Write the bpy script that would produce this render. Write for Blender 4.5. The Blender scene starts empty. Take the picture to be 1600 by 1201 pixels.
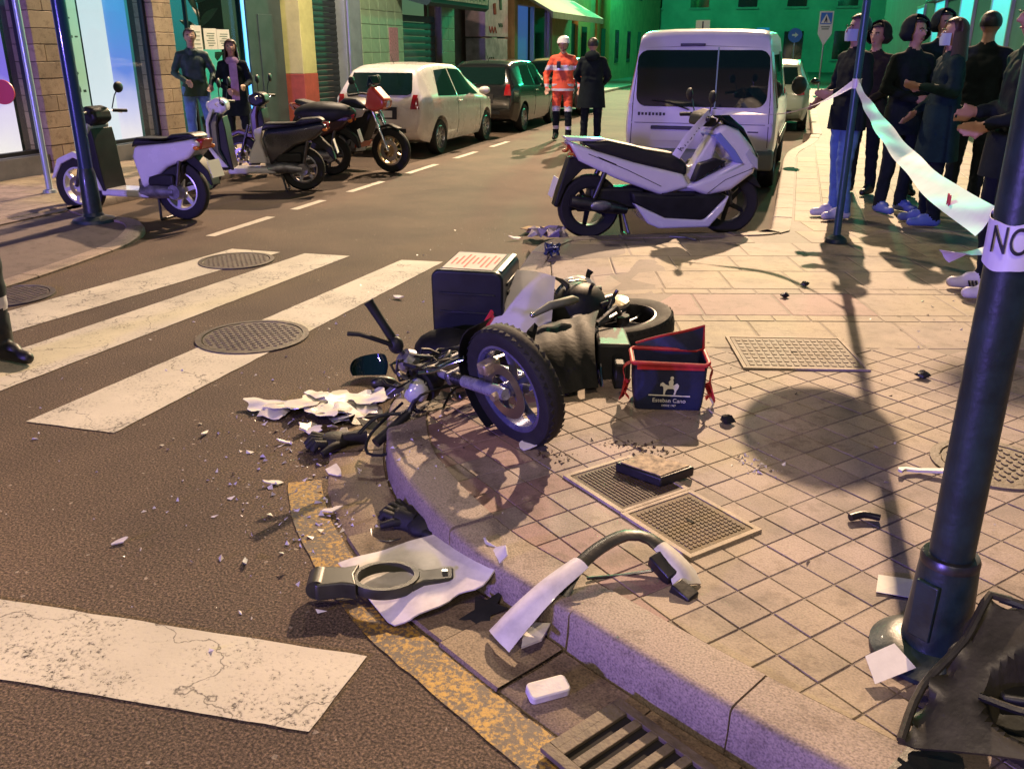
import bpy, bmesh, math, random
from mathutils import Vector, Matrix, Euler
random.seed(7)
SC = bpy.context.scene
COL = SC.collection
R = math.radians
V = Vector

# ------------------------------------------------------------------ camera
CAM_H = 1.62
cam = bpy.data.cameras.new('camera')
cam.sensor_width = 36.0
cam.lens = 36.0 * 1386.0 / 1600.0
cam.clip_start = 0.05
cam.clip_end = 500
camo = bpy.data.objects.new('camera', cam)
camo.location = (0, 0, CAM_H)
camo.rotation_euler = (R(90) - math.atan(525 / 1386.0), 0, R(17))
COL.objects.link(camo)
SC.camera = camo

# ------------------------------------------------------------------ night sky, moon, exposure
world = bpy.data.worlds.new('World')
SC.world = world
world.use_nodes = True
wn = world.node_tree
wn.nodes.clear()
wo = wn.nodes.new('ShaderNodeOutputWorld')
wb = wn.nodes.new('ShaderNodeBackground')
ws = wn.nodes.new('ShaderNodeTexSky')
ws.sky_type = 'NISHITA'
ws.sun_disc = False
ws.sun_elevation = R(31)
ws.sun_rotation = R(0)
wt = wn.nodes.new('ShaderNodeMix')
wt.data_type = 'RGBA'
wt.blend_type = 'MULTIPLY'
wt.inputs[0].default_value = 1.0
wt.inputs[7].default_value = (0.45, 1.0, 0.80, 1)      # teal tint added to the sky light to turn shadows teal
wn.links.new(ws.outputs[0], wt.inputs[6])
wn.links.new(wt.outputs[2], wb.inputs[0])
wb.inputs[1].default_value = 0.010
wn.links.new(wb.outputs[0], wo.inputs[0])
sun = bpy.data.lights.new('street_light', 'SUN')       # the row of bright sodium lamps far up the street: low, warm, from ahead
sun.energy = 4.6
sun.angle = R(0.7)
sun.color = (1.0, 0.68, 0.42)
so = bpy.data.objects.new('street_light', sun)
so.rotation_euler = V((0.005, -1.0, -0.60)).to_track_quat('-Z', 'Y').to_euler()
COL.objects.link(so)
SC.view_settings.view_transform = 'Standard'
SC.view_settings.look = 'None'
SC.view_settings.gamma = 1
SC.view_settings.use_curve_mapping = False
SC.view_settings.exposure = 0.36
SC.render.engine = 'CYCLES'
SC.cycles.use_denoising = True
SC.cycles.max_bounces = 6
SC.cycles.caustics_reflective = False
SC.cycles.caustics_refractive = False
SC.cycles.sample_clamp_indirect = 4.0

# ------------------------------------------------------------------ materials
MATS = {}
def mat(name, col, rough=0.6, metal=0.0, var=0.0, vs=8.0, bump=0.0, bs=40.0, coat=0.0, emit=None, es=0.0, spec=0.5, trans=0.0, alpha=1.0, col2=None, detail=4.0):
    """procedural material: base colour broken by noise, with optional fine bump"""
    if name in MATS: return MATS[name]
    m = bpy.data.materials.new(name)
    m.use_nodes = True
    nt = m.node_tree
    b = nt.nodes['Principled BSDF']
    b.inputs['Roughness'].default_value = rough
    b.inputs['Metallic'].default_value = metal
    b.inputs['Coat Weight'].default_value = coat
    b.inputs['Coat Roughness'].default_value = 0.08
    b.inputs['Specular IOR Level'].default_value = spec
    b.inputs['Transmission Weight'].default_value = trans
    b.inputs['Alpha'].default_value = alpha
    c = (*col, 1)
    tc = nt.nodes.new('ShaderNodeTexCoord')
    if var > 0 or col2:
        n = nt.nodes.new('ShaderNodeTexNoise')
        n.inputs['Scale'].default_value = vs
        n.inputs['Detail'].default_value = detail
        n.inputs['Roughness'].default_value = 0.65
        nt.links.new(tc.outputs['Object'], n.inputs['Vector'])
        r = nt.nodes.new('ShaderNodeValToRGB')
        r.color_ramp.elements[0].position = 0.33
        r.color_ramp.elements[1].position = 0.67
        if col2:
            r.color_ramp.elements[0].color = c
            r.color_ramp.elements[1].color = (*col2, 1)
        else:
            r.color_ramp.elements[0].color = tuple(max(0, x * (1 - var)) for x in col) + (1,)
            r.color_ramp.elements[1].color = tuple(min(1, x * (1 + var)) for x in col) + (1,)
        nt.links.new(n.outputs[0], r.inputs[0])
        nt.links.new(r.outputs[0], b.inputs['Base Color'])
        mr = nt.nodes.new('ShaderNodeMapRange')
        mr.inputs[3].default_value = max(0.02, rough - 0.12)
        mr.inputs[4].default_value = min(1, rough + 0.12)
        nt.links.new(n.outputs[0], mr.inputs[0])
        nt.links.new(mr.outputs[0], b.inputs['Roughness'])
    else:
        b.inputs['Base Color'].default_value = c
    if bump > 0:
        n2 = nt.nodes.new('ShaderNodeTexNoise')
        n2.inputs['Scale'].default_value = bs
        n2.inputs['Detail'].default_value = 5
        nt.links.new(tc.outputs['Object'], n2.inputs['Vector'])
        bp = nt.nodes.new('ShaderNodeBump')
        bp.inputs['Strength'].default_value = bump
        bp.inputs['Distance'].default_value = 0.01
        nt.links.new(n2.outputs[0], bp.inputs['Height'])
        nt.links.new(bp.outputs[0], b.inputs['Normal'])
    if emit:
        b.inputs['Emission Color'].default_value = (*emit, 1)
        b.inputs['Emission Strength'].default_value = es
    MATS[name] = m
    return m

def node(nt, t, **kw):
    n = nt.nodes.new(t)
    for k, v in kw.items():
        if k.startswith('i_'): n.inputs[k[2:].replace('_', ' ')].default_value = v
        else: setattr(n, k, v)
    return n

def ramp(nt, src, stops):
    r = nt.nodes.new('ShaderNodeValToRGB')
    el = r.color_ramp.elements
    while len(el) > 1: el.remove(el[-1])
    el[0].position, el[0].color = stops[0][0], (*stops[0][1], 1)
    for p, c in stops[1:]:
        e = el.new(p); e.color = (*c, 1)
    nt.links.new(src, r.inputs[0])
    return r

# ------------------------------------------------------------------ mesh builder
class MB:
    def __init__(self, M=None):
        self.v = []; self.f = []; self.M = M
    def add(self, vs, fs):
        o = len(self.v)
        if self.M is not None: vs = [self.M @ V(p) for p in vs]
        self.v += [tuple(p) for p in vs]
        self.f += [tuple(i + o for i in f) for f in fs]
        return self
    def box(self, c, s, M=None):
        x, y, z = s[0] / 2, s[1] / 2, s[2] / 2
        vs = [V((a * x, b * y, d * z)) for d in (-1, 1) for a, b in ((-1, -1), (1, -1), (1, 1), (-1, 1))]
        if M is not None: vs = [M @ p for p in vs]
        vs = [p + V(c) for p in vs]
        return self.add(vs, [(0, 3, 2, 1), (4, 5, 6, 7), (0, 1, 5, 4), (1, 2, 6, 5), (2, 3, 7, 6), (3, 0, 4, 7)])
    def tube(self, pts, r, n=8, cap=True, flat=1.0):
        pts = [V(p) for p in pts]
        rs = r if isinstance(r, (list, tuple)) else [r] * len(pts)
        vs = []; fs = []
        t0 = (pts[1] - pts[0]).normalized()
        a = t0.orthogonal().normalized()
        for i, p in enumerate(pts):
            if i == 0: t = pts[1] - pts[0]
            elif i == len(pts) - 1: t = pts[-1] - pts[-2]
            else: t = (pts[i + 1] - pts[i]).normalized() + (pts[i] - pts[i - 1]).normalized()
            t = t.normalized() if t.length > 1e-9 else t0
            a = (a - t * a.dot(t))
            a = a.normalized() if a.length > 1e-6 else t.orthogonal().normalized()
            b = t.cross(a)
            for k in range(n):
                th = 2 * math.pi * k / n
                vs.append(p + a * (rs[i] * math.cos(th)) + b * (rs[i] * flat * math.sin(th)))
        m = len(pts)
        for i in range(m - 1):
            for k in range(n):
                k2 = (k + 1) % n
                fs.append((i * n + k, i * n + k2, (i + 1) * n + k2, (i + 1) * n + k))
        if cap:
            fs.append(tuple(range(n - 1, -1, -1)))
            fs.append(tuple((m - 1) * n + k for k in range(n)))
        return self.add(vs, fs)
    def cyl(self, p0, p1, r0, r1=None, n=14, cap=True):
        return self.tube([p0, p1], [r0, r0 if r1 is None else r1], n, cap)
    def lathe(self, prof, c=(0, 0, 0), axis=(0, 0, 1), n=24, closed=False):
        """prof: list of (radius, height along axis); closed joins last to first (a ring)"""
        ax = V(axis).normalized(); a = ax.orthogonal().normalized(); b = ax.cross(a); c = V(c)
        vs = []; fs = []; m = len(prof)
        for r, h in prof:
            for k in range(n):
                th = 2 * math.pi * k / n
                vs.append(c + ax * h + a * (r * math.cos(th)) + b * (r * math.sin(th)))
        for i in range(m if closed else m - 1):
            j = (i + 1) % m
            for k in range(n):
                k2 = (k + 1) % n
                fs.append((i * n + k, i * n + k2, j * n + k2, j * n + k))
        if not closed:
            if prof[0][0] > 1e-5: fs.append(tuple(range(n - 1, -1, -1)))
            if prof[-1][0] > 1e-5: fs.append(tuple((m - 1) * n + k for k in range(n)))
        return self.add(vs, fs)
    def ell(self, c, r, M=None, n=14, m=9):
        vs = []; fs = []
        for i in range(m + 1):
            ph = math.pi * i / m
            for k in range(n):
                th = 2 * math.pi * k / n
                p = V((r[0] * math.sin(ph) * math.cos(th), r[1] * math.sin(ph) * math.sin(th), -r[2] * math.cos(ph)))
                if M is not None: p = M @ p
                vs.append(p + V(c))
        for i in range(m):
            for k in range(n):
                k2 = (k + 1) % n
                fs.append((i * n + k, i * n + k2, (i + 1) * n + k2, (i + 1) * n + k))
        return self.add(vs, fs)
    def prism(self, poly, y0, y1, taper=0.0):
        """poly in (x,z), extruded along y from y0 to y1"""
        n = len(poly)
        ar = sum(poly[i][0] * poly[(i + 1) % n][1] - poly[(i + 1) % n][0] * poly[i][1] for i in range(n))
        if ar < 0: poly = poly[::-1]
        cx = sum(p[0] for p in poly) / n; cz = sum(p[1] for p in poly) / n
        def sh(p): return (cx + (p[0] - cx) * (1 - taper), cz + (p[1] - cz) * (1 - taper))
        vs = [(sh(p)[0], y0, sh(p)[1]) for p in poly] + [(p[0], y1, p[1]) for p in poly] if taper else [(p[0], y0, p[1]) for p in poly] + [(p[0], y1, p[1]) for p in poly]
        fs = [tuple(range(n)), tuple(range(2 * n - 1, n - 1, -1))]
        for i in range(n):
            j = (i + 1) % n
            fs.append((i, n + i, n + j, j))
        return self.add(vs, fs)
    def slab(self, poly, z0, z1):
        """poly in (x,y), extruded along z"""
        n = len(poly)
        ar = sum(poly[i][0] * poly[(i + 1) % n][1] - poly[(i + 1) % n][0] * poly[i][1] for i in range(n))
        if ar < 0: poly = poly[::-1]
        f0 = z0 if callable(z0) else (lambda x, y: z0)
        f1 = z1 if callable(z1) else (lambda x, y: z1)
        vs = [(x, y, f0(x, y)) for x, y in poly] + [(x, y, f1(x, y)) for x, y in poly]
        fs = [tuple(range(n - 1, -1, -1)), tuple(range(n, 2 * n))]
        for i in range(n):
            j = (i + 1) % n
            fs.append((i, j, n + j, n + i))
        return self.add(vs, fs)
    def grid(self, rows):
        m = len(rows); n = len(rows[0])
        vs = [p for r in rows for p in r]
        fs = [(i * n + k, i * n + k + 1, (i + 1) * n + k + 1, (i + 1) * n + k) for i in range(m - 1) for k in range(n - 1)]
        return self.add(vs, fs)
    def shell(self, rows, t=0.004):
        """grid given thickness along its normals"""
        m = len(rows); n = len(rows[0])
        rows = [[V(p) for p in r] for r in rows]
        off = []
        for i in range(m):
            o = []
            for k in range(n):
                du = rows[min(i + 1, m - 1)][k] - rows[max(i - 1, 0)][k]
                dv = rows[i][min(k + 1, n - 1)] - rows[i][max(k - 1, 0)]
                nn = dv.cross(du)
                nn = nn.normalized() if nn.length > 1e-9 else V((0, 0, 1))
                o.append(rows[i][k] + nn * t)
            off.append(o)
        vs = [p for r in rows for p in r] + [p for r in off for p in r]
        N = m * n
        fs = []
        for i in range(m - 1):
            for k in range(n - 1):
                a, b, c, d = i * n + k, i * n + k + 1, (i + 1) * n + k + 1, (i + 1) * n + k
                fs.append((a, b, c, d)); fs.append((N + d, N + c, N + b, N + a))
        per = [k for k in range(n)] + [i * n + n - 1 for i in range(1, m)] + [(m - 1) * n + k for k in range(n - 2, -1, -1)] + [i * n for i in range(m - 2, 0, -1)]
        for i in range(len(per)):
            a, b = per[i], per[(i + 1) % len(per)]
            fs.append((b, a, N + a, N + b))
        return self.add(vs, fs)
    def mesh(self, name, smooth=35):
        me = bpy.data.meshes.new(name)
        me.from_pydata(self.v, [], self.f)
        me.update()
        if smooth:
            bm = bmesh.new(); bm.from_mesh(me)
            bmesh.ops.remove_doubles(bm, verts=bm.verts, dist=1e-5)
            bmesh.ops.recalc_face_normals(bm, faces=bm.faces)
            bm.to_mesh(me); bm.free()
            for p in me.polygons: p.use_smooth = True
            me.set_sharp_from_angle(angle=R(smooth))
        return me
    def build(self, name, m, parent=None, smooth=35, bevel=0.0, seg=2, sub=0):
        me = self.mesh(name, smooth)
        o = bpy.data.objects.new(name, me)
        COL.objects.link(o)
        if m is not None:
            for q in (m if isinstance(m, (list, tuple)) else [m]): me.materials.append(q)
        if parent is not None: o.parent = parent
        if bevel > 0:
            b = o.modifiers.new('bevel', 'BEVEL'); b.width = bevel; b.segments = seg; b.limit_method = 'ANGLE'; b.angle_limit = R(40)
            b.harden_normals = False
        if sub:
            s = o.modifiers.new('sub', 'SUBSURF'); s.levels = sub; s.render_levels = sub
        return o

def tag(o, label=None, cat=None, group=None, kind=None):
    if label: o['label'] = label
    if cat: o['category'] = cat
    if group: o['group'] = group
    if kind: o['kind'] = kind
    return o
def thing(name, label, cat, loc=(0, 0, 0), rz=0.0, group=None):
    o = bpy.data.objects.new(name, None)
    o.empty_display_size = 0.2
    o.location = loc
    o.rotation_euler = (0, 0, rz)
    COL.objects.link(o)
    return tag(o, label, cat, group)
def part(name, m, parent, fn, **kw):
    b = MB(); fn(b)
    return b.build(name, m, parent, **kw)
def text(name, s, size, m, parent, M, thick=0.0005, align='CENTER'):
    cu = bpy.data.curves.new(name, 'FONT')
    cu.body = s; cu.size = size; cu.align_x = align; cu.align_y = 'CENTER'; cu.extrude = thick
    to = bpy.data.objects.new(name, cu)
    COL.objects.link(to)
    dg = bpy.context.evaluated_depsgraph_get()
    me = bpy.data.meshes.new_from_object(to.evaluated_get(dg))
    bpy.data.objects.remove(to)
    me.transform(M)
    me.materials.clear(); me.materials.append(m)
    me.name = name
    o = bpy.data.objects.new(name, me)
    COL.objects.link(o)
    if parent is not None: o.parent = parent
    return o
def frame(o, x, z):
    """matrix with given origin, x axis and (approximate) z axis"""
    x = V(x).normalized(); z = V(z); y = z.cross(x).normalized(); z = x.cross(y)
    return Matrix(((x.x, y.x, z.x, o[0]), (x.y, y.y, z.y, o[1]), (x.z, y.z, z.z, o[2]), (0, 0, 0, 1)))
def catmull(P, step=0.04):
    out = []
    n = len(P)
    for i in range(n - 1):
        p0 = V(P[max(i - 1, 0)]); p1 = V(P[i]); p2 = V(P[i + 1]); p3 = V(P[min(i + 2, n - 1)])
        k = max(1, int((p2 - p1).length / step))
        for j in range(k):
            t = j / k
            out.append(0.5 * (2 * p1 + (p2 - p0) * t + (2 * p0 - 5 * p1 + 4 * p2 - p3) * t * t + (3 * p1 - p0 - 3 * p2 + p3) * t ** 3))
    out.append(V(P[-1]))
    return out
def rrect(w, h, r, n=5, cx=0, cy=0):
    """rounded rectangle outline"""
    o = []
    for sx, sy, a0 in ((1, 1, 0), (-1, 1, 90), (-1, -1, 180), (1, -1, 270)):
        for i in range(n + 1):
            a = R(a0 + 90 * i / n)
            o.append((cx + sx * (w / 2 - r) + r * math.cos(a), cy + sy * (h / 2 - r) + r * math.sin(a)))
    return o
def sstep(a, b, x):
    t = max(0.0, min(1.0, (x - a) / (b - a)))
    return t * t * (3 - 2 * t)
def lerp(a, b, t): return a + (b - a) * t
def interp(tab, x):
    if x <= tab[0][0]: return tab[0][1]
    for (x0, y0), (x1, y1) in zip(tab, tab[1:]):
        if x <= x1: return y0 + (y1 - y0) * (x - x0) / (x1 - x0)
    return tab[-1][1]
# ------------------------------------------------------------------ street lamps (light the night scene)
M_POLE = mat('pole_paint', (0.010, 0.026, 0.028), 0.42, 0.0, var=0.45, vs=9, bump=0.15, bs=45, coat=0.12)
M_GLOW = mat('lamp_glass', (0.9, 0.85, 0.7), 0.3, emit=(1.0, 0.72, 0.42), es=12)
def street_lamp(label, base, head, power, col=(1.0, 0.76, 0.53), size=0.25, spot=160, wall=False):
    t = thing('street_lamp', label, 'street lamp', base, 0, 'street lamps')
    d = V(head) - V(base)
    hz = d.z
    if wall:
        hz = d.z
        part('wall_plate', M_POLE, t, lambda b: b.box((0, 0, hz - 0.5), (0.05, 0.2, 0.4)))
    else:
        part('pole', M_POLE, t, lambda b: b.lathe([(0.11, 0), (0.11, 0.9), (0.075, 1.0), (0.05, hz)], n=16))
    part('arm', M_POLE, t, lambda b: b.tube(catmull([(0, 0, hz - 0.5), (0, 0, hz - 0.05), (d.x * 0.3, d.y * 0.3, hz + 0.2), (d.x, d.y, hz + 0.16)], 0.2), 0.035, 8))
    part('lantern', M_POLE, t, lambda b: b.lathe([(0.05, 0.22), (0.2, 0.16), (0.27, 0.08), (0.27, 0.05)], (d.x, d.y, hz), n=20))
    part('lamp_glass', M_GLOW, t, lambda b: b.lathe([(0.24, 0.045), (0.2, 0.0), (0.0, -0.03)], (d.x, d.y, hz), n=20))
    l = bpy.data.lights.new('lamp_light', 'SPOT')
    l.energy = power; l.color = col; l.shadow_soft_size = size; l.spot_size = R(spot); l.spot_blend = 0.5
    lo = bpy.data.objects.new('lamp_light', l)
    lo.location = (d.x, d.y, hz - 0.08)
    lo.parent = t
    COL.objects.link(lo)
    return t
street_lamp('tall street lamp standing behind the viewpoint on the corner', (2.6, -1.2, 0.1), (0.75, -0.9, 8.2), 900)
street_lamp('street lamp standing across the side street behind', (2.2, -14.0, 0.1), (0.6, -13.6, 8.5), 2600, (1.0, 0.86, 0.72))
street_lamp('unseen fill lamp added on the left house front above the white hatchback', (-9.2, 14.5, 0.0), (-6.6, 14.5, 7.6), 3200, wall=True)  # unseen lamp added to even out the light along the left side
street_lamp('bracket street lamp on the right house front up the street', (3.1, 17.0, 0.0), (1.0, 17.0, 7.6), 160, (1.0, 0.82, 0.36), wall=True)
street_lamp('farthest unseen fill lamp added on the left house fronts', (-9.2, 33.0, 0.0), (-6.6, 33.0, 7.6), 1300, (1.0, 0.8, 0.45), wall=True)  # another lamp added out of view to brighten the far left fronts

# ------------------------------------------------------------------ ground materials
def asphalt_mat():
    m = bpy.data.materials.new('asphalt'); m.use_nodes = True; MATS['asphalt'] = m
    nt = m.node_tree; b = nt.nodes['Principled BSDF']
    tc = node(nt, 'ShaderNodeTexCoord')
    big = node(nt, 'ShaderNodeTexNoise', i_Scale=0.9, i_Detail=6.0, i_Roughness=0.6)
    fine = node(nt, 'ShaderNodeTexNoise', i_Scale=120.0, i_Detail=3.0, i_Roughness=0.7)
    vo = node(nt, 'ShaderNodeTexVoronoi', i_Scale=95.0)
    for n in (big, fine, vo): nt.links.new(tc.outputs['Object'], n.inputs['Vector'])
    r1 = ramp(nt, big.outputs[0], [(0.3, (0.064, 0.048, 0.039)), (0.55, (0.10, 0.074, 0.056)), (0.75, (0.135, 0.098, 0.072))])
    r2 = ramp(nt, fine.outputs[0], [(0.34, (0.25, 0.25, 0.25)), (0.5, (1, 1, 1)), (0.66, (2.5, 2.35, 2.2))])
    mx = node(nt, 'ShaderNodeMix', data_type='RGBA', blend_type='MULTIPLY'); mx.inputs[0].default_value = 1
    nt.links.new(r1.outputs[0], mx.inputs[6]); nt.links.new(r2.outputs[0], mx.inputs[7])
    r3 = ramp(nt, vo.outputs['Color'], [(0.94, (0, 0, 0)), (0.97, (0.22, 0.2, 0.17))])
    ad = node(nt, 'ShaderNodeMix', data_type='RGBA', blend_type='ADD'); ad.inputs[0].default_value = 1
    nt.links.new(mx.outputs[2], ad.inputs[6]); nt.links.new(r3.outputs[0], ad.inputs[7])
    nt.links.new(ad.outputs[2], b.inputs['Base Color'])
    b.inputs['Roughness'].default_value = 0.8
    b.inputs['Specular IOR Level'].default_value = 0.2
    bp = node(nt, 'ShaderNodeBump', i_Strength=0.55, i_Distance=0.006)
    nt.links.new(fine.outputs[0], bp.inputs['Height']); nt.links.new(bp.outputs[0], b.inputs['Normal'])
    return m
def paint_mat(name, c, wear=0.42, under=(0.06, 0.05, 0.045)):
    m = bpy.data.materials.new(name); m.use_nodes = True; MATS[name] = m
    nt = m.node_tree; b = nt.nodes['Principled BSDF']
    tc = node(nt, 'ShaderNodeTexCoord')
    n1 = node(nt, 'ShaderNodeTexNoise', i_Scale=70.0, i_Detail=6.0, i_Roughness=0.75)
    n2 = node(nt, 'ShaderNodeTexNoise', i_Scale=2.2, i_Detail=5.0)
    vo = node(nt, 'ShaderNodeTexVoronoi', feature='DISTANCE_TO_EDGE', i_Scale=1.2)
    wv = node(nt, 'ShaderNodeTexNoise', i_Scale=4.0, i_Detail=7.0)
    nt.links.new(tc.outputs['Object'], wv.inputs['Vector'])
    va = node(nt, 'ShaderNodeVectorMath', operation='ADD')
    sc = node(nt, 'ShaderNodeVectorMath', operation='SCALE'); sc.inputs['Scale'].default_value = 0.7
    nt.links.new(wv.outputs['Color'], sc.inputs[0]); nt.links.new(sc.outputs[0], va.inputs[0]); nt.links.new(tc.outputs['Object'], va.inputs[1])
    nt.links.new(va.outputs[0], vo.inputs['Vector'])
    for n in (n1, n2): nt.links.new(tc.outputs['Object'], n.inputs['Vector'])
    dirt = ramp(nt, n2.outputs[0], [(0.3, tuple(x * 0.72 for x in c)), (0.7, c)])
    n4 = node(nt, 'ShaderNodeTexNoise', i_Scale=3.5, i_Detail=5.0, i_Roughness=0.6)
    nt.links.new(tc.outputs['Object'], n4.inputs['Vector'])
    ma_ = node(nt, 'ShaderNodeMath', operation='MULTIPLY_ADD'); ma_.inputs[1].default_value = 0.45
    nt.links.new(n4.outputs[0], ma_.inputs[0]); nt.links.new(n1.outputs[0], ma_.inputs[2])
    k = ramp(nt, ma_.outputs[0], [(wear + 0.225 - 0.09, (0, 0, 0)), (wear + 0.225 - 0.01, (0.8, 0.8, 0.8)), (wear + 0.225 + 0.06, (1, 1, 1))])
    ck = ramp(nt, vo.outputs['Distance'], [(0.0, (0.1, 0.1, 0.1)), (0.003, (0.35, 0.35, 0.35)), (0.006, (1, 1, 1))])
    mu = node(nt, 'ShaderNodeMix', data_type='RGBA', blend_type='MULTIPLY'); mu.inputs[0].default_value = 1
    nt.links.new(k.outputs[0], mu.inputs[6]); nt.links.new(ck.outputs[0], mu.inputs[7])
    mx = node(nt, 'ShaderNodeMix', data_type='RGBA')
    nt.links.new(mu.outputs[2], mx.inputs[0]); mx.inputs[6].default_value = (*under, 1); nt.links.new(dirt.outputs[0], mx.inputs[7])
    nt.links.new(mx.outputs[2], b.inputs['Base Color'])
    b.inputs['Roughness'].default_value = 0.6
    bp = node(nt, 'ShaderNodeBump', i_Strength=0.35, i_Distance=0.004)
    nt.links.new(n1.outputs[0], bp.inputs['Height']); nt.links.new(bp.outputs[0], b.inputs['Normal'])
    return m
def stone_mat(name, c, vary=0.09, stain=0.42, speck=0.0, c2=None):
    """paving: every piece a little different (per-object random), with stains and fine grain"""
    m = bpy.data.materials.new(name); m.use_nodes = True; MATS[name] = m
    nt = m.node_tree; b = nt.nodes['Principled BSDF']
    tc = node(nt, 'ShaderNodeTexCoord'); oi = node(nt, 'ShaderNodeObjectInfo'); ge = node(nt, 'ShaderNodeNewGeometry')
    n1 = node(nt, 'ShaderNodeTexNoise', i_Scale=3.2, i_Detail=7.0, i_Roughness=0.62)
    n2 = node(nt, 'ShaderNodeTexNoise', i_Scale=160.0, i_Detail=3.0)
    for n in (n1, n2): nt.links.new(ge.outputs['Position'], n.inputs['Vector'])
    r1 = ramp(nt, n1.outputs[0], [(0.28, tuple(x * (1 - stain) for x in c)), (0.5, c), (0.72, tuple(min(1, x * 1.12) for x in c))])
    if c2:      # patches of a second, yellower tone: lamp-light pools put into the colour
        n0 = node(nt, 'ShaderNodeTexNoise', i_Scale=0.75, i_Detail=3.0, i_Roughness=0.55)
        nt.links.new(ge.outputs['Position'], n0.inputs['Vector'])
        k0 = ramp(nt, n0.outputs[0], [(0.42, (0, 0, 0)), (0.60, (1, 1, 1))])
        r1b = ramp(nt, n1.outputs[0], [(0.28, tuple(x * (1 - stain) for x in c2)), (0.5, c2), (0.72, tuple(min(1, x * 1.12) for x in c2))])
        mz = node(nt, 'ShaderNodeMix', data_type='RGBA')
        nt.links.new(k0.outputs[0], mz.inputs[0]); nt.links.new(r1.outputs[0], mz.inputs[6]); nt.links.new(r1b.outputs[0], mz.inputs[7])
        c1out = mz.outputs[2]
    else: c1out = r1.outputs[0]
    mr = node(nt, 'ShaderNodeMapRange'); mr.inputs[3].default_value = 1 - vary; mr.inputs[4].default_value = 1 + vary
    nt.links.new(oi.outputs['Random'], mr.inputs[0])
    mu = node(nt, 'ShaderNodeVectorMath', operation='SCALE')
    nt.links.new(c1out, mu.inputs[0]); nt.links.new(mr.outputs[0], mu.inputs['Scale'])
    r2 = ramp(nt, n2.outputs[0], [(0.3, (0.72 - speck,) * 3), (0.5, (1, 1, 1)), (0.7, (1.15 + speck,) * 3)])
    mx = node(nt, 'ShaderNodeMix', data_type='RGBA', blend_type='MULTIPLY'); mx.inputs[0].default_value = 1
    nt.links.new(mu.outputs[0], mx.inputs[6]); nt.links.new(r2.outputs[0], mx.inputs[7])
    # trodden gum spots and dirt runs
    vg = node(nt, 'ShaderNodeTexVoronoi', i_Scale=5.5, i_Randomness=1.0)
    nt.links.new(ge.outputs['Position'], vg.inputs['Vector'])
    n3 = node(nt, 'ShaderNodeTexNoise', i_Scale=11.0, i_Detail=6.0, i_Roughness=0.7)
    nt.links.new(ge.outputs['Position'], n3.inputs['Vector'])
    gm = ramp(nt, vg.outputs['Distance'], [(0.0, (0.45, 0.43, 0.42)), (0.085, (0.55, 0.53, 0.52)), (0.12, (1, 1, 1))])
    gd = ramp(nt, n3.outputs[0], [(0.36, (0.62, 0.58, 0.55)), (0.47, (1, 1, 1))])
    m1 = node(nt, 'ShaderNodeMix', data_type='RGBA', blend_type='MULTIPLY'); m1.inputs[0].default_value = 0.55
    m2 = node(nt, 'ShaderNodeMix', data_type='RGBA', blend_type='MULTIPLY'); m2.inputs[0].default_value = 0.8
    nt.links.new(mx.outputs[2], m1.inputs[6]); nt.links.new(gm.outputs[0], m1.inputs[7])
    nt.links.new(m1.outputs[2], m2.inputs[6]); nt.links.new(gd.outputs[0], m2.inputs[7])
    nt.links.new(m2.outputs[2], b.inputs['Base Color'])
    b.inputs['Roughness'].default_value = 0.68
    bp = node(nt, 'ShaderNodeBump', i_Strength=0.3, i_Distance=0.004)
    nt.links.new(n2.outputs[0], bp.inputs['Height']); nt.links.new(bp.outputs[0], b.inputs['Normal'])
    return m
M_ASPH = asphalt_mat()
M_WHITE = paint_mat('road_paint_white', (0.62, 0.57, 0.47), 0.42)
M_YELL = paint_mat('road_paint_yellow', (0.50, 0.29, 0.035), 0.575, (0.085, 0.062, 0.045))
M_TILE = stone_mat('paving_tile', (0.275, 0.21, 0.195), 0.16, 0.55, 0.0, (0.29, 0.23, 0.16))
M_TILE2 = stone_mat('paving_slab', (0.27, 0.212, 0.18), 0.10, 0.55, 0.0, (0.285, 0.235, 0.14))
M_PINK = stone_mat('paving_purple', (0.25, 0.15, 0.15), 0.12)
M_MORT = stone_mat('mortar', (0.145, 0.112, 0.095), 0.0)
M_KERB = stone_mat('kerb_granite', (0.28, 0.22, 0.18), 0.08, 0.5, 0.2)
M_GUT = stone_mat('gutter_concrete', (0.21, 0.155, 0.095), 0.2, 0.72, 0.25)
M_IRON = mat('cast_iron', (0.10, 0.085, 0.07), 0.55, 0.6, var=0.45, vs=14, bump=0.3, bs=70)
M_IRON2 = mat('worn_iron', (0.125, 0.097, 0.066), 0.65, 0.0, var=0.4, vs=10, bump=0.4, bs=60)
M_DARK = mat('dark_void', (0.008, 0.007, 0.006), 0.9)

# ------------------------------------------------------------------ road
road = part('road', M_ASPH, None, lambda b: b.grid([[(x, y, 0.0) for x in (-60, -20, -7.2, -2, 3, 20, 60)] for y in (-60, -20, 0, 10, 30, 80, 140)]), smooth=0)
tag(road, kind='structure')

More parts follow.
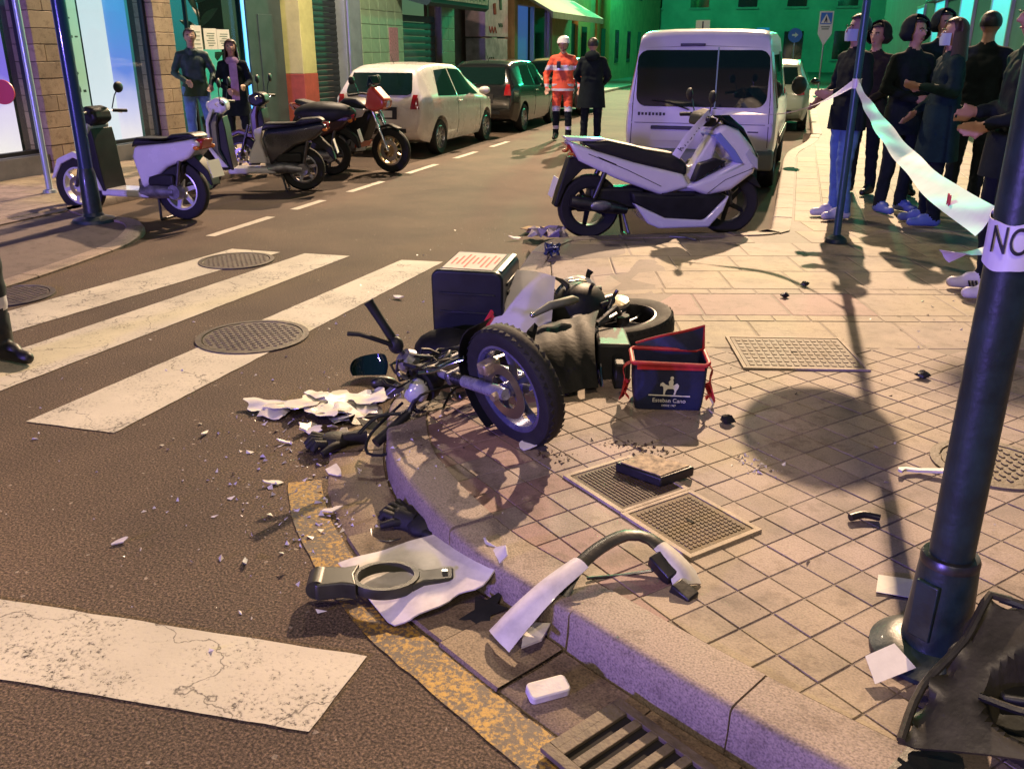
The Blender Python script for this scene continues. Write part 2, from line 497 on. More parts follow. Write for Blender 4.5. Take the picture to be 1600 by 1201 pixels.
# right kerb line, from far up the street round the corner ear towards the right
KP = [(0.35, 70), (0.35, 24), (0.3, 17.5), (-0.06, 14.5), (-0.1, 12.0), (-0.1, 8.5), (-0.16, 8.05), (-0.45, 7.85), (-1.45, 7.42), (-1.78, 7.2), (-1.88, 6.8), (-1.88, 6.2), (-1.84, 5.4), (-1.76, 4.5), (-1.68, 3.8), (-1.58, 3.3),
      (-1.34, 2.82), (-0.92, 2.37), (-0.60, 2.15), (-0.24, 1.93), (0.05, 1.77), (0.40, 1.60), (0.85, 1.43), (1.6, 1.22), (3.0, 0.95), (6.0, 0.6), (14.0, 0.0)]
KC = catmull([(x, y, 0) for x, y in KP], 0.05)
def xe(y):
    """x of the kerb's outer face at height y of the plan"""
    for a, b in zip(KC, KC[1:]):
        if (a.y - y) * (b.y - y) <= 0 and a.y != b.y:
            return a.x + (b.x - a.x) * (y - a.y) / (b.y - a.y)
    return 14.0 if y < 0 else 0.35
PZ = 0.132
def pz(x, y):
    """height of the corner pavement: lowered towards the zebra crossing"""
    if not 3.3 < y < 6.9: return PZ
    k = sstep(3.3, 4.0, y) * (1 - sstep(6.2, 6.9, y))
    d = x - xe(y)
    return PZ - 0.085 * k * (1 - sstep(0.1, 1.1, d))
KW = 0.17
# normals (pointing away from the road) and arclength
KN = []; KL = [0.0]
for i, p in enumerate(KC):
    t = (KC[min(i + 1, len(KC) - 1)] - KC[max(i - 1, 0)]).normalized()
    n = V((-t.y, t.x, 0))
    KN.append(n)
    if i: KL.append(KL[-1] + (p - KC[i - 1]).length)
KI = [p + n * KW for p, n in zip(KC, KN)]
def xi(y):
    """x of the kerb's inner edge"""
    for a, b in zip(KI, KI[1:]):
        if (a.y - y) * (b.y - y) <= 0 and a.y != b.y:
            return a.x + (b.x - a.x) * (y - a.y) / (b.y - a.y)
    return xe(y) + KW

ys = [70, 40, 24, 20, 17, 15, 13, 11, 9.5, 8.8] + [8.5 - 0.1 * i for i in range(77)] + [0.6, 0.3, 0.05]
rows = []
for y in ys:
    x0 = xe(y) + 0.08
    rows.append([(x0 + d, y, pz(x0 + d, y) - 0.0028) for d in (0, 0.1, 0.25, 0.4, 0.6, 0.8, 1.0, 1.3, 2, 3, 5, 8, 14)])
pav = part('pavement', M_MORT, None, lambda b: b.grid(rows), smooth=60)
tag(pav, kind='structure')

# kerb stones, one mesh each
kerb = bpy.data.objects.new('kerb', None); COL.objects.link(kerb); tag(kerb, kind='structure')
def kerb_run(i0, i1, shrink=0.0025):
    pts = KC[i0:i1 + 1]; nor = KN[i0:i1 + 1]
    rws = []
    jit = random.uniform(-0.004, 0.004)
    for j, (p, n) in enumerate(zip(pts, nor)):
        q = V(p)
        if j == 0: q = p + (pts[1] - p).normalized() * shrink
        if j == len(pts) - 1: q = p - (p - pts[-2]).normalized() * shrink
        h = pz(p.x + 0.05, p.y) + 0.004 + jit
        h = max(h, 0.018)
        wob = random.uniform(-0.002, 0.002)
        rws.append([q + n * KW + V((0, 0, -0.03)), q + n * KW + V((0, 0, h)), q + n * 0.03 + V((0, 0, h)), q + n * 0.012 + V((0, 0, h - 0.003)), q + n * 0.003 + V((0, 0, h - min(0.012, h * 0.4))), q + n * (0.0 + wob) + V((0, 0, h * 0.45)), q + n * (-0.012 + wob) + V((0, 0, -0.03))])
    b = MB(); b.grid(rws)
    m = len(rws); n_ = 7
    b.f.append(tuple(range(n_))); b.f.append(tuple((m - 1) * n_ + k for k in range(n_ - 1, -1, -1)))
    return b.build('kerb_stone', M_KERB, kerb, smooth=50)
i = 0
while i < len(KC) - 2:
    far = KC[i].y > 12
    L = 2.0 if far else (1.0 if KC[i].x > 1.6 else random.uniform(0.42, 0.56))
    j = i + 1
    while j < len(KC) - 1 and KL[j] - KL[i] < L: j += 1
    kerb_run(i, j)
    i = j

# ------------------------------------------------------------------ paving tiles of the corner
TA = R(-40)
TU = V((math.cos(TA), math.sin(TA))); TV = V((-math.sin(TA), math.cos(TA)))
TS = 0.132
HATCH = [((-0.45, 2.895), 0.30, -40, 1), ((-0.195, 2.675), 0.305, -40, 2)]
def clip(poly, a, b):
    """keep the part of poly to the left of a->b"""
    out = []
    n = len(poly)
    def s(p): return (b.x - a.x) * (p[1] - a.y) - (b.y - a.y) * (p[0] - a.x)
    for i in range(n):
        p, q = poly[i], poly[(i + 1) % n]
        sp, sq = s(p), s(q)
        if sp >= 0: out.append(p)
        if (sp >= 0) != (sq >= 0):
            t = sp / (sp - sq)
            out.append((p[0] + (q[0] - p[0]) * t, p[1] + (q[1] - p[1]) * t))
    return out
def clip_kerb(poly):
    c = V((sum(p[0] for p in poly) / len(poly), sum(p[1] for p in poly) / len(poly), 0))
    k = min(range(1, len(KI) - 2), key=lambda i: (KI[i] - c).length_squared)
    for s in (-4, 0, 4):
        a, b2 = KI[max(0, k + s - 1)], KI[min(len(KI) - 1, k + s + 1)]
        d = (b2 - a).normalized(); nrm = V((-d.y, d.x, 0)) * 0.004
        poly = clip(poly, a + nrm, b2 + nrm)
        if len(poly) < 3: return []
    return poly
def area(p): return abs(sum(p[i][0] * p[(i + 1) % len(p)][1] - p[(i + 1) % len(p)][0] * p[i][1] for i in range(len(p)))) / 2
CF = V((-math.sin(R(17)), math.cos(R(17)))); CR = V((math.cos(R(17)), math.sin(R(17))))
def in_view(x, y, m=0.35):
    d = V((x, y)).dot(CF); s = V((x, y)).dot(CR)
    return d > 1.25 and abs(s) < d * 0.56 + m
cand = []
for a in range(-60, 60):
    for c in range(-60, 60):
        ctr = TU * (a * TS) + TV * (c * TS) + V((0.3, 3.0))
        x, y = ctr
        if y > 4.9 or y < 0.9 or not in_view(x, y): continue
        if (V((math.cos(R(16)), math.sin(R(16)))).cross(ctr - V((-0.2, 4.62)))) > -0.0: continue
        if x < xe(y) - 0.1: continue
        g = TS / 2 - 0.002
        poly = [tuple(ctr + TU * (sx * g) + TV * (sy * g)) for sx, sy in ((-1, -1), (1, -1), (1, 1), (-1, 1))]
        if (ctr.x - xi(y)) < 0.5:
            poly = clip_kerb(poly)
        if len(poly) < 3 or area(poly) < 0.0016: continue
        skip = False
        for hc, hs, ha, _ in HATCH:
            d = ctr - V(hc)
            if abs(d.dot(TU)) < hs / 2 - 0.02 and abs(d.dot(TV)) < hs / 2 - 0.02: skip = True
        if skip: continue
        cand.append((ctr.dot(CF), poly))
cand.sort(key=lambda t: t[0])
def tile_mesh(b, poly, top=0.0, th=0.02):
    cx = sum(p[0] for p in poly) / len(poly); cy = sum(p[1] for p in poly) / len(poly)
    ins = [(cx + (p[0] - cx) * 0.965, cy + (p[1] - cy) * 0.965) for p in poly]
    n = len(poly)
    vs = [(x, y, pz(x, y) + top - th) for x, y in poly] + [(x, y, pz(x, y) + top - 0.003) for x, y in poly] + [(x, y, pz(x, y) + top) for x, y in ins]
    fs = [tuple(range(2 * n, 3 * n))]
    for i in range(n):
        j = (i + 1) % n
        fs += [(i, j, n + j, n + i), (n + i, n + j, 2 * n + j, 2 * n + i)]
    b.add(vs, fs)
rest = MB()
for k, (d, poly) in enumerate(cand):
    pinkish = any(False for _ in ())
    c = V((sum(p[0] for p in poly) / len(poly), sum(p[1] for p in poly) / len(poly)))
    strip = c.x < -0.18 and (c.x - xi(c.y)) < 0.42  # purple tiles along the kerb: bike shade and blue light put into the colour
    if k < 280:
        b = MB(); tile_mesh(b, poly, random.uniform(-0.001, 0.0012))
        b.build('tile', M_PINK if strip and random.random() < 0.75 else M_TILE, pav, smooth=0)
    else:
        tile_mesh(rest, poly, random.uniform(-0.001, 0.001))
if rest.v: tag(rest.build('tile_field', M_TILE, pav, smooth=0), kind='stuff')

# slabs behind: rows laid at 16 degrees with a purple-brown band across
SU = V((math.cos(R(16)), math.sin(R(16)))); SV = V((-math.sin(R(16)), math.cos(R(16))))
srows = [(0.0, 0.5, 0.42, 0), (0.5, 0.62, 0.21, 0), (0.62, 1.12, 0.52, 1), (1.12, 1.24, 0.30, 0), (1.24, 1.74, 0.45, 0), (1.74, 2.24, 0.45, 0), (2.24, 2.74, 0.45, 0), (2.74, 3.24, 0.45, 0), (3.24, 3.74, 0.45, 0), (3.74, 4.24, 0.45, 0)]
org = V((-0.2, 4.62))
slabs = []
for ri, (v0, v1, w, purple) in enumerate(srows):
    a = -4.0 + (0.17 * ri) % w
    while a < 4.0:
        g = 0.004
        poly = [tuple(org + SU * u + SV * v) for u, v in ((a + g, v0 + g), (a + w - g, v0 + g), (a + w - g, v1 - g), (a + g, v1 - g))]
        c = org + SU * (a + w / 2) + SV * ((v0 + v1) / 2)
        a += w
        if c.y > 9.0 or not in_view(c.x, c.y, 0.5): continue
        if c.x < xe(c.y) - 0.4 and c.y < 8.2: continue
        if c.x < 0.25 and (c.x - xi(c.y) < 0.8 or c.y > 6.8):
            poly = clip_kerb(poly)
        if len(poly) >= 3 and c.y > 6.8: poly = clip(poly, V((20, 8.56)), V((-20, 8.56)))
        if len(poly) < 3 or area(poly) < 0.004: continue
        isp = purple and c.x < 0.45
        b = MB(); tile_mesh(b, poly, random.uniform(-0.001, 0.001))
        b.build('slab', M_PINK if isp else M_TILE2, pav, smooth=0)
# pavement beside the van
for j in range(17):
    for k, (x0, x1) in enumerate(((0.09, 0.36), (0.36, 0.72), (0.72, 1.14), (1.14, 1.62), (1.62, 2.1), (2.1, 2.6))):
        y0 = 8.58 + j * 0.6 + (0.3 if k % 2 else 0)
        if k == 0 and y0 > 13.6: continue
        if k == 1 and y0 > 15.5: continue
        if not in_view(x0, y0, 0.6): continue
        b = MB(); tile_mesh(b, [(x0 + 0.006, y0 + 0.005), (x1 - 0.006, y0 + 0.005), (x1 - 0.006, y0 + 0.595), (x0 + 0.006, y0 + 0.595)], random.uniform(-0.001, 0.001))
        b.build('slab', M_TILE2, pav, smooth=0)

# ------------------------------------------------------------------ gutter stones and the yellow line along the corner
gut = bpy.data.objects.new('gutter', None); COL.objects.link(gut); tag(gut, kind='structure')
i0 = min(range(len(KC)), key=lambda i: (KC[i] - V((-1.60, 3.38, 0))).length)
i1 = min(range(len(KC)), key=lambda i: (KC[i] - V((1.6, 1.22, 0))).length)
i = i0
while i < i1 - 2:
    j = i + 1
    L = random.uniform(0.22, 0.36)
    while j < i1 and KL[j] - KL[i] < L: j += 1
    rw = []
    z = random.uniform(0.004, 0.014)
    w = random.uniform(0.24, 0.28)
    for q in range(i, j + 1):
        p = V(KC[q]); n = KN[q]
        s = 0.0025 if q == i else (-0.0025 if q == j else 0)
        t = (KC[min(q + 1, len(KC) - 1)] - KC[q - 1]).normalized()
        p = p + t * s
        rw.append([p - n * 0.014 + V((0, 0, 0.0)), p - n * 0.018 + V((0, 0, z + 0.004)), p - n * 0.12 + V((0, 0, z + random.uniform(-0.003, 0.003))), p - n * (w - 0.01) + V((0, 0, z)), p - n * w + V((0, 0, -0.003))])
    c = KC[(i + j) // 2] - KN[(i + j) // 2] * 0.14
    b = MB(); b.grid(rw); b.build('gutter_stone', M_GUT, gut, smooth=50)
    i = j
def band(name, off0, off1, a, b_, z, m, kind='structure', jag=0.0):
    rw = []
    for q in range(a, b_ + 1):
        p, n = KC[q], KN[q]
        o0 = off0 + random.uniform(-jag, jag); o1 = off1 + random.uniform(-jag, jag)
        rw.append([p - n * lerp(o0, o1, t) + V((0, 0, z)) for t in (0, 0.33, 0.66, 1)])
    o = MB().grid(rw).build(name, m, None, smooth=60)
    return tag(o, kind=kind)
iy = min(range(len(KC)), key=lambda i: (KC[i] - V((-1.42, 2.95, 0))).length)
iy2 = min(range(len(KC)), key=lambda i: (KC[i] - V((0.85, 1.43, 0))).length)
band('yellow_line', 0.27, 0.40, iy, iy2, 0.004, M_YELL, jag=0.003)

# ------------------------------------------------------------------ zebra crossings and lane marks
def marking(poly, m=None, z=0.004, name='road_marking'):
    # finely edged polygon so the worn paint reads at its rim
    out = []
    for i in range(len(poly)):
        a, b = V(poly[i]), V(poly[(i + 1) % len(poly)])
        k = max(1, int((b - a).length / 0.06))
        d = (b - a).normalized(); nn = V((-d.y, d.x))
        for j in range(k):
            out.append(tuple(a + (b - a) * (j / k) + nn * (random.uniform(-0.0025, 0.0025) if j else 0)))
    bm = bmesh.new()
    f = bm.faces.new([bm.verts.new((x, y, z)) for x, y in out])
    if f.normal.z < 0: f.normal_flip()
    bmesh.ops.triangulate(bm, faces=[f])
    me = bpy.data.meshes.new(name); bm.to_mesh(me); bm.free()
    me.materials.append(m or M_WHITE)
    o = bpy.data.objects.new(name, me); COL.objects.link(o)
    return tag(o, kind='structure')
marking([(-5.02, 2.9), (-4.60, 2.9), (-4.05, 6.53), (-4.52, 6.53)])
marking([(-4.22, 2.9), (-3.72, 2.9), (-3.42, 6.57), (-3.83, 6.55)])
marking([(-3.26, 2.96), (-2.78, 2.97), (-2.60, 6.60), (-2.95, 6.56)])
marking([(-3.6, 1.70), (-1.005, 1.875), (-1.015, 1.56), (-3.4, 1.38)])
marking([(-3.8, 1.02), (-1.0, 1.15), (-1.0, 0.8), (-3.8, 0.68)])
for y0, y1 in ((6.95, 8.0), (8.45, 9.1), (9.75, 10.7), (11.5, 12.6), (13.4, 14.4), (15.2, 16.2)):
    x = -5.03
    marking([(x - 0.05, y0), (x + 0.05, y0), (x + 0.05, y1), (x - 0.05, y1)])

# ------------------------------------------------------------------ manhole covers, hatches, drain
def manhole(label, x, y, r, z=0.006, m=None):
    t = thing('manhole_cover', label, 'manhole', (x, y, z), random.uniform(0, 3), 'round manhole covers')
    part('rim', m or M_IRON, t, lambda b: b.lathe([(r, -0.01), (r, 0.004), (r - 0.035, 0.005), (r - 0.037, -0.006)], n=40))
    def plate(b):
        b.lathe([(r - 0.04, -0.008), (r - 0.042, 0.002), (0, 0.002)], n=40)
    p = part('plate', m or M_IRON, t, plate)
    def studs(b):
        n = int(r / 0.036)
        for i in range(-n, n + 1):
            for j in range(-n, n + 1):
                px_, py_ = i * 0.042 + (0.021 if j % 2 else 0), j * 0.036
                if px_ * px_ + py_ * py_ < (r - 0.06) ** 2:
                    b.box((px_, py_, 0.004), (0.022, 0.014, 0.005))
    tag(part('studs', m or M_IRON2, p, studs, smooth=0), kind='stuff')
    return t
manhole('round iron manhole cover between the two halves of a zebra stripe', -2.97, 4.40, 0.33)
manhole('round iron manhole cover at the left picture edge beside the zebra crossing', -5.12, 4.72, 0.30)
manhole('round iron manhole cover biting into the far left zebra stripe', -4.22, 6.14, 0.30)
manhole('round iron cover in the pavement behind the dark pole', 0.86, 3.47, 0.22, PZ + 0.004, M_IRON2)
M_HATCHF = stone_mat('hatch_frame', (0.42, 0.34, 0.26), 0.05)
def hatch(label, c, sx, sy, ang, m, nx, ny, stud=(0.6, 0.35)):
    z = pz(*c) + 0.004
    t = thing('hatch_cover', label, 'hatch', (c[0], c[1], z), R(ang), 'square hatch covers')
    def fr(b):
        w = 0.018
        for s in (-1, 1):
            b.box((0, s * (sy / 2 - w / 2), 0), (sx, w, 0.012))
            b.box((s * (sx / 2 - w / 2), 0, 0), (w, sy - 2 * w - 0.001, 0.0118))
    part('frame', M_HATCHF, t, fr, smooth=0)
    pl = part('plate', m, t, lambda b: b.box((0, 0, -0.003), (sx - 0.045, sy - 0.045, 0.012)), smooth=0)
    def studs(b):
        ux, uy = (sx - 0.07) / nx, (sy - 0.07) / ny
        for i in range(nx):
            for j in range(ny):
                b.box((-(sx - 0.07) / 2 + (i + 0.5) * ux, -(sy - 0.07) / 2 + (j + 0.5) * uy, 0.004), (ux * stud[0], uy * stud[1], 0.004))
    tag(part('relief', m, pl, studs, smooth=0), kind='stuff')
    part('key_hole', M_DARK, pl, lambda b: b.box((0, 0, 0.0052), (0.03, 0.012, 0.004)), smooth=0)
    return t
M_HB = mat('hatch_brown', (0.07, 0.047, 0.034), 0.7, 0.0, var=0.35, vs=9, bump=0.4, bs=90)
M_HY = mat('hatch_tan', (0.15, 0.108, 0.062), 0.7, 0.0, var=0.4, vs=12, bump=0.5, bs=90)
hatch('dark brown hatch cover under the black tray', HATCH[0][0], 0.34, 0.32, -40, M_HB, 9, 16, (0.85, 0.25))
hatch('tan ribbed hatch cover next to the brown one near the kerb', HATCH[1][0], 0.34, 0.32, -40, M_HY, 14, 14, (0.6, 0.5))
hatch('large studded iron hatch cover behind the red and navy bag', (0.125, 4.62), 0.62, 0.52, 14, M_IRON2, 15, 8, (0.62, 0.6))
# storm drain in the gutter
dr = thing('storm_drain', 'iron storm drain grate with long slots in the gutter', 'drain', (-0.165, 1.645, 0.022), R(-33))
def drf(b):
    w = 0.03
    for s in (-1, 1):
        b.box((0, s * (0.14 - w / 2), 0), (0.46, w, 0.014))
        b.box((s * (0.23 - w / 2), 0, 0), (w, 0.28 - 2 * w - 0.001, 0.0138))
part('frame', M_IRON2, dr, drf, smooth=0, bevel=0.002)
part('pit', M_DARK, dr, lambda b: b.box((0, 0, -0.0065), (0.40, 0.22, 0.002)), smooth=0)
for k in range(8):
    part('bar', M_IRON2, dr, lambda b: b.box((-0.19 + k * 0.0535, 0, 0.001), (0.026, 0.2215, 0.011)), smooth=0, bevel=0.002)

# ------------------------------------------------------------------ left pavement
LP = [(-7.1, 60), (-7.1, 9.0), (-7.05, 7.75), (-6.6, 7.30), (-5.85, 7.05), (-5.52, 6.55), (-5.38, 5.8), (-5.30, 4.9), (-5.32, 4.0), (-5.6, 2.8), (-6.4, 1.9), (-9, 1.2), (-20, 0.6)]
LC = catmull([(x, y, 0) for x, y in LP], 0.15)
LZ = 0.09
def lz(x, y):
    k = sstep(3.2, 4.4, y) * (1 - sstep(6.2, 7.4, y))
    return LZ - 0.07 * k * (1 - sstep(0.1, 1.2, -5.35 - x))
rows = []
for p in LC:
    rows.append([(p.x - d, p.y, lz(p.x - d, p.y) - 0.01) for d in (0.1, 0.3, 0.6, 0.9, 1.3, 2, 3, 5, 9)])
lpav = part('left_pavement', M_MORT, None, lambda b: b.grid(rows), smooth=60)
tag(lpav, kind='structure')
lk = bpy.data.objects.new('left_kerb', None); COL.objects.link(lk); tag(lk, kind='structure')
i = 0
while i < len(LC) - 1:
    L = 2.0 if LC[i].y > 16 else 0.8
    j = i + 1; s = (LC[j] - LC[i]).length
    while j < len(LC) - 1 and s < L:
        j += 1; s += (LC[j] - LC[j - 1]).length
    rw = []
    for q in range(i, j + 1):
        t = (LC[min(q + 1, len(LC) - 1)] - LC[max(q - 1, 0)]).normalized(); n = V((t.y, -t.x, 0))
        p = V(LC[q]) + t * (0.006 if q == i else (-0.006 if q == j else 0))
        h = max(0.02, lz(p.x - 0.1, p.y) + 0.004)
        rw.append([p + V((0, 0, -0.02)), p + V((0, 0, h * 0.7)), p + n * 0.02 + V((0, 0, h)), p + n * 0.16 + V((0, 0, h)), p + n * 0.16 + V((0, 0, -0.02))])
    MB().grid(rw).build('kerb_stone', M_KERB, lk, smooth=50)
    i = j
def lxi(y):
    for a, b in zip(LC, LC[1:]):
        if (a.y - y) * (b.y - y) <= 0 and a.y != b.y: return a.x + (b.x - a.x) * (y - a.y) / (b.y - a.y)
    return -7.1
ln = 0
for a in range(-40, 40):
    for c in range(-40, 60):
        x0, y0 = -7.0 + a * 0.45, 4.0 + c * 0.45
        if y0 < 3.4 or y0 > 15 or x0 < -9.25: continue
        lim = min(lxi(y0), lxi(y0 + 0.45)) - 0.18
        x1 = min(x0 + 0.45, lim)
        if x1 - x0 < 0.08 or not in_view(x0 + 0.2, y0 + 0.2, 0.5): continue
        red = y0 > 4.6 and x0 > -6.7 and y0 < 7.6
        b = MB()
        g = 0.004
        P4 = [(x0 + g, y0 + g), (x1 - g, y0 + g), (x1 - g, y0 + 0.45 - g), (x0 + g, y0 + 0.45 - g)]
        b.slab(P4, lambda x, y: lz(x, y) - 0.02, lambda x, y: lz(x, y) + 0.001)
        b.build('slab', M_PINK if red else M_TILE2, lpav, smooth=0)
# ------------------------------------------------------------------ buildings on the left
M_CLAD = stone_mat('cladding_stone', (0.42, 0.31, 0.20), 0.14, 0.25)
M_JOINT = mat('dark_joint', (0.10, 0.075, 0.05), 0.9)
M_PLAS = mat('grey_plaster', (0.20, 0.19, 0.17), 0.85, var=0.2, vs=2.5, bump=0.2, bs=50)
M_FRAME = mat('dark_frame', (0.02, 0.022, 0.025), 0.4, 0.3)
M_ALU = mat('aluminium_frame', (0.55, 0.55, 0.58), 0.3, 0.8)
M_GLASS = mat('shop_glass', (0.01, 0.02, 0.02), 0.04, 0.0, spec=0.6, alpha=0.25)
M_DGLASS = mat('dark_glass', (0.006, 0.014, 0.014), 0.06, 0.0, spec=0.7)
XF = -9.27
def wallbox(b, y0, y1, z0, z1, x0=XF - 0.35, x1=XF):
    b.box(((x0 + x1) / 2, (y0 + y1) / 2, (z0 + z1) / 2), (x1 - x0, y1 - y0, z1 - z0))
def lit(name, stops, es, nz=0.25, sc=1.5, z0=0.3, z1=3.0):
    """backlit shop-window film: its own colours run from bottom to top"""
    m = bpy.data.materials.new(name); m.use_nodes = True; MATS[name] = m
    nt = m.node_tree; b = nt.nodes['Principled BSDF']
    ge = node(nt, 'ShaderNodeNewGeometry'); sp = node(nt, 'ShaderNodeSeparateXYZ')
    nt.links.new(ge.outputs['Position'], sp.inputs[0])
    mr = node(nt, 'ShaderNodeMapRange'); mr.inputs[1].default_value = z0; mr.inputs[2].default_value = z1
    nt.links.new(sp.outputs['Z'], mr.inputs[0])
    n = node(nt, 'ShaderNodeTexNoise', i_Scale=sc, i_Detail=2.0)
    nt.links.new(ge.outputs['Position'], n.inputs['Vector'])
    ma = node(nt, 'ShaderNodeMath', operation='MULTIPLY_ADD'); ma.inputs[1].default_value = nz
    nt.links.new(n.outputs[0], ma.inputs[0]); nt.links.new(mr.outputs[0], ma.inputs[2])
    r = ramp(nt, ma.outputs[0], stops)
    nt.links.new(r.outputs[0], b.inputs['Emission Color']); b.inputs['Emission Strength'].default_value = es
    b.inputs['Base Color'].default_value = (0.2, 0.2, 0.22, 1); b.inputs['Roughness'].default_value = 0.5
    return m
L_PUR = lit('film_purple', [(0.1, (0.95, 0.9, 0.85)), (0.36, (0.75, 0.68, 0.9)), (0.5, (0.22, 0.16, 0.75)), (0.95, (0.18, 0.13, 0.70))], 1.3)
L_GRN = lit('film_green', [(0.15, (0.55, 0.75, 0.62)), (0.5, (0.42, 0.66, 0.36)), (0.95, (0.34, 0.75, 0.5))], 1.0)
L_WHT = lit('film_white', [(0.15, (0.8, 0.9, 0.95)), (0.95, (0.55, 0.75, 0.8))], 1.2)
L_BLU = lit('film_blue', [(0.12, (0.9, 0.85, 0.85)), (0.32, (0.6, 0.62, 0.9)), (0.5, (0.13, 0.25, 0.75)), (0.95, (0.05, 0.35, 0.70))], 1.3)
L_TEAL = lit('door_backlight', [(0.1, (0.005, 0.05, 0.045)), (0.5, (0.01, 0.16, 0.13)), (0.95, (0.02, 0.32, 0.30))], 0.8, 0.4, 1.2)
L_LGR = lit('green_lightbox', [(0.1, (0.02, 0.5, 0.25)), (0.95, (0.05, 0.75, 0.4))], 0.9)
L_BLU2 = lit('blue_tube', [(0.1, (0.03, 0.35, 0.9)), (0.95, (0.1, 0.5, 1.0))], 1.6)
shop = thing('shop_building', 'corner shop with stone clad pillars and glowing display windows', 'building')
def shopwall(b):
    wallbox(b, 2.0, 16.1, 3.0, 8.0)
    wallbox(b, 2.0, 7.0, 0.05, 3.0)
    wallbox(b, 7.0, 9.62, 0.05, 0.32)
    wallbox(b, 10.1, 12.02, 0.05, 0.30)
part('wall', M_PLAS, shop, shopwall, smooth=0)
part('back_wall', M_DARK, shop, lambda b: wallbox(b, 2.0, 16.1, 0.0, 8.0, XF - 1.6, XF - 1.5), smooth=0)
def pillar(parent, y0, y1, zt, m=M_CLAD, ch=0.2, split=True):
    p = part('pillar', M_JOINT, parent, lambda b: wallbox(b, y0 + 0.01, y1 - 0.01, 0.03, zt, XF - 0.4, XF + 0.02), smooth=0)
    z = 0.05; k = 0
    while z < zt - 0.02:
        h = min(ch * random.uniform(0.93, 1.07), zt - z)
        ym = [y0, y1]
        if split and k % 3 == 1: ym = [y0, lerp(y0, y1, random.uniform(0.4, 0.6)), y1]
        for a, c in zip(ym, ym[1:]):
            pr = random.uniform(0.032, 0.042)
            part('block', m, p, lambda b: wallbox(b, a + 0.004, c - 0.004, z + 0.004, z + h - 0.005, XF - 0.3, XF + pr), smooth=0, bevel=0.004, seg=1)
        z += h; k += 1
    return p
pillar(shop, 9.64, 10.08, 3.0)
pillar(shop, 12.03, 12.48, 3.0)
def pane(parent, y0, y1, z0, z1, name='window', fm=M_FRAME, inset=0.10, bars=()):
    f = bpy.data.objects.new(name, None); COL.objects.link(f); f.parent = parent
    w = 0.05
    def fr(b):
        for a, c in ((y0, y0 + w), (y1 - w, y1)): wallbox(b, a, c, z0, z1, XF - inset - 0.06, XF - inset + 0.02)
        for a, c in ((z0, z0 + w), (z1 - w, z1)): wallbox(b, y0 + w, y1 - w, a, c, XF - inset - 0.058, XF - inset + 0.018)
        for yb in bars: wallbox(b, yb - 0.02, yb + 0.02, z0 + w, z1 - w, XF - inset - 0.05, XF - inset + 0.01)
    part('frame', fm, f, fr, smooth=0)
    part('glass', M_GLASS, f, lambda b: wallbox(b, y0 + w, y1 - w, z0 + w, z1 - w, XF - inset - 0.022, XF - inset - 0.014), smooth=0)
    return f
pane(shop, 7.02, 9.62, 0.34, 2.99)
pane(shop, 10.1, 12.01, 0.32, 2.99)
part('window_film', L_PUR, shop, lambda b: wallbox(b, 7.0, 9.64, 0.33, 3.0, XF - 0.45, XF - 0.44), smooth=0)
part('window_film', L_GRN, shop, lambda b: wallbox(b, 10.09, 11.02, 0.31, 3.0, XF - 0.45, XF - 0.44), smooth=0)
part('window_film', L_WHT, shop, lambda b: wallbox(b, 11.03, 11.52, 0.31, 3.0, XF - 0.42, XF - 0.41), smooth=0)
part('window_film', L_BLU, shop, lambda b: wallbox(b, 11.53, 12.03, 0.31, 3.0, XF - 0.45, XF - 0.44), smooth=0)
# lines of blurred print on the green film
M_PRINT = mat('window_print', (0.10, 0.16, 0.10), 0.7)
for k in range(6):
    z = 2.25 - k * 0.24
    pl_ = part('print_line', M_PRINT, shop, lambda b: [b.box((XF - 0.437, 10.2 + q * 0.115 + 0.05, z), (0.003, 0.055 + 0.035 * ((q * 7 + k * 3) % 3) / 2, 0.022 + 0.012 * ((q + k) % 2))) for q in range(5 + k % 3)], smooth=0)
    pl_['kind'] = 'stuff'
# recessed glass door bay with posters and plants
part('door_floor', M_TILE2, shop, lambda b: wallbox(b, 12.5, 16.1, 0.0, 0.11, XF - 1.5, XF), smooth=0)
part('bay_backlight', L_TEAL, shop, lambda b: wallbox(b, 12.5, 14.9, 0.12, 3.0, XF - 1.2, XF - 1.19), smooth=0)
pane(shop, 12.5, 14.86, 0.12, 2.99, 'glass_door', M_FRAME, 0.3, (13.3,))
part('blue_tube', L_BLU2, shop, lambda b: [b.cyl((XF - 0.8, 12.75, 1.7), (XF - 0.8, 12.75, 2.9), 0.05), b.cyl((XF - 0.75, 12.95, 1.75), (XF - 0.75, 12.95, 2.9), 0.03)])
part('blue_tube', L_BLU2, shop, lambda b: b.tube([(XF - 0.2, 14.78, 0.2), (XF - 0.2, 14.78, 2.95)], 0.03))
part('green_lightbox', L_LGR, shop, lambda b: wallbox(b, 14.15, 14.7, 0.25, 1.6, XF - 0.7, XF - 0.66), smooth=0)
M_PAPER = mat('paper', (0.72, 0.70, 0.62), 0.8, var=0.06, vs=30)
for y0, y1, z0, z1 in ((13.36, 13.64, 1.5, 1.97), (13.70, 14.06, 1.6, 1.93), (14.07, 14.44, 1.6, 1.92)):
    po = part('poster', M_PAPER, shop, lambda b: wallbox(b, y0, y1, z0, z1, XF - 0.30, XF - 0.294), smooth=0)
    part('print', M_PRINT, po, lambda b: [b.box((XF - 0.293, (y0 + y1) / 2 + 0.02 * (q % 2), z0 + 0.06 + q * (z1 - z0 - 0.1) / 6), (0.003, (y1 - y0) * (0.6 if q % 3 else 0.4), 0.012)) for q in range(6)], smooth=0)
M_LEAF = mat('leaf', (0.02, 0.10, 0.04), 0.5, var=0.4, vs=6)
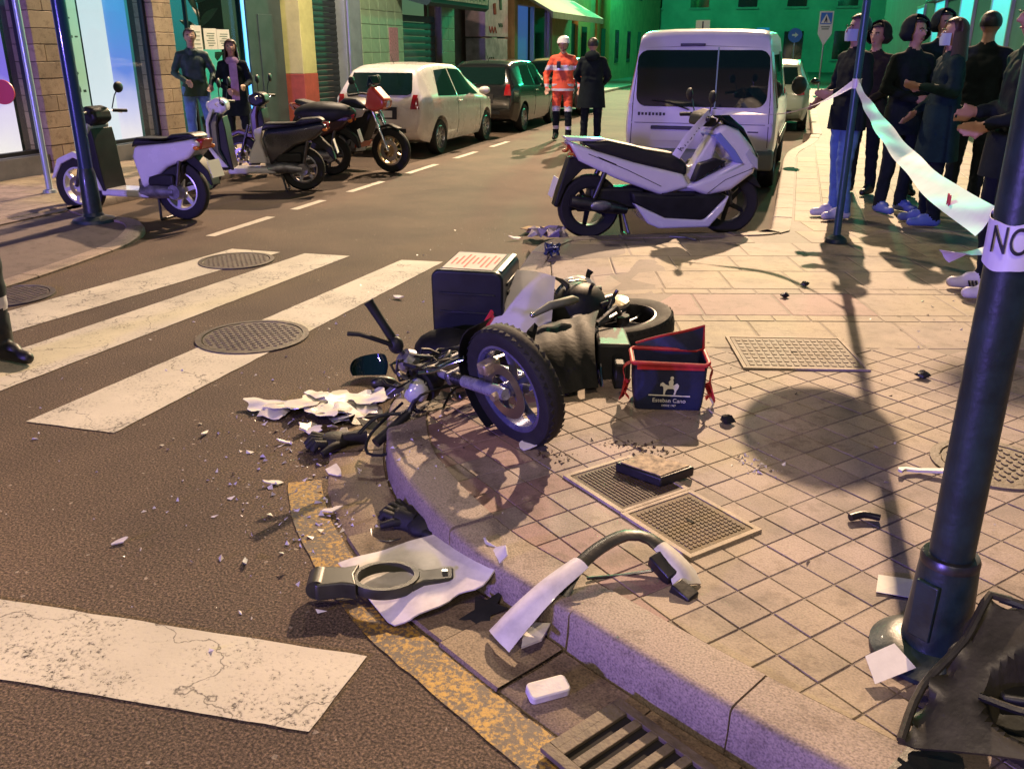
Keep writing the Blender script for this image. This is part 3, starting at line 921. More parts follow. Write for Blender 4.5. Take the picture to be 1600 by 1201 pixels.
def leaf(b, o, d, L, w):
    o = V(o); d = V(d).normalized(); s = d.cross(V((1, 0, 0.2))).normalized()
    rows = []
    for i in range(7):
        t = i / 6
        c = o + d * (L * t) + V((0, 0, -0.25 * L * t * t))
        ww = w * math.sin(math.pi * min(1, t * 0.95 + 0.05)) + 0.003
        rows.append([c - s * ww, c + V((0.015, 0, 0)), c + s * ww])
    b.shell(rows, 0.003)
plant = thing('potted_plant', 'tall leafy plant behind the glass door of the corner shop', 'plant', (XF - 0.75, 14.3, 0.12))
part('pot', M_FRAME, plant, lambda b: b.lathe([(0.14, 0), (0.18, 0.35), (0.16, 0.36), (0.15, 0.3)], n=18))
part('stem', M_LEAF, plant, lambda b: b.tube([(0, 0, 0.3), (0.03, 0.02, 1.3), (0, -0.1, 2.3)], [0.03, 0.025, 0.015]))
for k in range(13):
    a = k * 2.4; z = 0.8 + k * 0.13
    part('leaf', M_LEAF, plant, lambda b: leaf(b, (0, -0.02 * k / 4, z), (math.cos(a) * 0.5, math.sin(a), 0.8), 0.55, 0.085))
# grey door between the bay and the yellow pillar
part('side_door', mat('grey_green_door', (0.05, 0.075, 0.07), 0.5, var=0.2, vs=4), shop, lambda b: [wallbox(b, 14.92, 16.1, 0.11, 3.0, XF - 0.3, XF - 0.22), wallbox(b, 15.25, 15.75, 0.3, 2.2, XF - 0.22, XF - 0.2)], smooth=0, bevel=0.01)

# second house: yellow pillar with red base, shutters
M_YP = mat('yellow_plaster', (0.62, 0.60, 0.25), 0.8, var=0.12, vs=3, bump=0.15)
M_RP = mat('red_plaster', (0.42, 0.09, 0.06), 0.75, var=0.2, vs=4, bump=0.15)
M_SHUT = mat('shutter_dark', (0.035, 0.045, 0.05), 0.45, 0.4, var=0.2, vs=5)
M_GCOL = mat('blue_grey_column', (0.25, 0.30, 0.34), 0.7, var=0.15, vs=3)
def shutter(parent, y0, y1, z0, z1, m, x=XF - 0.2, step=0.11):
    s = bpy.data.objects.new('shutter', None); COL.objects.link(s); s.parent = parent
    n = int((z1 - z0) / step)
    src = None
    for k in range(n):
        z = z0 + (k + 0.5) * (z1 - z0) / n
        if src is None:
            o = part('slat', m, s, lambda b: b.prism([(-0.012, -step * 0.46), (0.012, -step * 0.46), (0.022, 0), (0.012, step * 0.46), (-0.012, step * 0.46)], -(y1 - y0) / 2, (y1 - y0) / 2), smooth=30)
            src = o
        else:
            o = src.copy(); COL.objects.link(o); o.parent = s
        o.location = (x, (y0 + y1) / 2, z)
    return s
house2 = thing('yellow_pillar_house', 'house front with a yellow pillar on a red base between dark shutters', 'building')
part('wall', M_PLAS, house2, lambda b: wallbox(b, 16.12, 19.0, 3.2, 9.0), smooth=0)
part('pillar', M_YP, house2, lambda b: wallbox(b, 16.3, 16.84, 1.15, 3.2, XF - 0.35, XF + 0.05), smooth=0, bevel=0.01)
part('pillar_base', M_RP, house2, lambda b: wallbox(b, 16.29, 16.85, 0.05, 1.148, XF - 0.35, XF + 0.06), smooth=0, bevel=0.01)
part('pillar', M_GCOL, house2, lambda b: wallbox(b, 18.25, 19.0, 0.05, 3.2, XF - 0.35, XF + 0.02), smooth=0, bevel=0.01)
shutter(house2, 16.86, 18.24, 0.08, 3.2, M_SHUT)
part('drain_pipe', M_ALU, house2, lambda b: b.tube([(XF + 0.06, 18.3, 0.1), (XF + 0.06, 18.3, 3.1)], 0.03))
# third house: pale green tiles, dark door, shop canopy
M_GT = mat('pale_green_tile', (0.33, 0.47, 0.30), 0.45, var=0.1, vs=5, bump=0.05)
M_GTJ = mat('green_grout', (0.2, 0.28, 0.19), 0.85)
house3 = thing('green_tiled_house', 'pale green tiled house front with a dark doorway under a shop canopy', 'building')
part('wall', M_PLAS, house3, lambda b: [wallbox(b, 19.02, 24.85, 3.0, 9.0), wallbox(b, 19.02, 21.3, 0.05, 3.0, XF - 0.35, XF - 0.012), wallbox(b, 23.85, 24.85, 0.05, 3.0, XF - 0.35, XF - 0.012)], smooth=0)
gsrc = {}
for y0, y1, nn in ((19.03, 21.29, 5), (23.86, 24.84, 2)):
    for k in range(10):
        for j in range(nn):
            w = (y1 - y0) / nn
            if w not in gsrc:
                o = part('tile', M_GT, house3, lambda b: b.box((0, 0, 0), (0.024, w - 0.012, 0.283)), smooth=0, bevel=0.004, seg=1)
                gsrc[w] = o
            else:
                o = gsrc[w].copy(); COL.objects.link(o); o.parent = house3
            o.location = (XF + random.uniform(-0.002, 0.002), y0 + (j + 0.5) * w, 0.06 + (k + 0.5) * 0.294)
shutter(house3, 21.32, 23.84, 0.08, 2.4, mat('shutter_bluegrey', (0.09, 0.11, 0.13), 0.5, 0.3, var=0.2, vs=4), step=0.16)
M_CANF = mat('canopy_front', (0.62, 0.52, 0.40), 0.7, var=0.35, vs=9)
part('canopy', mat('canopy_teal', (0.015, 0.05, 0.055), 0.7), house3, lambda b: b.prism([(XF, 3.3), (XF + 0.9, 3.05), (XF + 0.9, 2.62), (XF + 0.8, 2.55), (XF, 2.75)], 20.9, 25.2), smooth=0)
part('canopy_sign', M_CANF, house3, lambda b: b.box((XF + 0.915, 23.0, 2.86), (0.02, 4.1, 0.3)), smooth=0)
for k in range(11):
    part('sign_letter', M_PRINT, house3, lambda b: b.box((XF + 0.928, 21.3 + k * 0.34, 2.86), (0.004, 0.1 + 0.08 * (k % 3), 0.12 + 0.05 * (k % 2))), smooth=0)
part('notice', mat('pink_notice', (0.55, 0.25, 0.3), 0.7, var=0.3, vs=20), house3, lambda b: b.box((XF + 0.018, 20.7, 1.7), (0.008, 0.5, 0.75)), smooth=0)
# fourth house: dark arcade with pink-white pier
M_PINKP = mat('pink_pier', (0.55, 0.40, 0.46), 0.8, var=0.2, vs=4, bump=0.1)
house4 = thing('pink_pier_house', 'dark house front with a tall pink and white painted pier', 'building')
part('wall', M_PLAS, house4, lambda b: [wallbox(b, 24.87, 30.6, 3.3, 9.0), wallbox(b, 24.87, 30.6, 0.05, 3.3, XF - 0.9, XF - 0.8)], smooth=0)
part('pier', M_PINKP, house4, lambda b: wallbox(b, 27.4, 29.7, 1.95, 3.3, XF - 0.6, XF + 0.05), smooth=0, bevel=0.01)
part('pier_base', mat('pink_grey_pier', (0.42, 0.36, 0.40), 0.8, var=0.35, vs=3), house4, lambda b: wallbox(b, 27.42, 29.68, 0.05, 1.9, XF - 0.6, XF + 0.04), smooth=0, bevel=0.01)
for k, (yy, zz, w, h) in enumerate(((28.1, 2.15, 0.7, 0.18), (28.9, 2.3, 0.4, 0.1), (28.6, 0.9, 1.0, 0.5), (28.0, 1.2, 0.5, 0.3), (28.3, 2.75, 0.25, 0.3), (28.9, 2.9, 0.2, 0.3))):
    part('graffiti', M_PRINT if k % 2 else M_RP, house4, lambda b: b.tube(catmull([(XF + 0.06, yy - w / 2 + w * q / 5, zz + h / 2 * (-1) ** q) for q in range(6)], 0.06), 0.018, 5))
part('doorway', M_SHUT, house4, lambda b: wallbox(b, 25.2, 26.9, 0.05, 2.6, XF - 0.8, XF - 0.75), smooth=0)
# fifth: awning and blue shop window
house5 = thing('awning_shop_house', 'shop front with a slanting awning over a blue window', 'building')
M_TANP = mat('tan_plaster', (0.42, 0.30, 0.15), 0.85, var=0.2, vs=2)
part('wall', M_TANP, house5, lambda b: [wallbox(b, 30.62, 40.0, 3.0, 9.0), wallbox(b, 35.6, 38.8, 0.05, 3.0), wallbox(b, 30.62, 31.0, 0.05, 3.0), wallbox(b, 31.0, 35.6, 0.05, 1.0)], smooth=0)
part('window_frame', M_ALU, house5, lambda b: [wallbox(b, 31.0, 31.15, 1.0, 3.0, XF - 0.2, XF - 0.05), wallbox(b, 35.4, 35.6, 1.0, 3.0, XF - 0.2, XF - 0.05), wallbox(b, 33.2, 33.3, 1.0, 3.0, XF - 0.2, XF - 0.05)], smooth=0)
part('window_pane', lit('blue_window', [(0.0, (0.02, 0.10, 0.12)), (1, (0.03, 0.12, 0.4))], 0.5), house5, lambda b: wallbox(b, 31.1, 33.2, 1.0, 3.0, XF - 0.3, XF - 0.28), smooth=0)
part('window_pane', M_DGLASS, house5, lambda b: wallbox(b, 33.3, 35.5, 1.0, 3.0, XF - 0.16, XF - 0.15), smooth=0)
part('awning', mat('awning_cloth', (0.30, 0.32, 0.24), 0.9, var=0.15, vs=5), house5, lambda b: b.prism([(XF, 3.45), (XF + 1.3, 2.75), (XF + 1.3, 2.55), (XF + 1.25, 2.55), (XF + 1.2, 2.72), (XF, 3.35)], 30.7, 39.0), smooth=0)
part('door', M_SHUT, house5, lambda b: wallbox(b, 38.9, 39.9, 0.1, 2.6, XF - 0.15, XF - 0.1), smooth=0)
house6 = thing('orange_far_house', 'far orange and tan house fronts at the end of the left side', 'building')
M_ORP = mat('orange_plaster', (0.55, 0.28, 0.08), 0.85, var=0.2, vs=2)
part('wall', M_ORP, house6, lambda b: [wallbox(b, 40.02, 42.5, 0.05, 9.0), wallbox(b, 44.0, 47.0, 0.05, 9.0)], smooth=0)
part('wall', M_TANP, house6, lambda b: [wallbox(b, 42.52, 43.98, 0.05, 9.0, XF - 0.5, XF - 0.1), wallbox(b, 47.02, 64, 0.05, 9.0)], smooth=0)
for y in (41.2, 45.4, 49, 52.5, 56):
    part('window', M_DGLASS, house6, lambda b: wallbox(b, y - 0.5, y + 0.5, 0.9, 2.5, XF - 0.1, XF + 0.02), smooth=0)
    part('window', M_DGLASS, house6, lambda b: wallbox(b, y - 0.5, y + 0.5, 4.2, 5.8, XF - 0.1, XF + 0.02), smooth=0)

# ------------------------------------------------------------------ right side and end of the street
M_TEALW = mat('teal_wall', (0.05, 0.12, 0.11), 0.8, var=0.2, vs=1.5, bump=0.1)
XR = 3.1
L_WINGLOW = lit('added_window_glow', [(0.0, (0.004, 0.05, 0.045)), (0.45, (0.01, 0.20, 0.17)), (0.8, (0.02, 0.50, 0.46)), (1.0, (0.04, 0.62, 0.66))], 0.9, 0.35, 0.9, 0.7, 2.6)  # cyan glow added to the windows, brighter upward, standing in for hazy glare
rh = thing('right_side_house', 'teal house front behind the onlookers on the right', 'building')
def rwall(b):
    b.box((XR + 0.2, 20, 4.65), (0.4, 44, 8.5))
part('wall', M_TEALW, rh, rwall, smooth=0)
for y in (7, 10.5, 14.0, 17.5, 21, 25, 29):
    w = part('window', L_WINGLOW, rh, lambda b: b.box((XR - 0.02, y, 1.7), (0.03, 1.6, 1.9)), smooth=0)
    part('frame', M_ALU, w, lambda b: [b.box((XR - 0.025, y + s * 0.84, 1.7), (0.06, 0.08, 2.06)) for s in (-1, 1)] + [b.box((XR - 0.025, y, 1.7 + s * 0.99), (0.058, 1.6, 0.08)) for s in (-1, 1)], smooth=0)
L_CYAN = lit('added_cyan_glow', [(0.0, (0.02, 0.55, 0.40)), (0.5, (0.03, 0.75, 0.62)), (1.0, (0.05, 0.75, 0.85))], 1.1, 0.5, 0.5, 2.4, 3.6)  # glowing bands added above the view for teal light on wall and people
for y in (11.0, 15.5, 20.0, 24.5):
    glow_band = part('added_glow_band', L_CYAN, rh, lambda b: b.box((XR - 0.12, y, 3.1), (0.16, 4.2, 0.7)), smooth=0)
    part('glow_band_frame', M_FRAME, glow_band, lambda b: [b.box((XR - 0.11, y, 3.1 + s * 0.38), (0.22, 4.3, 0.06)) for s in (-1, 1)], smooth=0)
part('plinth', M_PLAS, rh, lambda b: b.box((XR - 0.03, 20, 0.35), (0.06, 44, 0.6)), smooth=0)
M_FARW = mat('far_wall', (0.16, 0.22, 0.17), 0.85, var=0.25, vs=0.4)
fb = thing('end_building', 'green lit building closing the far end of the street', 'building')
part('wall', M_FARW, fb, lambda b: b.box((-1, 66, 8), (40, 2, 16)), smooth=0)
for i in range(9):
    for k in range(3):
        x = -13 + i * 3.1; z = 1.8 + k * 3.2
        w = part('window', M_DGLASS, fb, lambda b: b.box((x, 64.97, z), (1.2, 0.06, 1.7)), smooth=0)
        part('sill', M_PLAS, w, lambda b: b.box((x, 64.9, z - 0.95), (1.4, 0.2, 0.1)), smooth=0)
# unseen green crosses, added to throw green light up the street
def glow_cross(loc, label, power, col=(0.03, 1.0, 0.42), s=0.5):
    t = thing('added_glow_cross', label, 'sign', loc, 0, 'added green cross lamps')
    m = mat('added_green_glow', (0.02, 0.3, 0.1), 0.4, emit=(0.05, 1.0, 0.45), es=6)
    part('case', M_FRAME, t, lambda b: [b.box((0, 0, 0), (s * 2 + 0.06, 0.2, s * 0.66 + 0.06)), b.box((0, 0, 0), (s * 0.66 + 0.06, 0.199, s * 2 + 0.06))], smooth=0)
    part('glow_face', m, t, lambda b: [b.box((0, y, 0), (s * 2, 0.02, s * 0.64)) for y in (-0.11, 0.11)] + [b.box((0, y, 0), (s * 0.64, 0.022, s * 2)) for y in (-0.11, 0.11)], smooth=0)
    part('bracket', M_FRAME, t, lambda b: b.cyl((0, 0, 0), (1.1 if loc[0] > 0 else -1.1, 0, 0), 0.03))
    for yy in (-0.35, 0.35):
        l = bpy.data.lights.new('glow_cross_light', 'AREA'); l.energy = power; l.color = col; l.shape = 'SQUARE'; l.size = s * 1.5
        lo = bpy.data.objects.new('glow_cross_light', l); lo.parent = t; lo.location = (0, yy * 0.5, 0)
        lo.rotation_euler = (R(90) if yy > 0 else R(-90), 0, 0)
        COL.objects.link(lo)
    return t
glow_cross((2.2, 44.0, 6.4), 'unseen green cross lamp added on the right house front above the picture', 500)
glow_cross((-8.3, 45.0, 7.5), 'unseen green cross lamp added far up the left side above the picture', 1500, s=0.8)
# traffic signs far up the street
M_GALV = mat('galvanised', (0.45, 0.47, 0.47), 0.4, 0.8)
M_SBLUE = mat('sign_blue', (0.03, 0.18, 0.65), 0.4)
M_SWH = mat('sign_white', (0.75, 0.76, 0.74), 0.45)
def sign_post(label, x, y, h, kind):
    t = thing('traffic_sign', label, 'sign', (x, y, 0.1 if x > 0 else 0.0), 0)
    part('post', M_GALV, t, lambda b: b.cyl((0, 0, 0), (0, 0, h), 0.03))
    if kind == 'cross':
        part('plate', M_SWH, t, lambda b: b.prism([(-0.24, h), (0.24, h), (0.24, h - 0.75), (0, h - 1.15), (-0.24, h - 0.75)], -0.05, -0.035), smooth=0)
        part('blue_field', M_SBLUE, t, lambda b: b.box((0, -0.054, h - 0.24), (0.38, 0.006, 0.38)), smooth=0)
        part('triangle', M_SWH, t, lambda b: b.prism([(-0.17, h - 0.40), (0.17, h - 0.40), (0, h - 0.08)], -0.062, -0.058), smooth=0)
        part('walker', M_FRAME, t, lambda b: [b.ell((0.0, -0.064, h - 0.2), (0.018, 0.003, 0.022)), b.prism([(-0.02, h - 0.22), (0.02, h - 0.22), (0.05, h - 0.38), (0.02, h - 0.38), (0, h - 0.3), (-0.03, h - 0.38), (-0.06, h - 0.38)], -0.066, -0.063)], smooth=0)
        part('arrow_text', M_PRINT, t, lambda b: [b.box((0, -0.054, h - 0.52 - q * 0.07), (0.3 - 0.06 * q, 0.005, 0.03)) for q in range(2)], smooth=0)
    elif kind == 'round':
        part('plate', M_SBLUE, t, lambda b: b.lathe([(0.3, 0), (0.3, 0.015)], (0, -0.035, h - 0.3), (0, -1, 0), n=32))
        part('arrow', M_SWH, t, lambda b: b.prism([(-0.13, h - 0.33), (0.0, h - 0.33), (0, h - 0.40), (0.14, h - 0.29), (0, h - 0.18), (0, h - 0.25), (-0.13, h - 0.25)], -0.06, -0.053), smooth=0)
    else:
        part('plate', M_SBLUE if kind == 'square' else M_SWH, t, lambda b: b.box((0, -0.04, h - 0.25), (0.6, 0.015, 0.5)), smooth=0)
        part('mark', M_SWH if kind == 'square' else M_FRAME, t, lambda b: b.box((0, -0.052, h - 0.25), (0.36 if kind == 'square' else 0.06, 0.006, 0.1 if kind == 'square' else 0.4)), smooth=0)
sign_post('white pedestrian crossing sign with a downward point beyond the van', 0.72, 36.0, 2.75, 'cross')
sign_post('round blue arrow sign above the roof of the van', -0.35, 44.0, 2.45, 'round')
sign_post('square blue sign just above the roof of the van', -1.9, 48.0, 2.55, 'square')
sign_post('white sign with a dark bar beyond the left roof corner of the van', -4.2, 42.0, 2.75, 'white')
# ------------------------------------------------------------------ cars
M_TYRE = mat('tyre_rubber', (0.012, 0.012, 0.013), 0.75, var=0.3, vs=20, bump=0.15, bs=80)
M_RIM = mat('alloy', (0.45, 0.45, 0.47), 0.3, 0.9, var=0.15, vs=20)
M_CARGL = mat('car_glass', (0.006, 0.020, 0.018), 0.03, 0.0, spec=0.8)
M_TRIM = mat('black_trim', (0.015, 0.016, 0.018), 0.45)
M_RED = mat('tail_red', (0.35, 0.01, 0.015), 0.15, coat=1.0)
M_PLATE = mat('plate_white', (0.75, 0.74, 0.70), 0.5)
M_CHROME = mat('chrome', (0.7, 0.7, 0.72), 0.15, 1.0)
def wheel(name, parent, c, r, w, axis=(0, 1, 0), spokes=5, tyre=M_TYRE, rim=M_RIM, side=1, rr=0.66):
    """tyre > rim > spokes; axis along the hub"""
    ax = V(axis).normalized() * side
    t = MB()
    t.lathe([(r * rr, -w * 0.42), (r * 0.9, -w * 0.5), (r * 0.975, -w * 0.36), (r, -w * 0.12), (r, w * 0.12), (r * 0.975, w * 0.36), (r * 0.9, w * 0.5), (r * rr, w * 0.42)], c, ax, n=36, closed=True)
    wo_ = t.build(name, tyre, parent, smooth=40)
    b = MB()
    R0 = r * rr
    b.lathe([(R0 + 0.004, -w * 0.4), (R0 + 0.004, w * 0.4), (R0 - 0.012, w * 0.44), (R0 - 0.02, w * 0.36), (R0 - 0.02, -w * 0.36)], c, ax, n=36, closed=True)
    a = ax.orthogonal().normalized(); bb = ax.cross(a)
    b.cyl(V(c) + ax * (w * 0.05), V(c) + ax * (w * 0.36), r * 0.14, r * 0.11, 14)
    for k in range(spokes):
        th = 2 * math.pi * k / spokes
        d = a * math.cos(th) + bb * math.sin(th)
        s = ax.cross(d)
        p0 = V(c) + ax * (w * 0.22) + d * (r * 0.1); p1 = V(c) + ax * (w * 0.30) + d * (R0 - 0.012)
        wd = r * (0.085 if spokes < 8 else 0.05)
        vs = []
        for p, k2 in ((p0, 1.0), (p1, 0.72)):
            for sx, sy in ((-1, -1), (1, -1), (1, 1), (-1, 1)): vs.append(p + s * (wd * k2 * sx) + ax * (0.012 * sy))
        b.add(vs, [(0, 1, 2, 3), (7, 6, 5, 4), (0, 4, 5, 1), (1, 5, 6, 2), (2, 6, 7, 3), (3, 7, 4, 0)])
    b.build('rim', rim, wo_, smooth=35)
    return wo_
def car(name, label, cat, loc, rz, T, paint, win, rear, wheels, extra=None, group=None, trim=M_TRIM):
    t = thing(name, label, cat, loc, rz, group)
    L2 = T['L'] / 2
    zr = lambda x: interp(T['roof'], x)
    wbf = lambda x: interp(T['wide'], x)
    zb = lambda x: interp(T['bot'], x)
    def belt(x): return min(interp(T['belt'], x), zr(x) - 0.07)
    def wr(x):
        k = sstep(0.0, 0.45, zr(x) - interp(T['belt'], x))
        return lerp(wbf(x) * 0.93, T['wroof'], k)
    def yh(x, z):
        b_ = belt(x); top = zr(x) - 0.04
        if z <= b_:
            k = (z - zb(x)) / max(0.05, b_ - zb(x))
            return wbf(x) - 0.05 * (1 - sstep(0, 0.5, k)) - 0.012 * sstep(0.7, 1.0, k)
        k = min(1, (z - b_) / max(0.02, top - b_))
        return lerp(wbf(x) - 0.012, wr(x), k)
    xs = []
    n = 64
    for i in range(n + 1):
        u = i / n
        xs.append(-L2 * math.cos(math.pi * u) * 0.35 + (-L2 + 2 * L2 * u) * 0.65)
    rows = []
    for x in xs:
        h = []
        b0, bl, top = zb(x), belt(x), zr(x)
        h.append((0, b0)); h.append((wbf(x) * 0.6, b0)); h.append((yh(x, b0) - 0.03, b0 + 0.005))
        for k in range(1, 9): h.append((yh(x, lerp(b0, bl, k / 8)), lerp(b0, bl, k / 8)))
        for k in range(1, 7): h.append((yh(x, lerp(bl, top - 0.04, k / 6)), lerp(bl, top - 0.04, k / 6)))
        w_ = yh(x, top - 0.04)
        h += [(w_ - 0.03, top - 0.012), (w_ - 0.10, top + 0.002), (w_ * 0.5, top + 0.016), (0, top + 0.02)]
        ring = [(x, -y, z) for y, z in h] + [(x, y, z) for y, z in h[-2:0:-1]]
        rows.append(ring)
    b = MB()
    m = len(rows[0])
    vs = [p for r_ in rows for p in r_]
    fs = [(i * m + k, i * m + (k + 1) % m, (i + 1) * m + (k + 1) % m, (i + 1) * m + k) for i in range(len(rows) - 1) for k in range(m)]
    fs += [tuple(range(m)), tuple((len(rows) - 1) * m + k for k in range(m - 1, -1, -1))]
    b.add(vs, fs)
    body = b.build('body', paint, t, smooth=50)
    cut = MB()
    for wx, wr_ in wheels:
        for s in (-1, 1):
            cut.cyl((wx, s * 0.45, wr_), (wx, s * 1.3, wr_), wr_ * 1.2, None, 28)
    co = cut.build('cut', None, None, smooth=0)
    bo = body.modifiers.new('arch', 'BOOLEAN'); bo.operation = 'DIFFERENCE'; bo.object = co; bo.solver = 'EXACT'
    dg = bpy.context.evaluated_depsgraph_get()
    co.parent = t
    bpy.context.view_layer.update()
    dg = bpy.context.evaluated_depsgraph_get()
    me = bpy.data.meshes.new_from_object(body.evaluated_get(dg))
    body.modifiers.clear(); body.data = me
    me.set_sharp_from_angle(angle=R(50))
    bpy.data.objects.remove(co)
    part('underbody', M_TRIM, t, lambda q: q.box((0, 0, 0.42), (T['L'] * 0.92, T['wroof'] * 1.7, 0.3)), smooth=0)
    def patch_side(q, quad, s, off=0.006, th=0.006):
        """quad: bottom-rear, bottom-front, top-front, top-rear in (x,z)"""
        rws = []
        for i in range(9):
            v = i / 8
            rw = []
            for k in range(13):
                u = k / 12
                x = lerp(lerp(quad[0][0], quad[1][0], u), lerp(quad[3][0], quad[2][0], u), v)
                z = lerp(lerp(quad[0][1], quad[1][1], u), lerp(quad[3][1], quad[2][1], u), v)
                rw.append((x, s * (yh(x, z) + off), z))
            rws.append(rw)
        if s < 0: rws = [r_[::-1] for r_ in rws]
        q.shell(rws, -th if False else th)
    def xr(y, z):
        lo, hi = -L2 - 0.001, 0.5
        for _ in range(26):
            mid = (lo + hi) / 2
            if z < zr(mid) + 0.01 and abs(y) < yh(mid, z): hi = mid
            else: lo = mid
        return hi
    def patch_rear(q, y0, y1, z0, z1, off=0.008, r=0.0, ny=14, nz=9, th=0.006, yt=None):
        rws = []
        for i in range(nz):
            v = i / (nz - 1)
            rw = []
            for k in range(ny):
                u = k / (ny - 1)
                yy0, yy1 = (lerp(y0, yt[0], v), lerp(y1, yt[1], v)) if yt else (y0, y1)
                y = lerp(yy0, yy1, u); z = lerp(z0, z1, v)
                if r > 0:   # pull the corners in
                    cy, cz = (y0 + y1) / 2, (z0 + z1) / 2
                    dy, dz = abs(y - cy) - (abs(y1 - y0) / 2 - r), abs(z - cz) - (abs(z1 - z0) / 2 - r)
                    if dy > 0 and dz > 0:
                        mx_ = max(dy, dz); l = math.hypot(dy, dz)
                        y = cy + math.copysign(abs(y1 - y0) / 2 - r + dy * mx_ / l, y - cy)
                        z = cz + math.copysign(abs(z1 - z0) / 2 - r + dz * mx_ / l, z - cz)
                rw.append((xr(y, z) - off, y, z))
            rws.append(rw)
        q.shell(rws, th)
    for nm, quad, mm in win:
        for s in (-1, 1):
            part(nm, mm, t, lambda q: patch_side(q, quad, s), smooth=50)
    for nm, mm, kw in rear:
        part(nm, mm, t, lambda q: patch_rear(q, **kw), smooth=50)
    for wx, wr_ in wheels:
        for s in (-1, 1):
            wheel('wheel', t, (wx, s * (wbf(wx) - 0.10), wr_), wr_, 0.19, (0, 1, 0), T.get('sp', 5), side=s)
    if extra: extra(t, yh, xr, zr)
    if name == 'hatchback': t.scale = (0.94, 0.95, 0.92)
    return t
M_CARW = mat('car_white', (0.74, 0.70, 0.64), 0.28, coat=0.8, var=0.03, vs=3)
M_CARB = mat('car_black', (0.012, 0.013, 0.014), 0.22, coat=1.0, spec=0.6)
M_VANW = mat('van_white', (0.72, 0.70, 0.74), 0.32, coat=0.6, var=0.04, vs=3)
HATCHB = dict(L=3.95, wroof=0.60, sp=10,
    roof=[(-1.975, 0.60), (-1.95, 0.86), (-1.92, 0.98), (-1.84, 1.12), (-1.68, 1.36), (-1.6, 1.42), (-1.3, 1.485), (-0.6, 1.51), (0.1, 1.48), (0.4, 1.40), (1.1, 1.0), (1.3, 0.93), (1.7, 0.83), (1.9, 0.70), (1.975, 0.55)],
    belt=[(-2, 0.98), (-1.0, 0.95), (1.0, 0.88), (2, 0.8)],
    wide=[(-1.975, 0.70), (-1.9, 0.77), (-1.6, 0.835), (-0.5, 0.85), (1.0, 0.845), (1.6, 0.80), (1.85, 0.70), (1.975, 0.55)],
    bot=[(-1.975, 0.40), (-1.9, 0.30), (-1.5, 0.2), (1.5, 0.2), (1.975, 0.3)])
hwin = [('rear_side_window', [(-1.28, 0.99), (-0.42, 0.96), (-0.42, 1.42), (-1.02, 1.40)], M_CARGL),
        ('front_side_window', [(-0.36, 0.96), (0.78, 0.94), (0.22, 1.39), (-0.36, 1.42)], M_CARGL)]
def hrear(paint, dark=False):
    return [('rear_window', M_CARGL, dict(y0=-0.60, y1=0.60, z0=1.02, z1=1.37, r=0.09, yt=(-0.53, 0.53))),
        ('tail_light', M_RED, dict(y0=-0.735, y1=-0.58, z0=0.80, z1=1.03, ny=8, off=0.018, yt=(-0.70, -0.62))),
        ('tail_light', M_RED, dict(y0=0.58, y1=0.735, z0=0.80, z1=1.03, ny=8, off=0.018, yt=(0.62, 0.70))),
        ('number_plate', M_PLATE, dict(y0=-0.26, y1=0.26, z0=0.66, z1=0.77, off=0.014)),
        ('plate_recess', M_TRIM, dict(y0=-0.34, y1=0.34, z0=0.63, z1=0.83, off=0.006)),
        ('bumper_insert', M_TRIM, dict(y0=-0.5, y1=0.5, z0=0.41, z1=0.48, off=0.01))]
def hextra(paint):
    def ex(t, yh, xr, zr):
        for s in (-1, 1):
            part('wing_mirror', paint, t, lambda q: q.ell((0.72, s * 0.96, 1.0), (0.08, 0.11, 0.075)))
            part('door_handle', paint, t, lambda q: q.box((-0.28, s * (yh(-0.28, 0.86) + 0.014), 0.86), (0.18, 0.025, 0.025)), bevel=0.008)
            part('door_seam', M_TRIM, t, lambda q: q.tube([(-0.40, s * (yh(-0.4, z) + 0.001), z) for z in (0.3, 0.5, 0.7, 0.85, 0.93)], 0.004, 5))
            part('front_seam', M_TRIM, t, lambda q: q.tube([(0.82, s * (yh(0.82, z) + 0.001), z) for z in (0.3, 0.5, 0.7, 0.84)], 0.004, 5))
        part('roof_aerial', M_TRIM, t, lambda q: q.cyl((-1.2, 0, 1.49), (-1.38, 0, 1.68), 0.007, 0.003, 6))
        part('wiper', M_TRIM, t, lambda q: q.tube([(xr(0, 1.03) - 0.02, 0.05, 1.03), (xr(0.2, 1.07) - 0.03, 0.35, 1.06)], 0.008, 6))
        part('badge', M_CHROME, t, lambda q: q.ell((xr(0, 0.92) - 0.012, 0, 0.93), (0.008, 0.06, 0.035)))
        part('windscreen', M_CARGL, t, lambda q: q.shell([[(x, lerp(-w, w, k / 8), zr(x) + 0.026) for k in range(9)] for x, w in ((0.45, 0.5), (0.65, 0.55), (0.85, 0.62), (1.05, 0.66))], 0.004), smooth=50)
    return ex
car('hatchback', 'white hatchback with red tail lights parked on the left behind the motorbikes', 'car', (-6.25, 15.1, 0), R(90), HATCHB, M_CARW, hwin, hrear(M_CARW), [(-1.24, 0.3), (1.26, 0.3)], hextra(M_CARW), 'parked cars')
car('hatchback', 'black hatchback parked just ahead of the white hatchback', 'car', (-6.15, 19.6, 0), R(90), HATCHB, M_CARB, hwin, hrear(M_CARB), [(-1.24, 0.3), (1.26, 0.3)], hextra(M_CARB), 'parked cars')
car('hatchback', 'dark car parked beyond the black hatchback beside the paramedic', 'car', (-6.0, 24.6, 0), R(90), HATCHB, mat('car_darkgreen', (0.012, 0.03, 0.025), 0.25, coat=1), hwin, hrear(M_CARB), [(-1.24, 0.3), (1.26, 0.3)], hextra(M_CARB), 'parked cars')
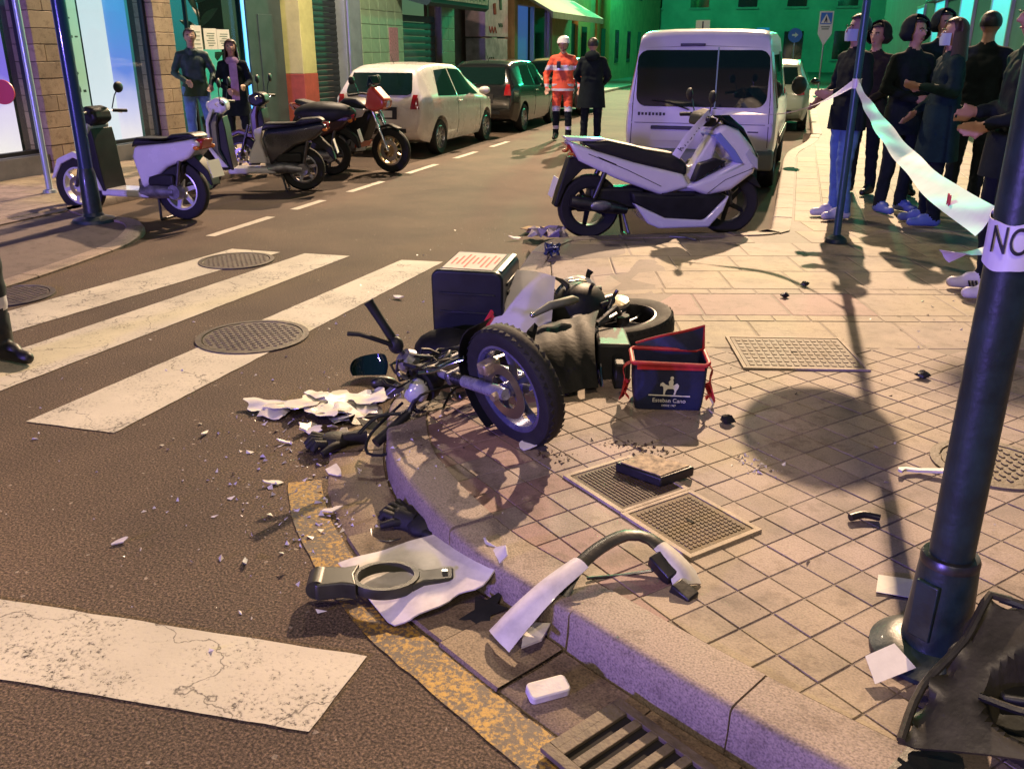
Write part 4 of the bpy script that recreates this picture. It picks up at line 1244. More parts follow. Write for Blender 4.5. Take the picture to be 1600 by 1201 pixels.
car('hatchback', 'silver car parked far behind the white van on the right kerb', 'car', (-0.55, 21.5, 0), R(90), HATCHB, mat('car_silver', (0.42, 0.46, 0.36), 0.3, 0.3, coat=0.6), hwin, hrear(M_CARB), [(-1.24, 0.3), (1.26, 0.3)], hextra(M_CARB), 'parked cars')
VAN = dict(L=4.38, wroof=0.72, sp=6,
    roof=[(-2.19, 1.715), (-2.17, 1.75), (-2.12, 1.785), (-1.9, 1.81), (-0.5, 1.82), (0.5, 1.78), (0.85, 1.66), (1.4, 1.15), (1.55, 1.05), (1.95, 0.92), (2.12, 0.75), (2.19, 0.5)],
    belt=[(-2.2, 1.0), (1.0, 1.0), (2.2, 0.9)],
    wide=[(-2.19, 0.83), (-2.14, 0.86), (-1.9, 0.875), (1.2, 0.875), (1.8, 0.83), (2.1, 0.7), (2.19, 0.55)],
    bot=[(-2.19, 0.42), (-2.1, 0.3), (-1.6, 0.22), (1.6, 0.22), (2.19, 0.3)])
def vextra(t, yh, xr, zr):
    X = -2.19
    part('roof_light', M_TRIM, t, lambda q: q.box((X - 0.012, 0.12, 1.655), (0.02, 0.28, 0.03)), bevel=0.006)
    part('door_seam', M_TRIM, t, lambda q: q.box((X - 0.004, -0.17, 0.68), (0.006, 0.012, 0.52)), smooth=0)
    part('door_seam', mat('glass_seam', (0.25, 0.4, 0.36), 0.5), t, lambda q: q.box((X - 0.017, -0.17, 1.30), (0.006, 0.014, 0.66)), smooth=0)
    for s in (-1, 1):
        part('tail_light', M_RED, t, lambda q: q.shell([[(X + 0.02 + 0.10 * k, s * (yh(X + 0.02 + 0.1 * k, z) + 0.012 + (0 if k else -0.01)), z) for k in range(2)][::s] for z in (0.98, 1.15, 1.3, 1.45, 1.58)], 0.014), smooth=50)
        for z in (0.8, 1.0): part('hinge', M_VANW, t, lambda q: q.cyl((X + 0.01, s * 0.80, z), (X - 0.022, s * 0.80, z), 0.022))
        part('side_window', M_CARGL, t, lambda q: q.shell([[(x, s * (yh(x, z) + 0.006), z) for x in ((-1.9, -1.2, -0.7) if s > 0 else (-0.7, -1.2, -1.9))] for z in (1.08, 1.3, 1.55)], 0.005), smooth=50)
        part('front_window', M_CARGL, t, lambda q: q.shell([[(x - (z - 1.05) * kx, s * (yh(x - (z - 1.05) * kx, z) + 0.006), z) for x, kx in (((-0.5, 0), (0.3, 0.2), (1.2, 0.9)) if s > 0 else ((1.2, 0.9), (0.3, 0.2), (-0.5, 0)))] for z in (1.05, 1.3, 1.58)], 0.005), smooth=50)
        part('wing_mirror', M_TRIM, t, lambda q: q.ell((1.05, s * 1.02, 1.12), (0.08, 0.11, 0.13)))
        part('side_rub', M_TRIM, t, lambda q: q.box((0, s * 0.885, 0.55), (2.2, 0.02, 0.1)), bevel=0.008)
    part('door_handle', M_TRIM, t, lambda q: q.box((X - 0.015, -0.10, 0.86), (0.03, 0.10, 0.05)), bevel=0.01)
    part('number_plate', M_PLATE, t, lambda q: q.box((X - 0.012, 0.30, 0.66), (0.012, 0.5, 0.11)), smooth=0)
    part('plate_light', M_TRIM, t, lambda q: q.box((X - 0.02, 0.30, 0.75), (0.03, 0.5, 0.04)), bevel=0.008)
    part('bumper', mat('bumper_grey', (0.22, 0.24, 0.22), 0.55), t, lambda q: q.prism([(X - 0.06, 0.30), (X - 0.08, 0.38), (X - 0.07, 0.50), (X + 0.06, 0.53), (X + 0.12, 0.30)], -0.87, 0.87), bevel=0.03, seg=3)
    part('badge_letters', M_TRIM, t, lambda q: [q.box((X - 0.005, 0.70 - k * 0.042, 0.90), (0.004, 0.026, 0.03 if k % 3 else 0.038)) for k in range(8)] , smooth=0)['kind'] = 'stuff'
    part('door_gap', M_TRIM, t, lambda q: [q.tube([(X - 0.001, s * 0.79, 0.55), (X - 0.001, s * 0.775, 1.1), (X + 0.004, s * 0.725, 1.60)], 0.004, 5) for s in (-1, 1)] + [q.tube([(X + 0.004, -0.725, 1.625), (X + 0.002, 0, 1.645), (X + 0.004, 0.725, 1.625)], 0.004, 5)])
    part('waist_line', M_TRIM, t, lambda q: q.box((X - 0.003, 0, 0.80), (0.004, 1.5, 0.006)), smooth=0)
    part('wiper', M_TRIM, t, lambda q: q.tube([(X - 0.03, 0.12, 0.955), (X - 0.035, 0.35, 1.03), (X - 0.03, 0.55, 1.05)], 0.008, 6))
    part('fuel_mark', M_TRIM, t, lambda q: q.box((X - 0.005, -0.62, 0.72), (0.004, 0.12, 0.014)), smooth=0)
car('van', 'white panel van with a wide dark rear window parked behind the white scooter', 'van', (-1.02, 13.05, 0), R(89), VAN, M_VANW, [], 
    [('rear_window', M_CARGL, dict(y0=-0.74, y1=0.74, z0=0.985, z1=1.60, r=0.12, ny=30, nz=16, off=0.008))], [(-1.35, 0.31), (1.33, 0.31)], vextra)
# patrol car out of the picture on the left: its blue beacons tint the kerb and the fallen bike
pc = car('patrol_car', 'white patrol car with blue roof beacons standing behind the viewpoint', 'car', (-7.2, -7.6, 0), R(55), HATCHB, M_CARW, hwin, hrear(M_CARW), [(-1.24, 0.3), (1.26, 0.3)], hextra(M_CARW))
M_BLUEB = mat('blue_beacon', (0.02, 0.05, 0.6), 0.2, emit=(0.12, 0.12, 1.0), es=25)
for s in (-1, 1):
    part('beacon', M_BLUEB, pc, lambda q: q.box((-0.3, s * 0.38, 1.62), (0.22, 0.5, 0.12)), bevel=0.03, seg=3)
    l = bpy.data.lights.new('beacon_light', 'POINT'); l.energy = 2300; l.color = (0.30, 0.20, 1.0); l.shadow_soft_size = 0.12
    lo = bpy.data.objects.new('beacon_light', l); lo.parent = pc; lo.location = (-0.3, s * 0.38, 1.85); COL.objects.link(lo)
part('beacon_bar', M_TRIM, pc, lambda q: q.box((-0.3, 0, 1.54), (0.26, 1.2, 0.05)))
# ------------------------------------------------------------------ scooters and motorbikes
M_SCW = mat('scooter_white', (0.72, 0.71, 0.74), 0.25, coat=0.8, var=0.03, vs=5)
M_PLB = mat('black_plastic', (0.014, 0.015, 0.016), 0.5, spec=0.3, var=0.3, vs=9, bump=0.08, bs=120)
M_SEAT = mat('seat_vinyl', (0.012, 0.013, 0.014), 0.5, bump=0.15, bs=90)
M_ENG = mat('engine_alloy', (0.28, 0.28, 0.30), 0.42, 0.8, var=0.3, vs=16, bump=0.1, bs=60)
M_STEEL = mat('dark_steel', (0.10, 0.10, 0.11), 0.35, 0.9, var=0.3, vs=14)
M_DISC = mat('brake_disc', (0.5, 0.48, 0.46), 0.3, 1.0)
M_LENS = mat('clear_lens', (0.5, 0.52, 0.55), 0.08, coat=1.0)
M_ORANGE = mat('indicator_orange', (0.7, 0.2, 0.02), 0.2, coat=1)
def prof(t, name, m, poly, hw, bevel=0.02, seg=3, y=0.0, sub=0):
    return part(name, m, t, lambda b: b.prism(poly, y - hw, y + hw), bevel=bevel, seg=seg, smooth=40, sub=sub)
def mirror(t, x, y, z, dx, dy, dz, r=0.055):
    mo_ = part('mirror', M_PLB, t, lambda b: b.ell((x + dx, y + dy, z + dz), (0.022, r * 1.3, r), n=14, m=8))
    part('mirror_stalk', M_STEEL, mo_, lambda b: b.tube([(x, y, z), (x + dx * 0.3, y + dy * 0.5, z + dz * 0.6), (x + dx, y + dy, z + dz)], 0.006, 6))
def disc(t, c, r, s):
    part('brake_disc', M_DISC, t, lambda b: b.lathe([(r, -0.002), (r, 0.002), (r * 0.62, 0.002), (r * 0.62, -0.002)], c, (0, 1, 0), n=30, closed=True))

# --- white maxi scooter behind the van
px_t = thing('maxi_scooter', 'white and black maxi scooter with tape on its handlebar behind the van', 'scooter', (-1.70, 7.93, 0.0), R(25), None)
def maxi(t):
    wheel('rear_wheel', t, (0, 0, 0.285), 0.285, 0.12, spokes=5, rim=M_PLB)
    wheel('front_wheel', t, (1.315, 0, 0.285), 0.285, 0.10, spokes=5, rim=M_PLB)
    disc(t, (1.315, 0.06, 0.285), 0.11, 1)
    prof(t, 'tail_panel', M_SCW, [(-0.23, 0.87), (-0.13, 0.70), (0.20, 0.545), (0.62, 0.39), (0.90, 0.455), (0.83, 0.57), (0.37, 0.68), (0.03, 0.78)], 0.155, 0.035, 4)
    prof(t, 'seat', M_SEAT, [(-0.10, 0.85), (0.12, 0.875), (0.38, 0.82), (0.45, 0.80), (0.74, 0.75), (0.86, 0.66), (0.86, 0.55), (0.37, 0.67), (0.03, 0.78)], 0.145, 0.04, 4)
    prof(t, 'tail_light', M_RED, [(-0.245, 0.84), (-0.16, 0.73), (-0.10, 0.72), (-0.16, 0.83)], 0.12, 0.012, 2)
    prof(t, 'grab_rail', M_SCW, [(-0.25, 0.90), (-0.22, 0.865), (0.12, 0.855), (0.12, 0.88)], 0.10, 0.012, 2)
    prof(t, 'front_fairing', M_SCW, [(0.83, 0.46), (1.07, 0.56), (1.30, 0.66), (1.22, 0.73), (1.06, 0.93), (1.16, 1.0), (1.30, 0.95), (1.44, 0.80), (1.50, 0.69), (1.47, 0.57), (1.27, 0.42), (1.04, 0.38)], 0.185, 0.05, 4)
    prof(t, 'leg_shield_inset', M_PLB, [(0.90, 0.50), (1.20, 0.68), (1.10, 0.70), (0.96, 0.66)], 0.192, 0.01, 2)
    prof(t, 'fairing_line', mat('shade_violet', (0.20, 0.25, 0.62), 0.3, coat=0.6), [(1.06, 0.90), (1.12, 0.93), (1.27, 0.78), (1.36, 0.66), (1.28, 0.665), (1.20, 0.76)], 0.19, 0.01, 2)
    prof(t, 'windscreen', M_CARGL, [(1.08, 1.08), (1.15, 1.12), (1.36, 0.96), (1.53, 0.70), (1.49, 0.70), (1.36, 0.90), (1.20, 1.0)], 0.12, 0.015, 2)
    prof(t, 'headlight', M_LENS, [(1.40, 0.79), (1.49, 0.70), (1.50, 0.60), (1.42, 0.66), (1.36, 0.74)], 0.19, 0.012, 2)
    prof(t, 'belly', M_PLB, [(0.34, 0.43), (0.62, 0.40), (1.04, 0.395), (1.24, 0.38), (1.05, 0.16), (0.66, 0.17), (0.36, 0.33)], 0.19, 0.03, 3)
    prof(t, 'lower_blade', M_SCW, [(0.37, 0.33), (0.66, 0.195), (1.02, 0.165), (1.25, 0.385), (1.20, 0.24), (1.08, 0.10), (0.61, 0.10), (0.50, 0.15)], 0.205, 0.02, 3)
    prof(t, 'centre_tunnel', M_SCW, [(0.62, 0.42), (0.66, 0.56), (0.80, 0.66), (0.92, 0.62), (1.10, 0.95), (1.16, 0.9), (1.06, 0.50), (1.0, 0.40)], 0.09, 0.03, 3)
    prof(t, 'front_mudguard', M_PLB, [(1.02, 0.44), (1.10, 0.58), (1.32, 0.63), (1.52, 0.54), (1.60, 0.42), (1.50, 0.46), (1.32, 0.56), (1.14, 0.50)], 0.07, 0.012, 2)
    prof(t, 'rear_mudguard', M_PLB, [(-0.20, 0.72), (-0.30, 0.42), (-0.33, 0.30), (-0.30, 0.29), (-0.22, 0.48), (-0.08, 0.62), (0.1, 0.62), (0.1, 0.70)], 0.08, 0.01, 2)
    part('number_plate', M_PLATE, t, lambda b: b.box((0, 0, 0), (0.006, 0.2, 0.16), Matrix.Rotation(R(18), 3, 'Y')) if False else b.add([(-0.305, -0.1, 0.55), (-0.305, 0.1, 0.55), (-0.36, 0.1, 0.38), (-0.36, -0.1, 0.38), (-0.30, -0.1, 0.55), (-0.30, 0.1, 0.55), (-0.355, 0.1, 0.38), (-0.355, -0.1, 0.38)], [(0, 1, 2, 3), (7, 6, 5, 4), (0, 4, 5, 1), (1, 5, 6, 2), (2, 6, 7, 3), (3, 7, 4, 0)]), smooth=0)
    part('engine', M_PLB, t, lambda b: [b.box((0.24, 0.0, 0.36), (0.5, 0.2, 0.2)), b.box((0.05, 0.09, 0.30), (0.30, 0.06, 0.16))], bevel=0.03, seg=3)
    part('silencer', M_STEEL, t, lambda b: [b.tube([(0.32, -0.12, 0.26), (0.16, -0.15, 0.29), (-0.10, -0.16, 0.34), (-0.2, -0.16, 0.36)], [0.035, 0.055, 0.06, 0.05], 14)])
    part('silencer_cap', M_ENG, t, lambda b: b.ell((0.06, -0.205, 0.32), (0.10, 0.02, 0.045)))
    for s in (-1, 1):
        part('shock_absorber', M_STEEL, t, lambda b: b.cyl((0.0, s * 0.13, 0.33), (0.12, s * 0.12, 0.62), 0.024))
        part('fork_leg', M_STEEL, t, lambda b: b.cyl((1.315, s * 0.075, 0.285), (1.20, s * 0.075, 0.66), 0.02))
        part('grip', M_PLB, t, lambda b: b.cyl((0.98, s * 0.22, 1.06), (0.93, s * 0.36, 1.05), 0.018))
        part('brake_lever', M_CHROME, t, lambda b: b.tube([(1.03, s * 0.2, 1.06), (1.04, s * 0.3, 1.05), (1.01, s * 0.37, 1.04)], 0.007, 6))
    prof(t, 'handlebar_cover', M_PLB, [(0.93, 0.98), (0.95, 1.08), (1.08, 1.12), (1.14, 1.04), (1.08, 0.97)], 0.17, 0.03, 3)
    mirror(t, 1.0, -0.2, 1.09, -0.02, -0.10, 0.14)
    mirror(t, 1.0, 0.2, 1.09, -0.02, 0.10, 0.14)
    part('foot_stand', M_STEEL, t, lambda b: [b.tube([(0.30, s * 0.06, 0.25), (0.36, s * 0.14, 0.01)], 0.014, 8) for s in (-1, 1)] + [b.cyl((0.36, -0.14, 0.012), (0.36, 0.14, 0.012), 0.014)])
maxi(px_t)
for s in (-1, 1):
    part('panel_seam', M_TRIM, px_t, lambda b: b.tube([(-0.05, s * 0.157, 0.76), (0.3, s * 0.157, 0.62), (0.62, s * 0.157, 0.47)], 0.003, 5))
    part('panel_seam', M_TRIM, px_t, lambda b: b.tube([(1.04, s * 0.187, 0.40), (1.20, s * 0.187, 0.52), (1.46, s * 0.187, 0.62)], 0.003, 5))
    part('indicator', M_ORANGE, px_t, lambda b: b.ell((-0.20, s * 0.13, 0.76), (0.03, 0.02, 0.015)))
    part('air_slot', M_PLB, px_t, lambda b: b.prism([(0.03, 0.74), (0.20, 0.67), (0.21, 0.655), (0.06, 0.715)], s * 0.155 - 0.004, s * 0.155 + 0.004))
    part('foot_board', M_PLB, px_t, lambda b: b.box((0.78, s * 0.17, 0.40), (0.30, 0.05, 0.02)), bevel=0.006)

def scooter(t, paint, rimm, opt):
    """step-through scooter, x forward, rear axle at x=0"""
    wb = 1.22; wr_ = opt.get('r', 0.27)
    wheel('rear_wheel', t, (0, 0, wr_), wr_, 0.10, spokes=6, rim=rimm)
    wheel('front_wheel', t, (wb, 0, wr_), wr_, 0.085, spokes=6, rim=rimm)
    disc(t, (wb, 0.05, wr_), 0.10, 1)
    prof(t, 'front_mudguard', opt.get('guard', paint), [(wb - 0.31, wr_ + 0.10), (wb - 0.22, wr_ + 0.28), (wb, wr_ + 0.345), (wb + 0.2, wr_ + 0.27), (wb + 0.31, wr_ + 0.06), (wb + 0.26, wr_ + 0.08), (wb + 0.16, wr_ + 0.22), (wb, wr_ + 0.285), (wb - 0.2, wr_ + 0.21)], 0.062, 0.015, 3)
    prof(t, 'leg_shield', paint, [(wb - 0.40, 0.27), (wb - 0.30, 0.27), (wb - 0.20, 0.52), (wb - 0.20, 0.80), (wb - 0.27, 0.93), (wb - 0.33, 0.92), (wb - 0.30, 0.78), (wb - 0.30, 0.50)], 0.17, 0.025, 3)
    prof(t, 'inner_shield', M_PLB, [(wb - 0.43, 0.27), (wb - 0.395, 0.27), (wb - 0.30, 0.52), (wb - 0.305, 0.8), (wb - 0.36, 0.88), (wb - 0.38, 0.75), (wb - 0.40, 0.5)], 0.16, 0.01, 2)
    prof(t, 'floorboard', opt.get('floor', paint), [(0.30, 0.22), (wb - 0.36, 0.22), (wb - 0.36, 0.29), (0.30, 0.29)], 0.15, 0.02, 2)
    prof(t, 'rear_body', paint, [(0.36, 0.30), (0.44, 0.62), (0.40, 0.72), (0.0, 0.76), (-0.26, 0.80), (-0.34, 0.76), (-0.20, 0.62), (0.05, 0.53), (0.20, 0.42)], 0.15, 0.04, 4)
    prof(t, 'under_body', M_PLB, [(0.30, 0.30), (0.22, 0.44), (0.02, 0.54), (-0.12, 0.56), (-0.05, 0.40), (0.1, 0.25)], 0.11, 0.02, 2)
    prof(t, 'seat', M_SEAT, [(0.46, 0.70), (0.40, 0.80), (0.05, 0.80), (-0.02, 0.84), (-0.24, 0.86), (-0.30, 0.815), (-0.02, 0.765), (0.38, 0.725)], 0.125, 0.035, 4)
    prof(t, 'tail_light', M_RED, [(-0.36, 0.80), (-0.27, 0.80), (-0.25, 0.70), (-0.32, 0.70)], 0.09, 0.015, 2)
    prof(t, 'rear_mudguard', M_PLB, [(-0.20, 0.66), (-0.36, 0.50), (-0.40, 0.36), (-0.37, 0.36), (-0.30, 0.46), (-0.10, 0.60)], 0.07, 0.01, 2)
    part('number_plate', M_PLATE, t, lambda b: b.add([(-0.385, -0.1, 0.60), (-0.385, 0.1, 0.60), (-0.43, 0.1, 0.44), (-0.43, -0.1, 0.44), (-0.38, -0.1, 0.60), (-0.38, 0.1, 0.60), (-0.425, 0.1, 0.44), (-0.425, -0.1, 0.44)], [(0, 1, 2, 3), (7, 6, 5, 4), (0, 4, 5, 1), (1, 5, 6, 2), (2, 6, 7, 3), (3, 7, 4, 0)]), smooth=0)
    part('plate_text', M_PRINT, t, lambda b: [b.add([(-0.389 - 0.0125 * r_ * 3, y - 0.02, 0.585 - 0.045 * r_ * 3), (-0.389 - 0.0125 * r_ * 3, y + 0.02, 0.585 - 0.045 * r_ * 3), (-0.401 - 0.0125 * r_ * 3, y + 0.02, 0.54 - 0.045 * r_ * 3), (-0.401 - 0.0125 * r_ * 3, y - 0.02, 0.54 - 0.045 * r_ * 3)], [(0, 1, 2, 3)]) for r_ in (0, 0.55) for y in (-0.06, 0, 0.06)], smooth=0)['kind'] = 'stuff'
    part('engine', M_ENG, t, lambda b: [b.tube([(0.40, 0.08, 0.27), (0.2, 0.10, 0.29), (0.0, 0.11, wr_)], [0.07, 0.075, 0.06], 14), b.cyl((0.0, 0.09, wr_), (0.0, 0.16, wr_), 0.085, 0.07, 18), b.box((0.32, 0, 0.33), (0.22, 0.2, 0.14))])
    part('air_box', M_PLB, t, lambda b: b.box((0.14, 0.11, 0.40), (0.30, 0.08, 0.12)), bevel=0.025, seg=3)
    part('silencer', M_STEEL, t, lambda b: b.tube([(0.34, -0.10, 0.24), (0.18, -0.14, 0.26), (-0.02, -0.15, 0.30), (-0.22, -0.15, 0.34)], [0.03, 0.05, 0.055, 0.045], 14))
    part('shock_absorber', M_STEEL, t, lambda b: b.cyl((-0.02, 0.12, 0.32), (-0.10, 0.12, 0.66), 0.022))
    for s in (-1, 1):
        part('fork_leg', M_STEEL, t, lambda b: b.cyl((wb, s * 0.065, wr_), (wb - 0.14, s * 0.065, 0.66), 0.018))
        part('grip', M_PLB, t, lambda b: b.cyl((wb - 0.37, s * 0.20, 1.03), (wb - 0.42, s * 0.34, 1.02), 0.017))
        part('brake_lever', M_CHROME, t, lambda b: b.tube([(wb - 0.33, s * 0.18, 1.03), (wb - 0.32, s * 0.27, 1.02), (wb - 0.36, s * 0.34, 1.0)], 0.006, 6))
        mirror(t, wb - 0.36, s * 0.2, 1.05, -0.03, s * 0.10, 0.20)
        part('rear_indicator', M_ORANGE, t, lambda b: b.ell((-0.30, s * 0.13, 0.72), (0.035, 0.025, 0.022)))
    prof(t, 'headset', opt.get('head', M_PLB), [(wb - 0.42, 0.95), (wb - 0.40, 1.06), (wb - 0.30, 1.09), (wb - 0.18, 1.02), (wb - 0.20, 0.92), (wb - 0.30, 0.88)], 0.13, 0.035, 4)
    part('headlight', M_LENS, t, lambda b: b.ell((wb - 0.19, 0, 0.99), (0.03, 0.075, 0.055)))
    part('foot_stand', M_STEEL, t, lambda b: [b.tube([(0.26, s * 0.05, 0.22), (0.20, s * 0.13, 0.012)], 0.013, 8) for s in (-1, 1)] + [b.cyl((0.20, -0.13, 0.013), (0.20, 0.13, 0.013), 0.013)])
M_WRIM = mat('white_rim', (0.7, 0.7, 0.75), 0.35, 0.3)
s1 = thing('scooter', 'white scooter seen from behind beside the left lamp post', 'scooter', (-5.78, 7.64, 0.0), R(181), 'scooters parked on the left')
scooter(s1, M_SCW, M_WRIM, dict(r=0.29, head=M_PLB, floor=M_SCW))
s2 = thing('scooter', 'black and white scooter between the white scooter and the red motorbike', 'scooter', (-5.62, 9.75, 0.0), R(203), 'scooters parked on the left')
M_SCB = mat('scooter_black', (0.012, 0.014, 0.02), 0.25, coat=0.8)
scooter(s2, M_SCB, M_RIM, dict(r=0.26, guard=M_PLB, floor=M_SCW, head=M_SCW))
prof(s2, 'shield_cover', M_SCW, [(0.84, 0.30), (0.93, 0.30), (1.06, 0.52), (1.05, 0.84), (0.98, 0.97), (0.95, 0.95), (1.02, 0.80), (1.02, 0.53)], 0.175, 0.015, 2)
prof(s2, 'inner_pocket', M_SCW, [(0.40, 0.34), (0.62, 0.34), (0.60, 0.45), (0.52, 0.60), (0.53, 0.72), (0.42, 0.76), (0.46, 0.6)], 0.13, 0.02, 2)
s4 = thing('scooter', 'dark scooter with a covered seat behind the black and white one', 'scooter', (-5.95, 11.1, 0.0), R(196), 'scooters parked on the left')
scooter(s4, mat('scooter_maroon', (0.04, 0.012, 0.02), 0.3, coat=0.6), M_STEEL, dict(r=0.26, head=M_PLB))
part('seat_cover', M_PLB, s4, lambda b: [b.ell((0.05, 0, 0.80), (0.42, 0.20, 0.16), n=20, m=12)])

# --- motorbike with red front cowl
mb = thing('motorbike', 'motorbike with orange red front cowl and white tank flank beside the white hatchback', 'motorbike', (-6.55, 11.75, 0.0), R(-8), None)
def motorbike(t):
    wheel('rear_wheel', t, (0, 0, 0.30), 0.30, 0.12, spokes=10, rim=M_STEEL)
    wheel('front_wheel', t, (1.28, 0, 0.30), 0.30, 0.10, spokes=10, rim=mat('gold_rim', (0.55, 0.42, 0.25), 0.3, 0.9))
    disc(t, (1.28, -0.055, 0.30), 0.14, 1)
    for s in (-1, 1):
        part('fork_leg', M_CHROME, t, lambda b: b.cyl((1.28, s * 0.08, 0.30), (1.02, s * 0.08, 0.92), 0.022, 0.026))
        part('grip', M_PLB, t, lambda b: b.cyl((0.93, s * 0.22, 1.04), (0.88, s * 0.37, 1.03), 0.017))
        mirror(t, 0.94, s * 0.2, 1.05, -0.03, s * 0.12, 0.17)
        part('rear_shock', M_STEEL, t, lambda b: b.cyl((0.02, s * 0.11, 0.36), (0.14, s * 0.11, 0.70), 0.022))
    part('handlebar', M_STEEL, t, lambda b: b.tube([(0.89, -0.3, 1.035), (0.95, -0.15, 1.05), (0.98, 0, 1.03), (0.95, 0.15, 1.05), (0.89, 0.3, 1.035)], 0.012, 8))
    M_REDC = mat('cowl_red', (0.48, 0.06, 0.02), 0.25, coat=0.8)
    prof(t, 'front_cowl', M_REDC, [(0.94, 0.86), (1.0, 1.10), (1.08, 1.15), (1.28, 0.96), (1.26, 0.86), (1.08, 0.80)], 0.115, 0.04, 4)
    prof(t, 'side_fairing', M_PLB, [(0.40, 0.46), (0.50, 0.66), (0.95, 0.82), (1.06, 0.78), (0.96, 0.56), (0.84, 0.34), (0.52, 0.30)], 0.13, 0.03, 3)
    prof(t, 'cowl_screen', M_CARGL, [(0.98, 1.12), (1.02, 1.27), (1.06, 1.27), (1.10, 1.17)], 0.09, 0.01, 2)
    prof(t, 'belly_trim', M_REDC, [(0.46, 0.30), (0.84, 0.33), (0.90, 0.42), (0.80, 0.40), (0.52, 0.36)], 0.135, 0.01, 2)
    part('headlight', M_LENS, t, lambda b: b.ell((1.24, 0, 0.92), (0.04, 0.08, 0.06)))
    prof(t, 'tank', M_PLB, [(0.45, 0.76), (0.50, 0.90), (0.62, 0.98), (0.82, 0.98), (0.96, 0.88), (0.92, 0.74), (0.60, 0.70)], 0.13, 0.045, 4)
    prof(t, 'tank_flank', M_SCW, [(0.34, 0.58), (0.52, 0.78), (0.76, 0.86), (0.98, 0.84), (0.92, 0.74), (0.70, 0.70), (0.52, 0.62)], 0.145, 0.015, 2)
    prof(t, 'seat', M_SEAT, [(0.52, 0.80), (0.30, 0.82), (0.05, 0.90), (-0.22, 0.95), (-0.24, 0.90), (0.02, 0.80), (0.45, 0.74)], 0.11, 0.03, 3)
    prof(t, 'tail', M_REDC, [(0.05, 0.80), (-0.24, 0.90), (-0.34, 0.88), (-0.20, 0.80), (0.02, 0.72)], 0.09, 0.02, 2)
    prof(t, 'tail_light', M_RED, [(-0.38, 0.89), (-0.30, 0.88), (-0.26, 0.80), (-0.31, 0.79)], 0.06, 0.01, 2)
    prof(t, 'rear_mudguard', M_PLB, [(-0.22, 0.80), (-0.38, 0.56), (-0.42, 0.44), (-0.39, 0.44), (-0.32, 0.56), (-0.12, 0.76)], 0.07, 0.01, 2)
    part('engine', M_ENG, t, lambda b: [b.box((0.60, 0, 0.40), (0.36, 0.24, 0.26)), b.cyl((0.55, -0.16, 0.38), (0.55, 0.16, 0.38), 0.10, None, 18), b.cyl((0.70, -0.14, 0.36), (0.70, 0.14, 0.36), 0.075, None, 18)] + [b.box((0.74, 0, 0.55 + k * 0.022), (0.15, 0.20, 0.010)) for k in range(6)], bevel=0.012)
    part('frame', M_STEEL, t, lambda b: [b.tube([(1.0, 0, 0.85), (0.85, s * 0.05, 0.55), (0.72, s * 0.10, 0.24), (0.40, s * 0.10, 0.24), (0.36, s * 0.1, 0.6), (0.0, s * 0.1, 0.8)], 0.016, 8) for s in (-1, 1)])
    part('swing_arm', M_STEEL, t, lambda b: [b.tube([(0.38, s * 0.09, 0.36), (0, s * 0.09, 0.30)], 0.022, 8) for s in (-1, 1)])
    part('silencer', M_STEEL, t, lambda b: b.tube([(0.72, -0.12, 0.42), (0.62, -0.14, 0.20), (0.40, -0.15, 0.20), (0.15, -0.15, 0.28), (-0.20, -0.16, 0.36)], [0.02, 0.022, 0.03, 0.05, 0.05], 12))
    prof(t, 'front_mudguard', M_PLB, [(1.02, 0.50), (1.12, 0.62), (1.28, 0.655), (1.44, 0.60), (1.40, 0.585), (1.28, 0.62), (1.14, 0.59)], 0.055, 0.008, 2)
    part('foot_stand', M_STEEL, t, lambda b: b.tube([(0.45, 0.1, 0.24), (0.40, 0.24, 0.01)], 0.013, 8))
motorbike(mb)
# ------------------------------------------------------------------ the fallen delivery motorcycle (parts written in world metres, root at its middle)
BR = V((-1.1, 4.1, 0.06))
bike = thing('motorcycle', 'crashed delivery motorcycle lying on its side across the kerb with a black box', 'motorcycle', BR)
TB = Matrix.Translation(-BR)
def bpart(name, m, fn, parent=None, **kw):
    b = MB(TB); fn(b)
    return b.build(name, m, parent or bike, **kw)
M_RIMD = mat('rim_dark_blue', (0.14, 0.14, 0.24), 0.25, 0.35, var=0.3, vs=12)
M_FORK = mat('fork_grey', (0.30, 0.30, 0.38), 0.28, 0.35, var=0.2, vs=20)
M_GOLD = mat('scratched_alloy', (0.55, 0.47, 0.33), 0.35, 0.7, var=0.35, vs=25, bump=0.2, bs=60)
M_CLOTH = mat('dark_apron', (0.0075, 0.008, 0.007), 0.6, var=0.5, vs=7, bump=0.2, bs=35, spec=0.25)
M_CRASHW = mat('fairing_white', (0.72, 0.68, 0.70), 0.3, coat=0.5, var=0.05, vs=7)
FC = V((-0.955, 3.155, 0.365)); FN = V((-0.53, -0.80, -0.20)).normalized()
FD = V((-0.88, 0.44, -0.12)); FD = (FD - FN * FD.dot(FN)).normalized(); FE = FN.cross(FD)
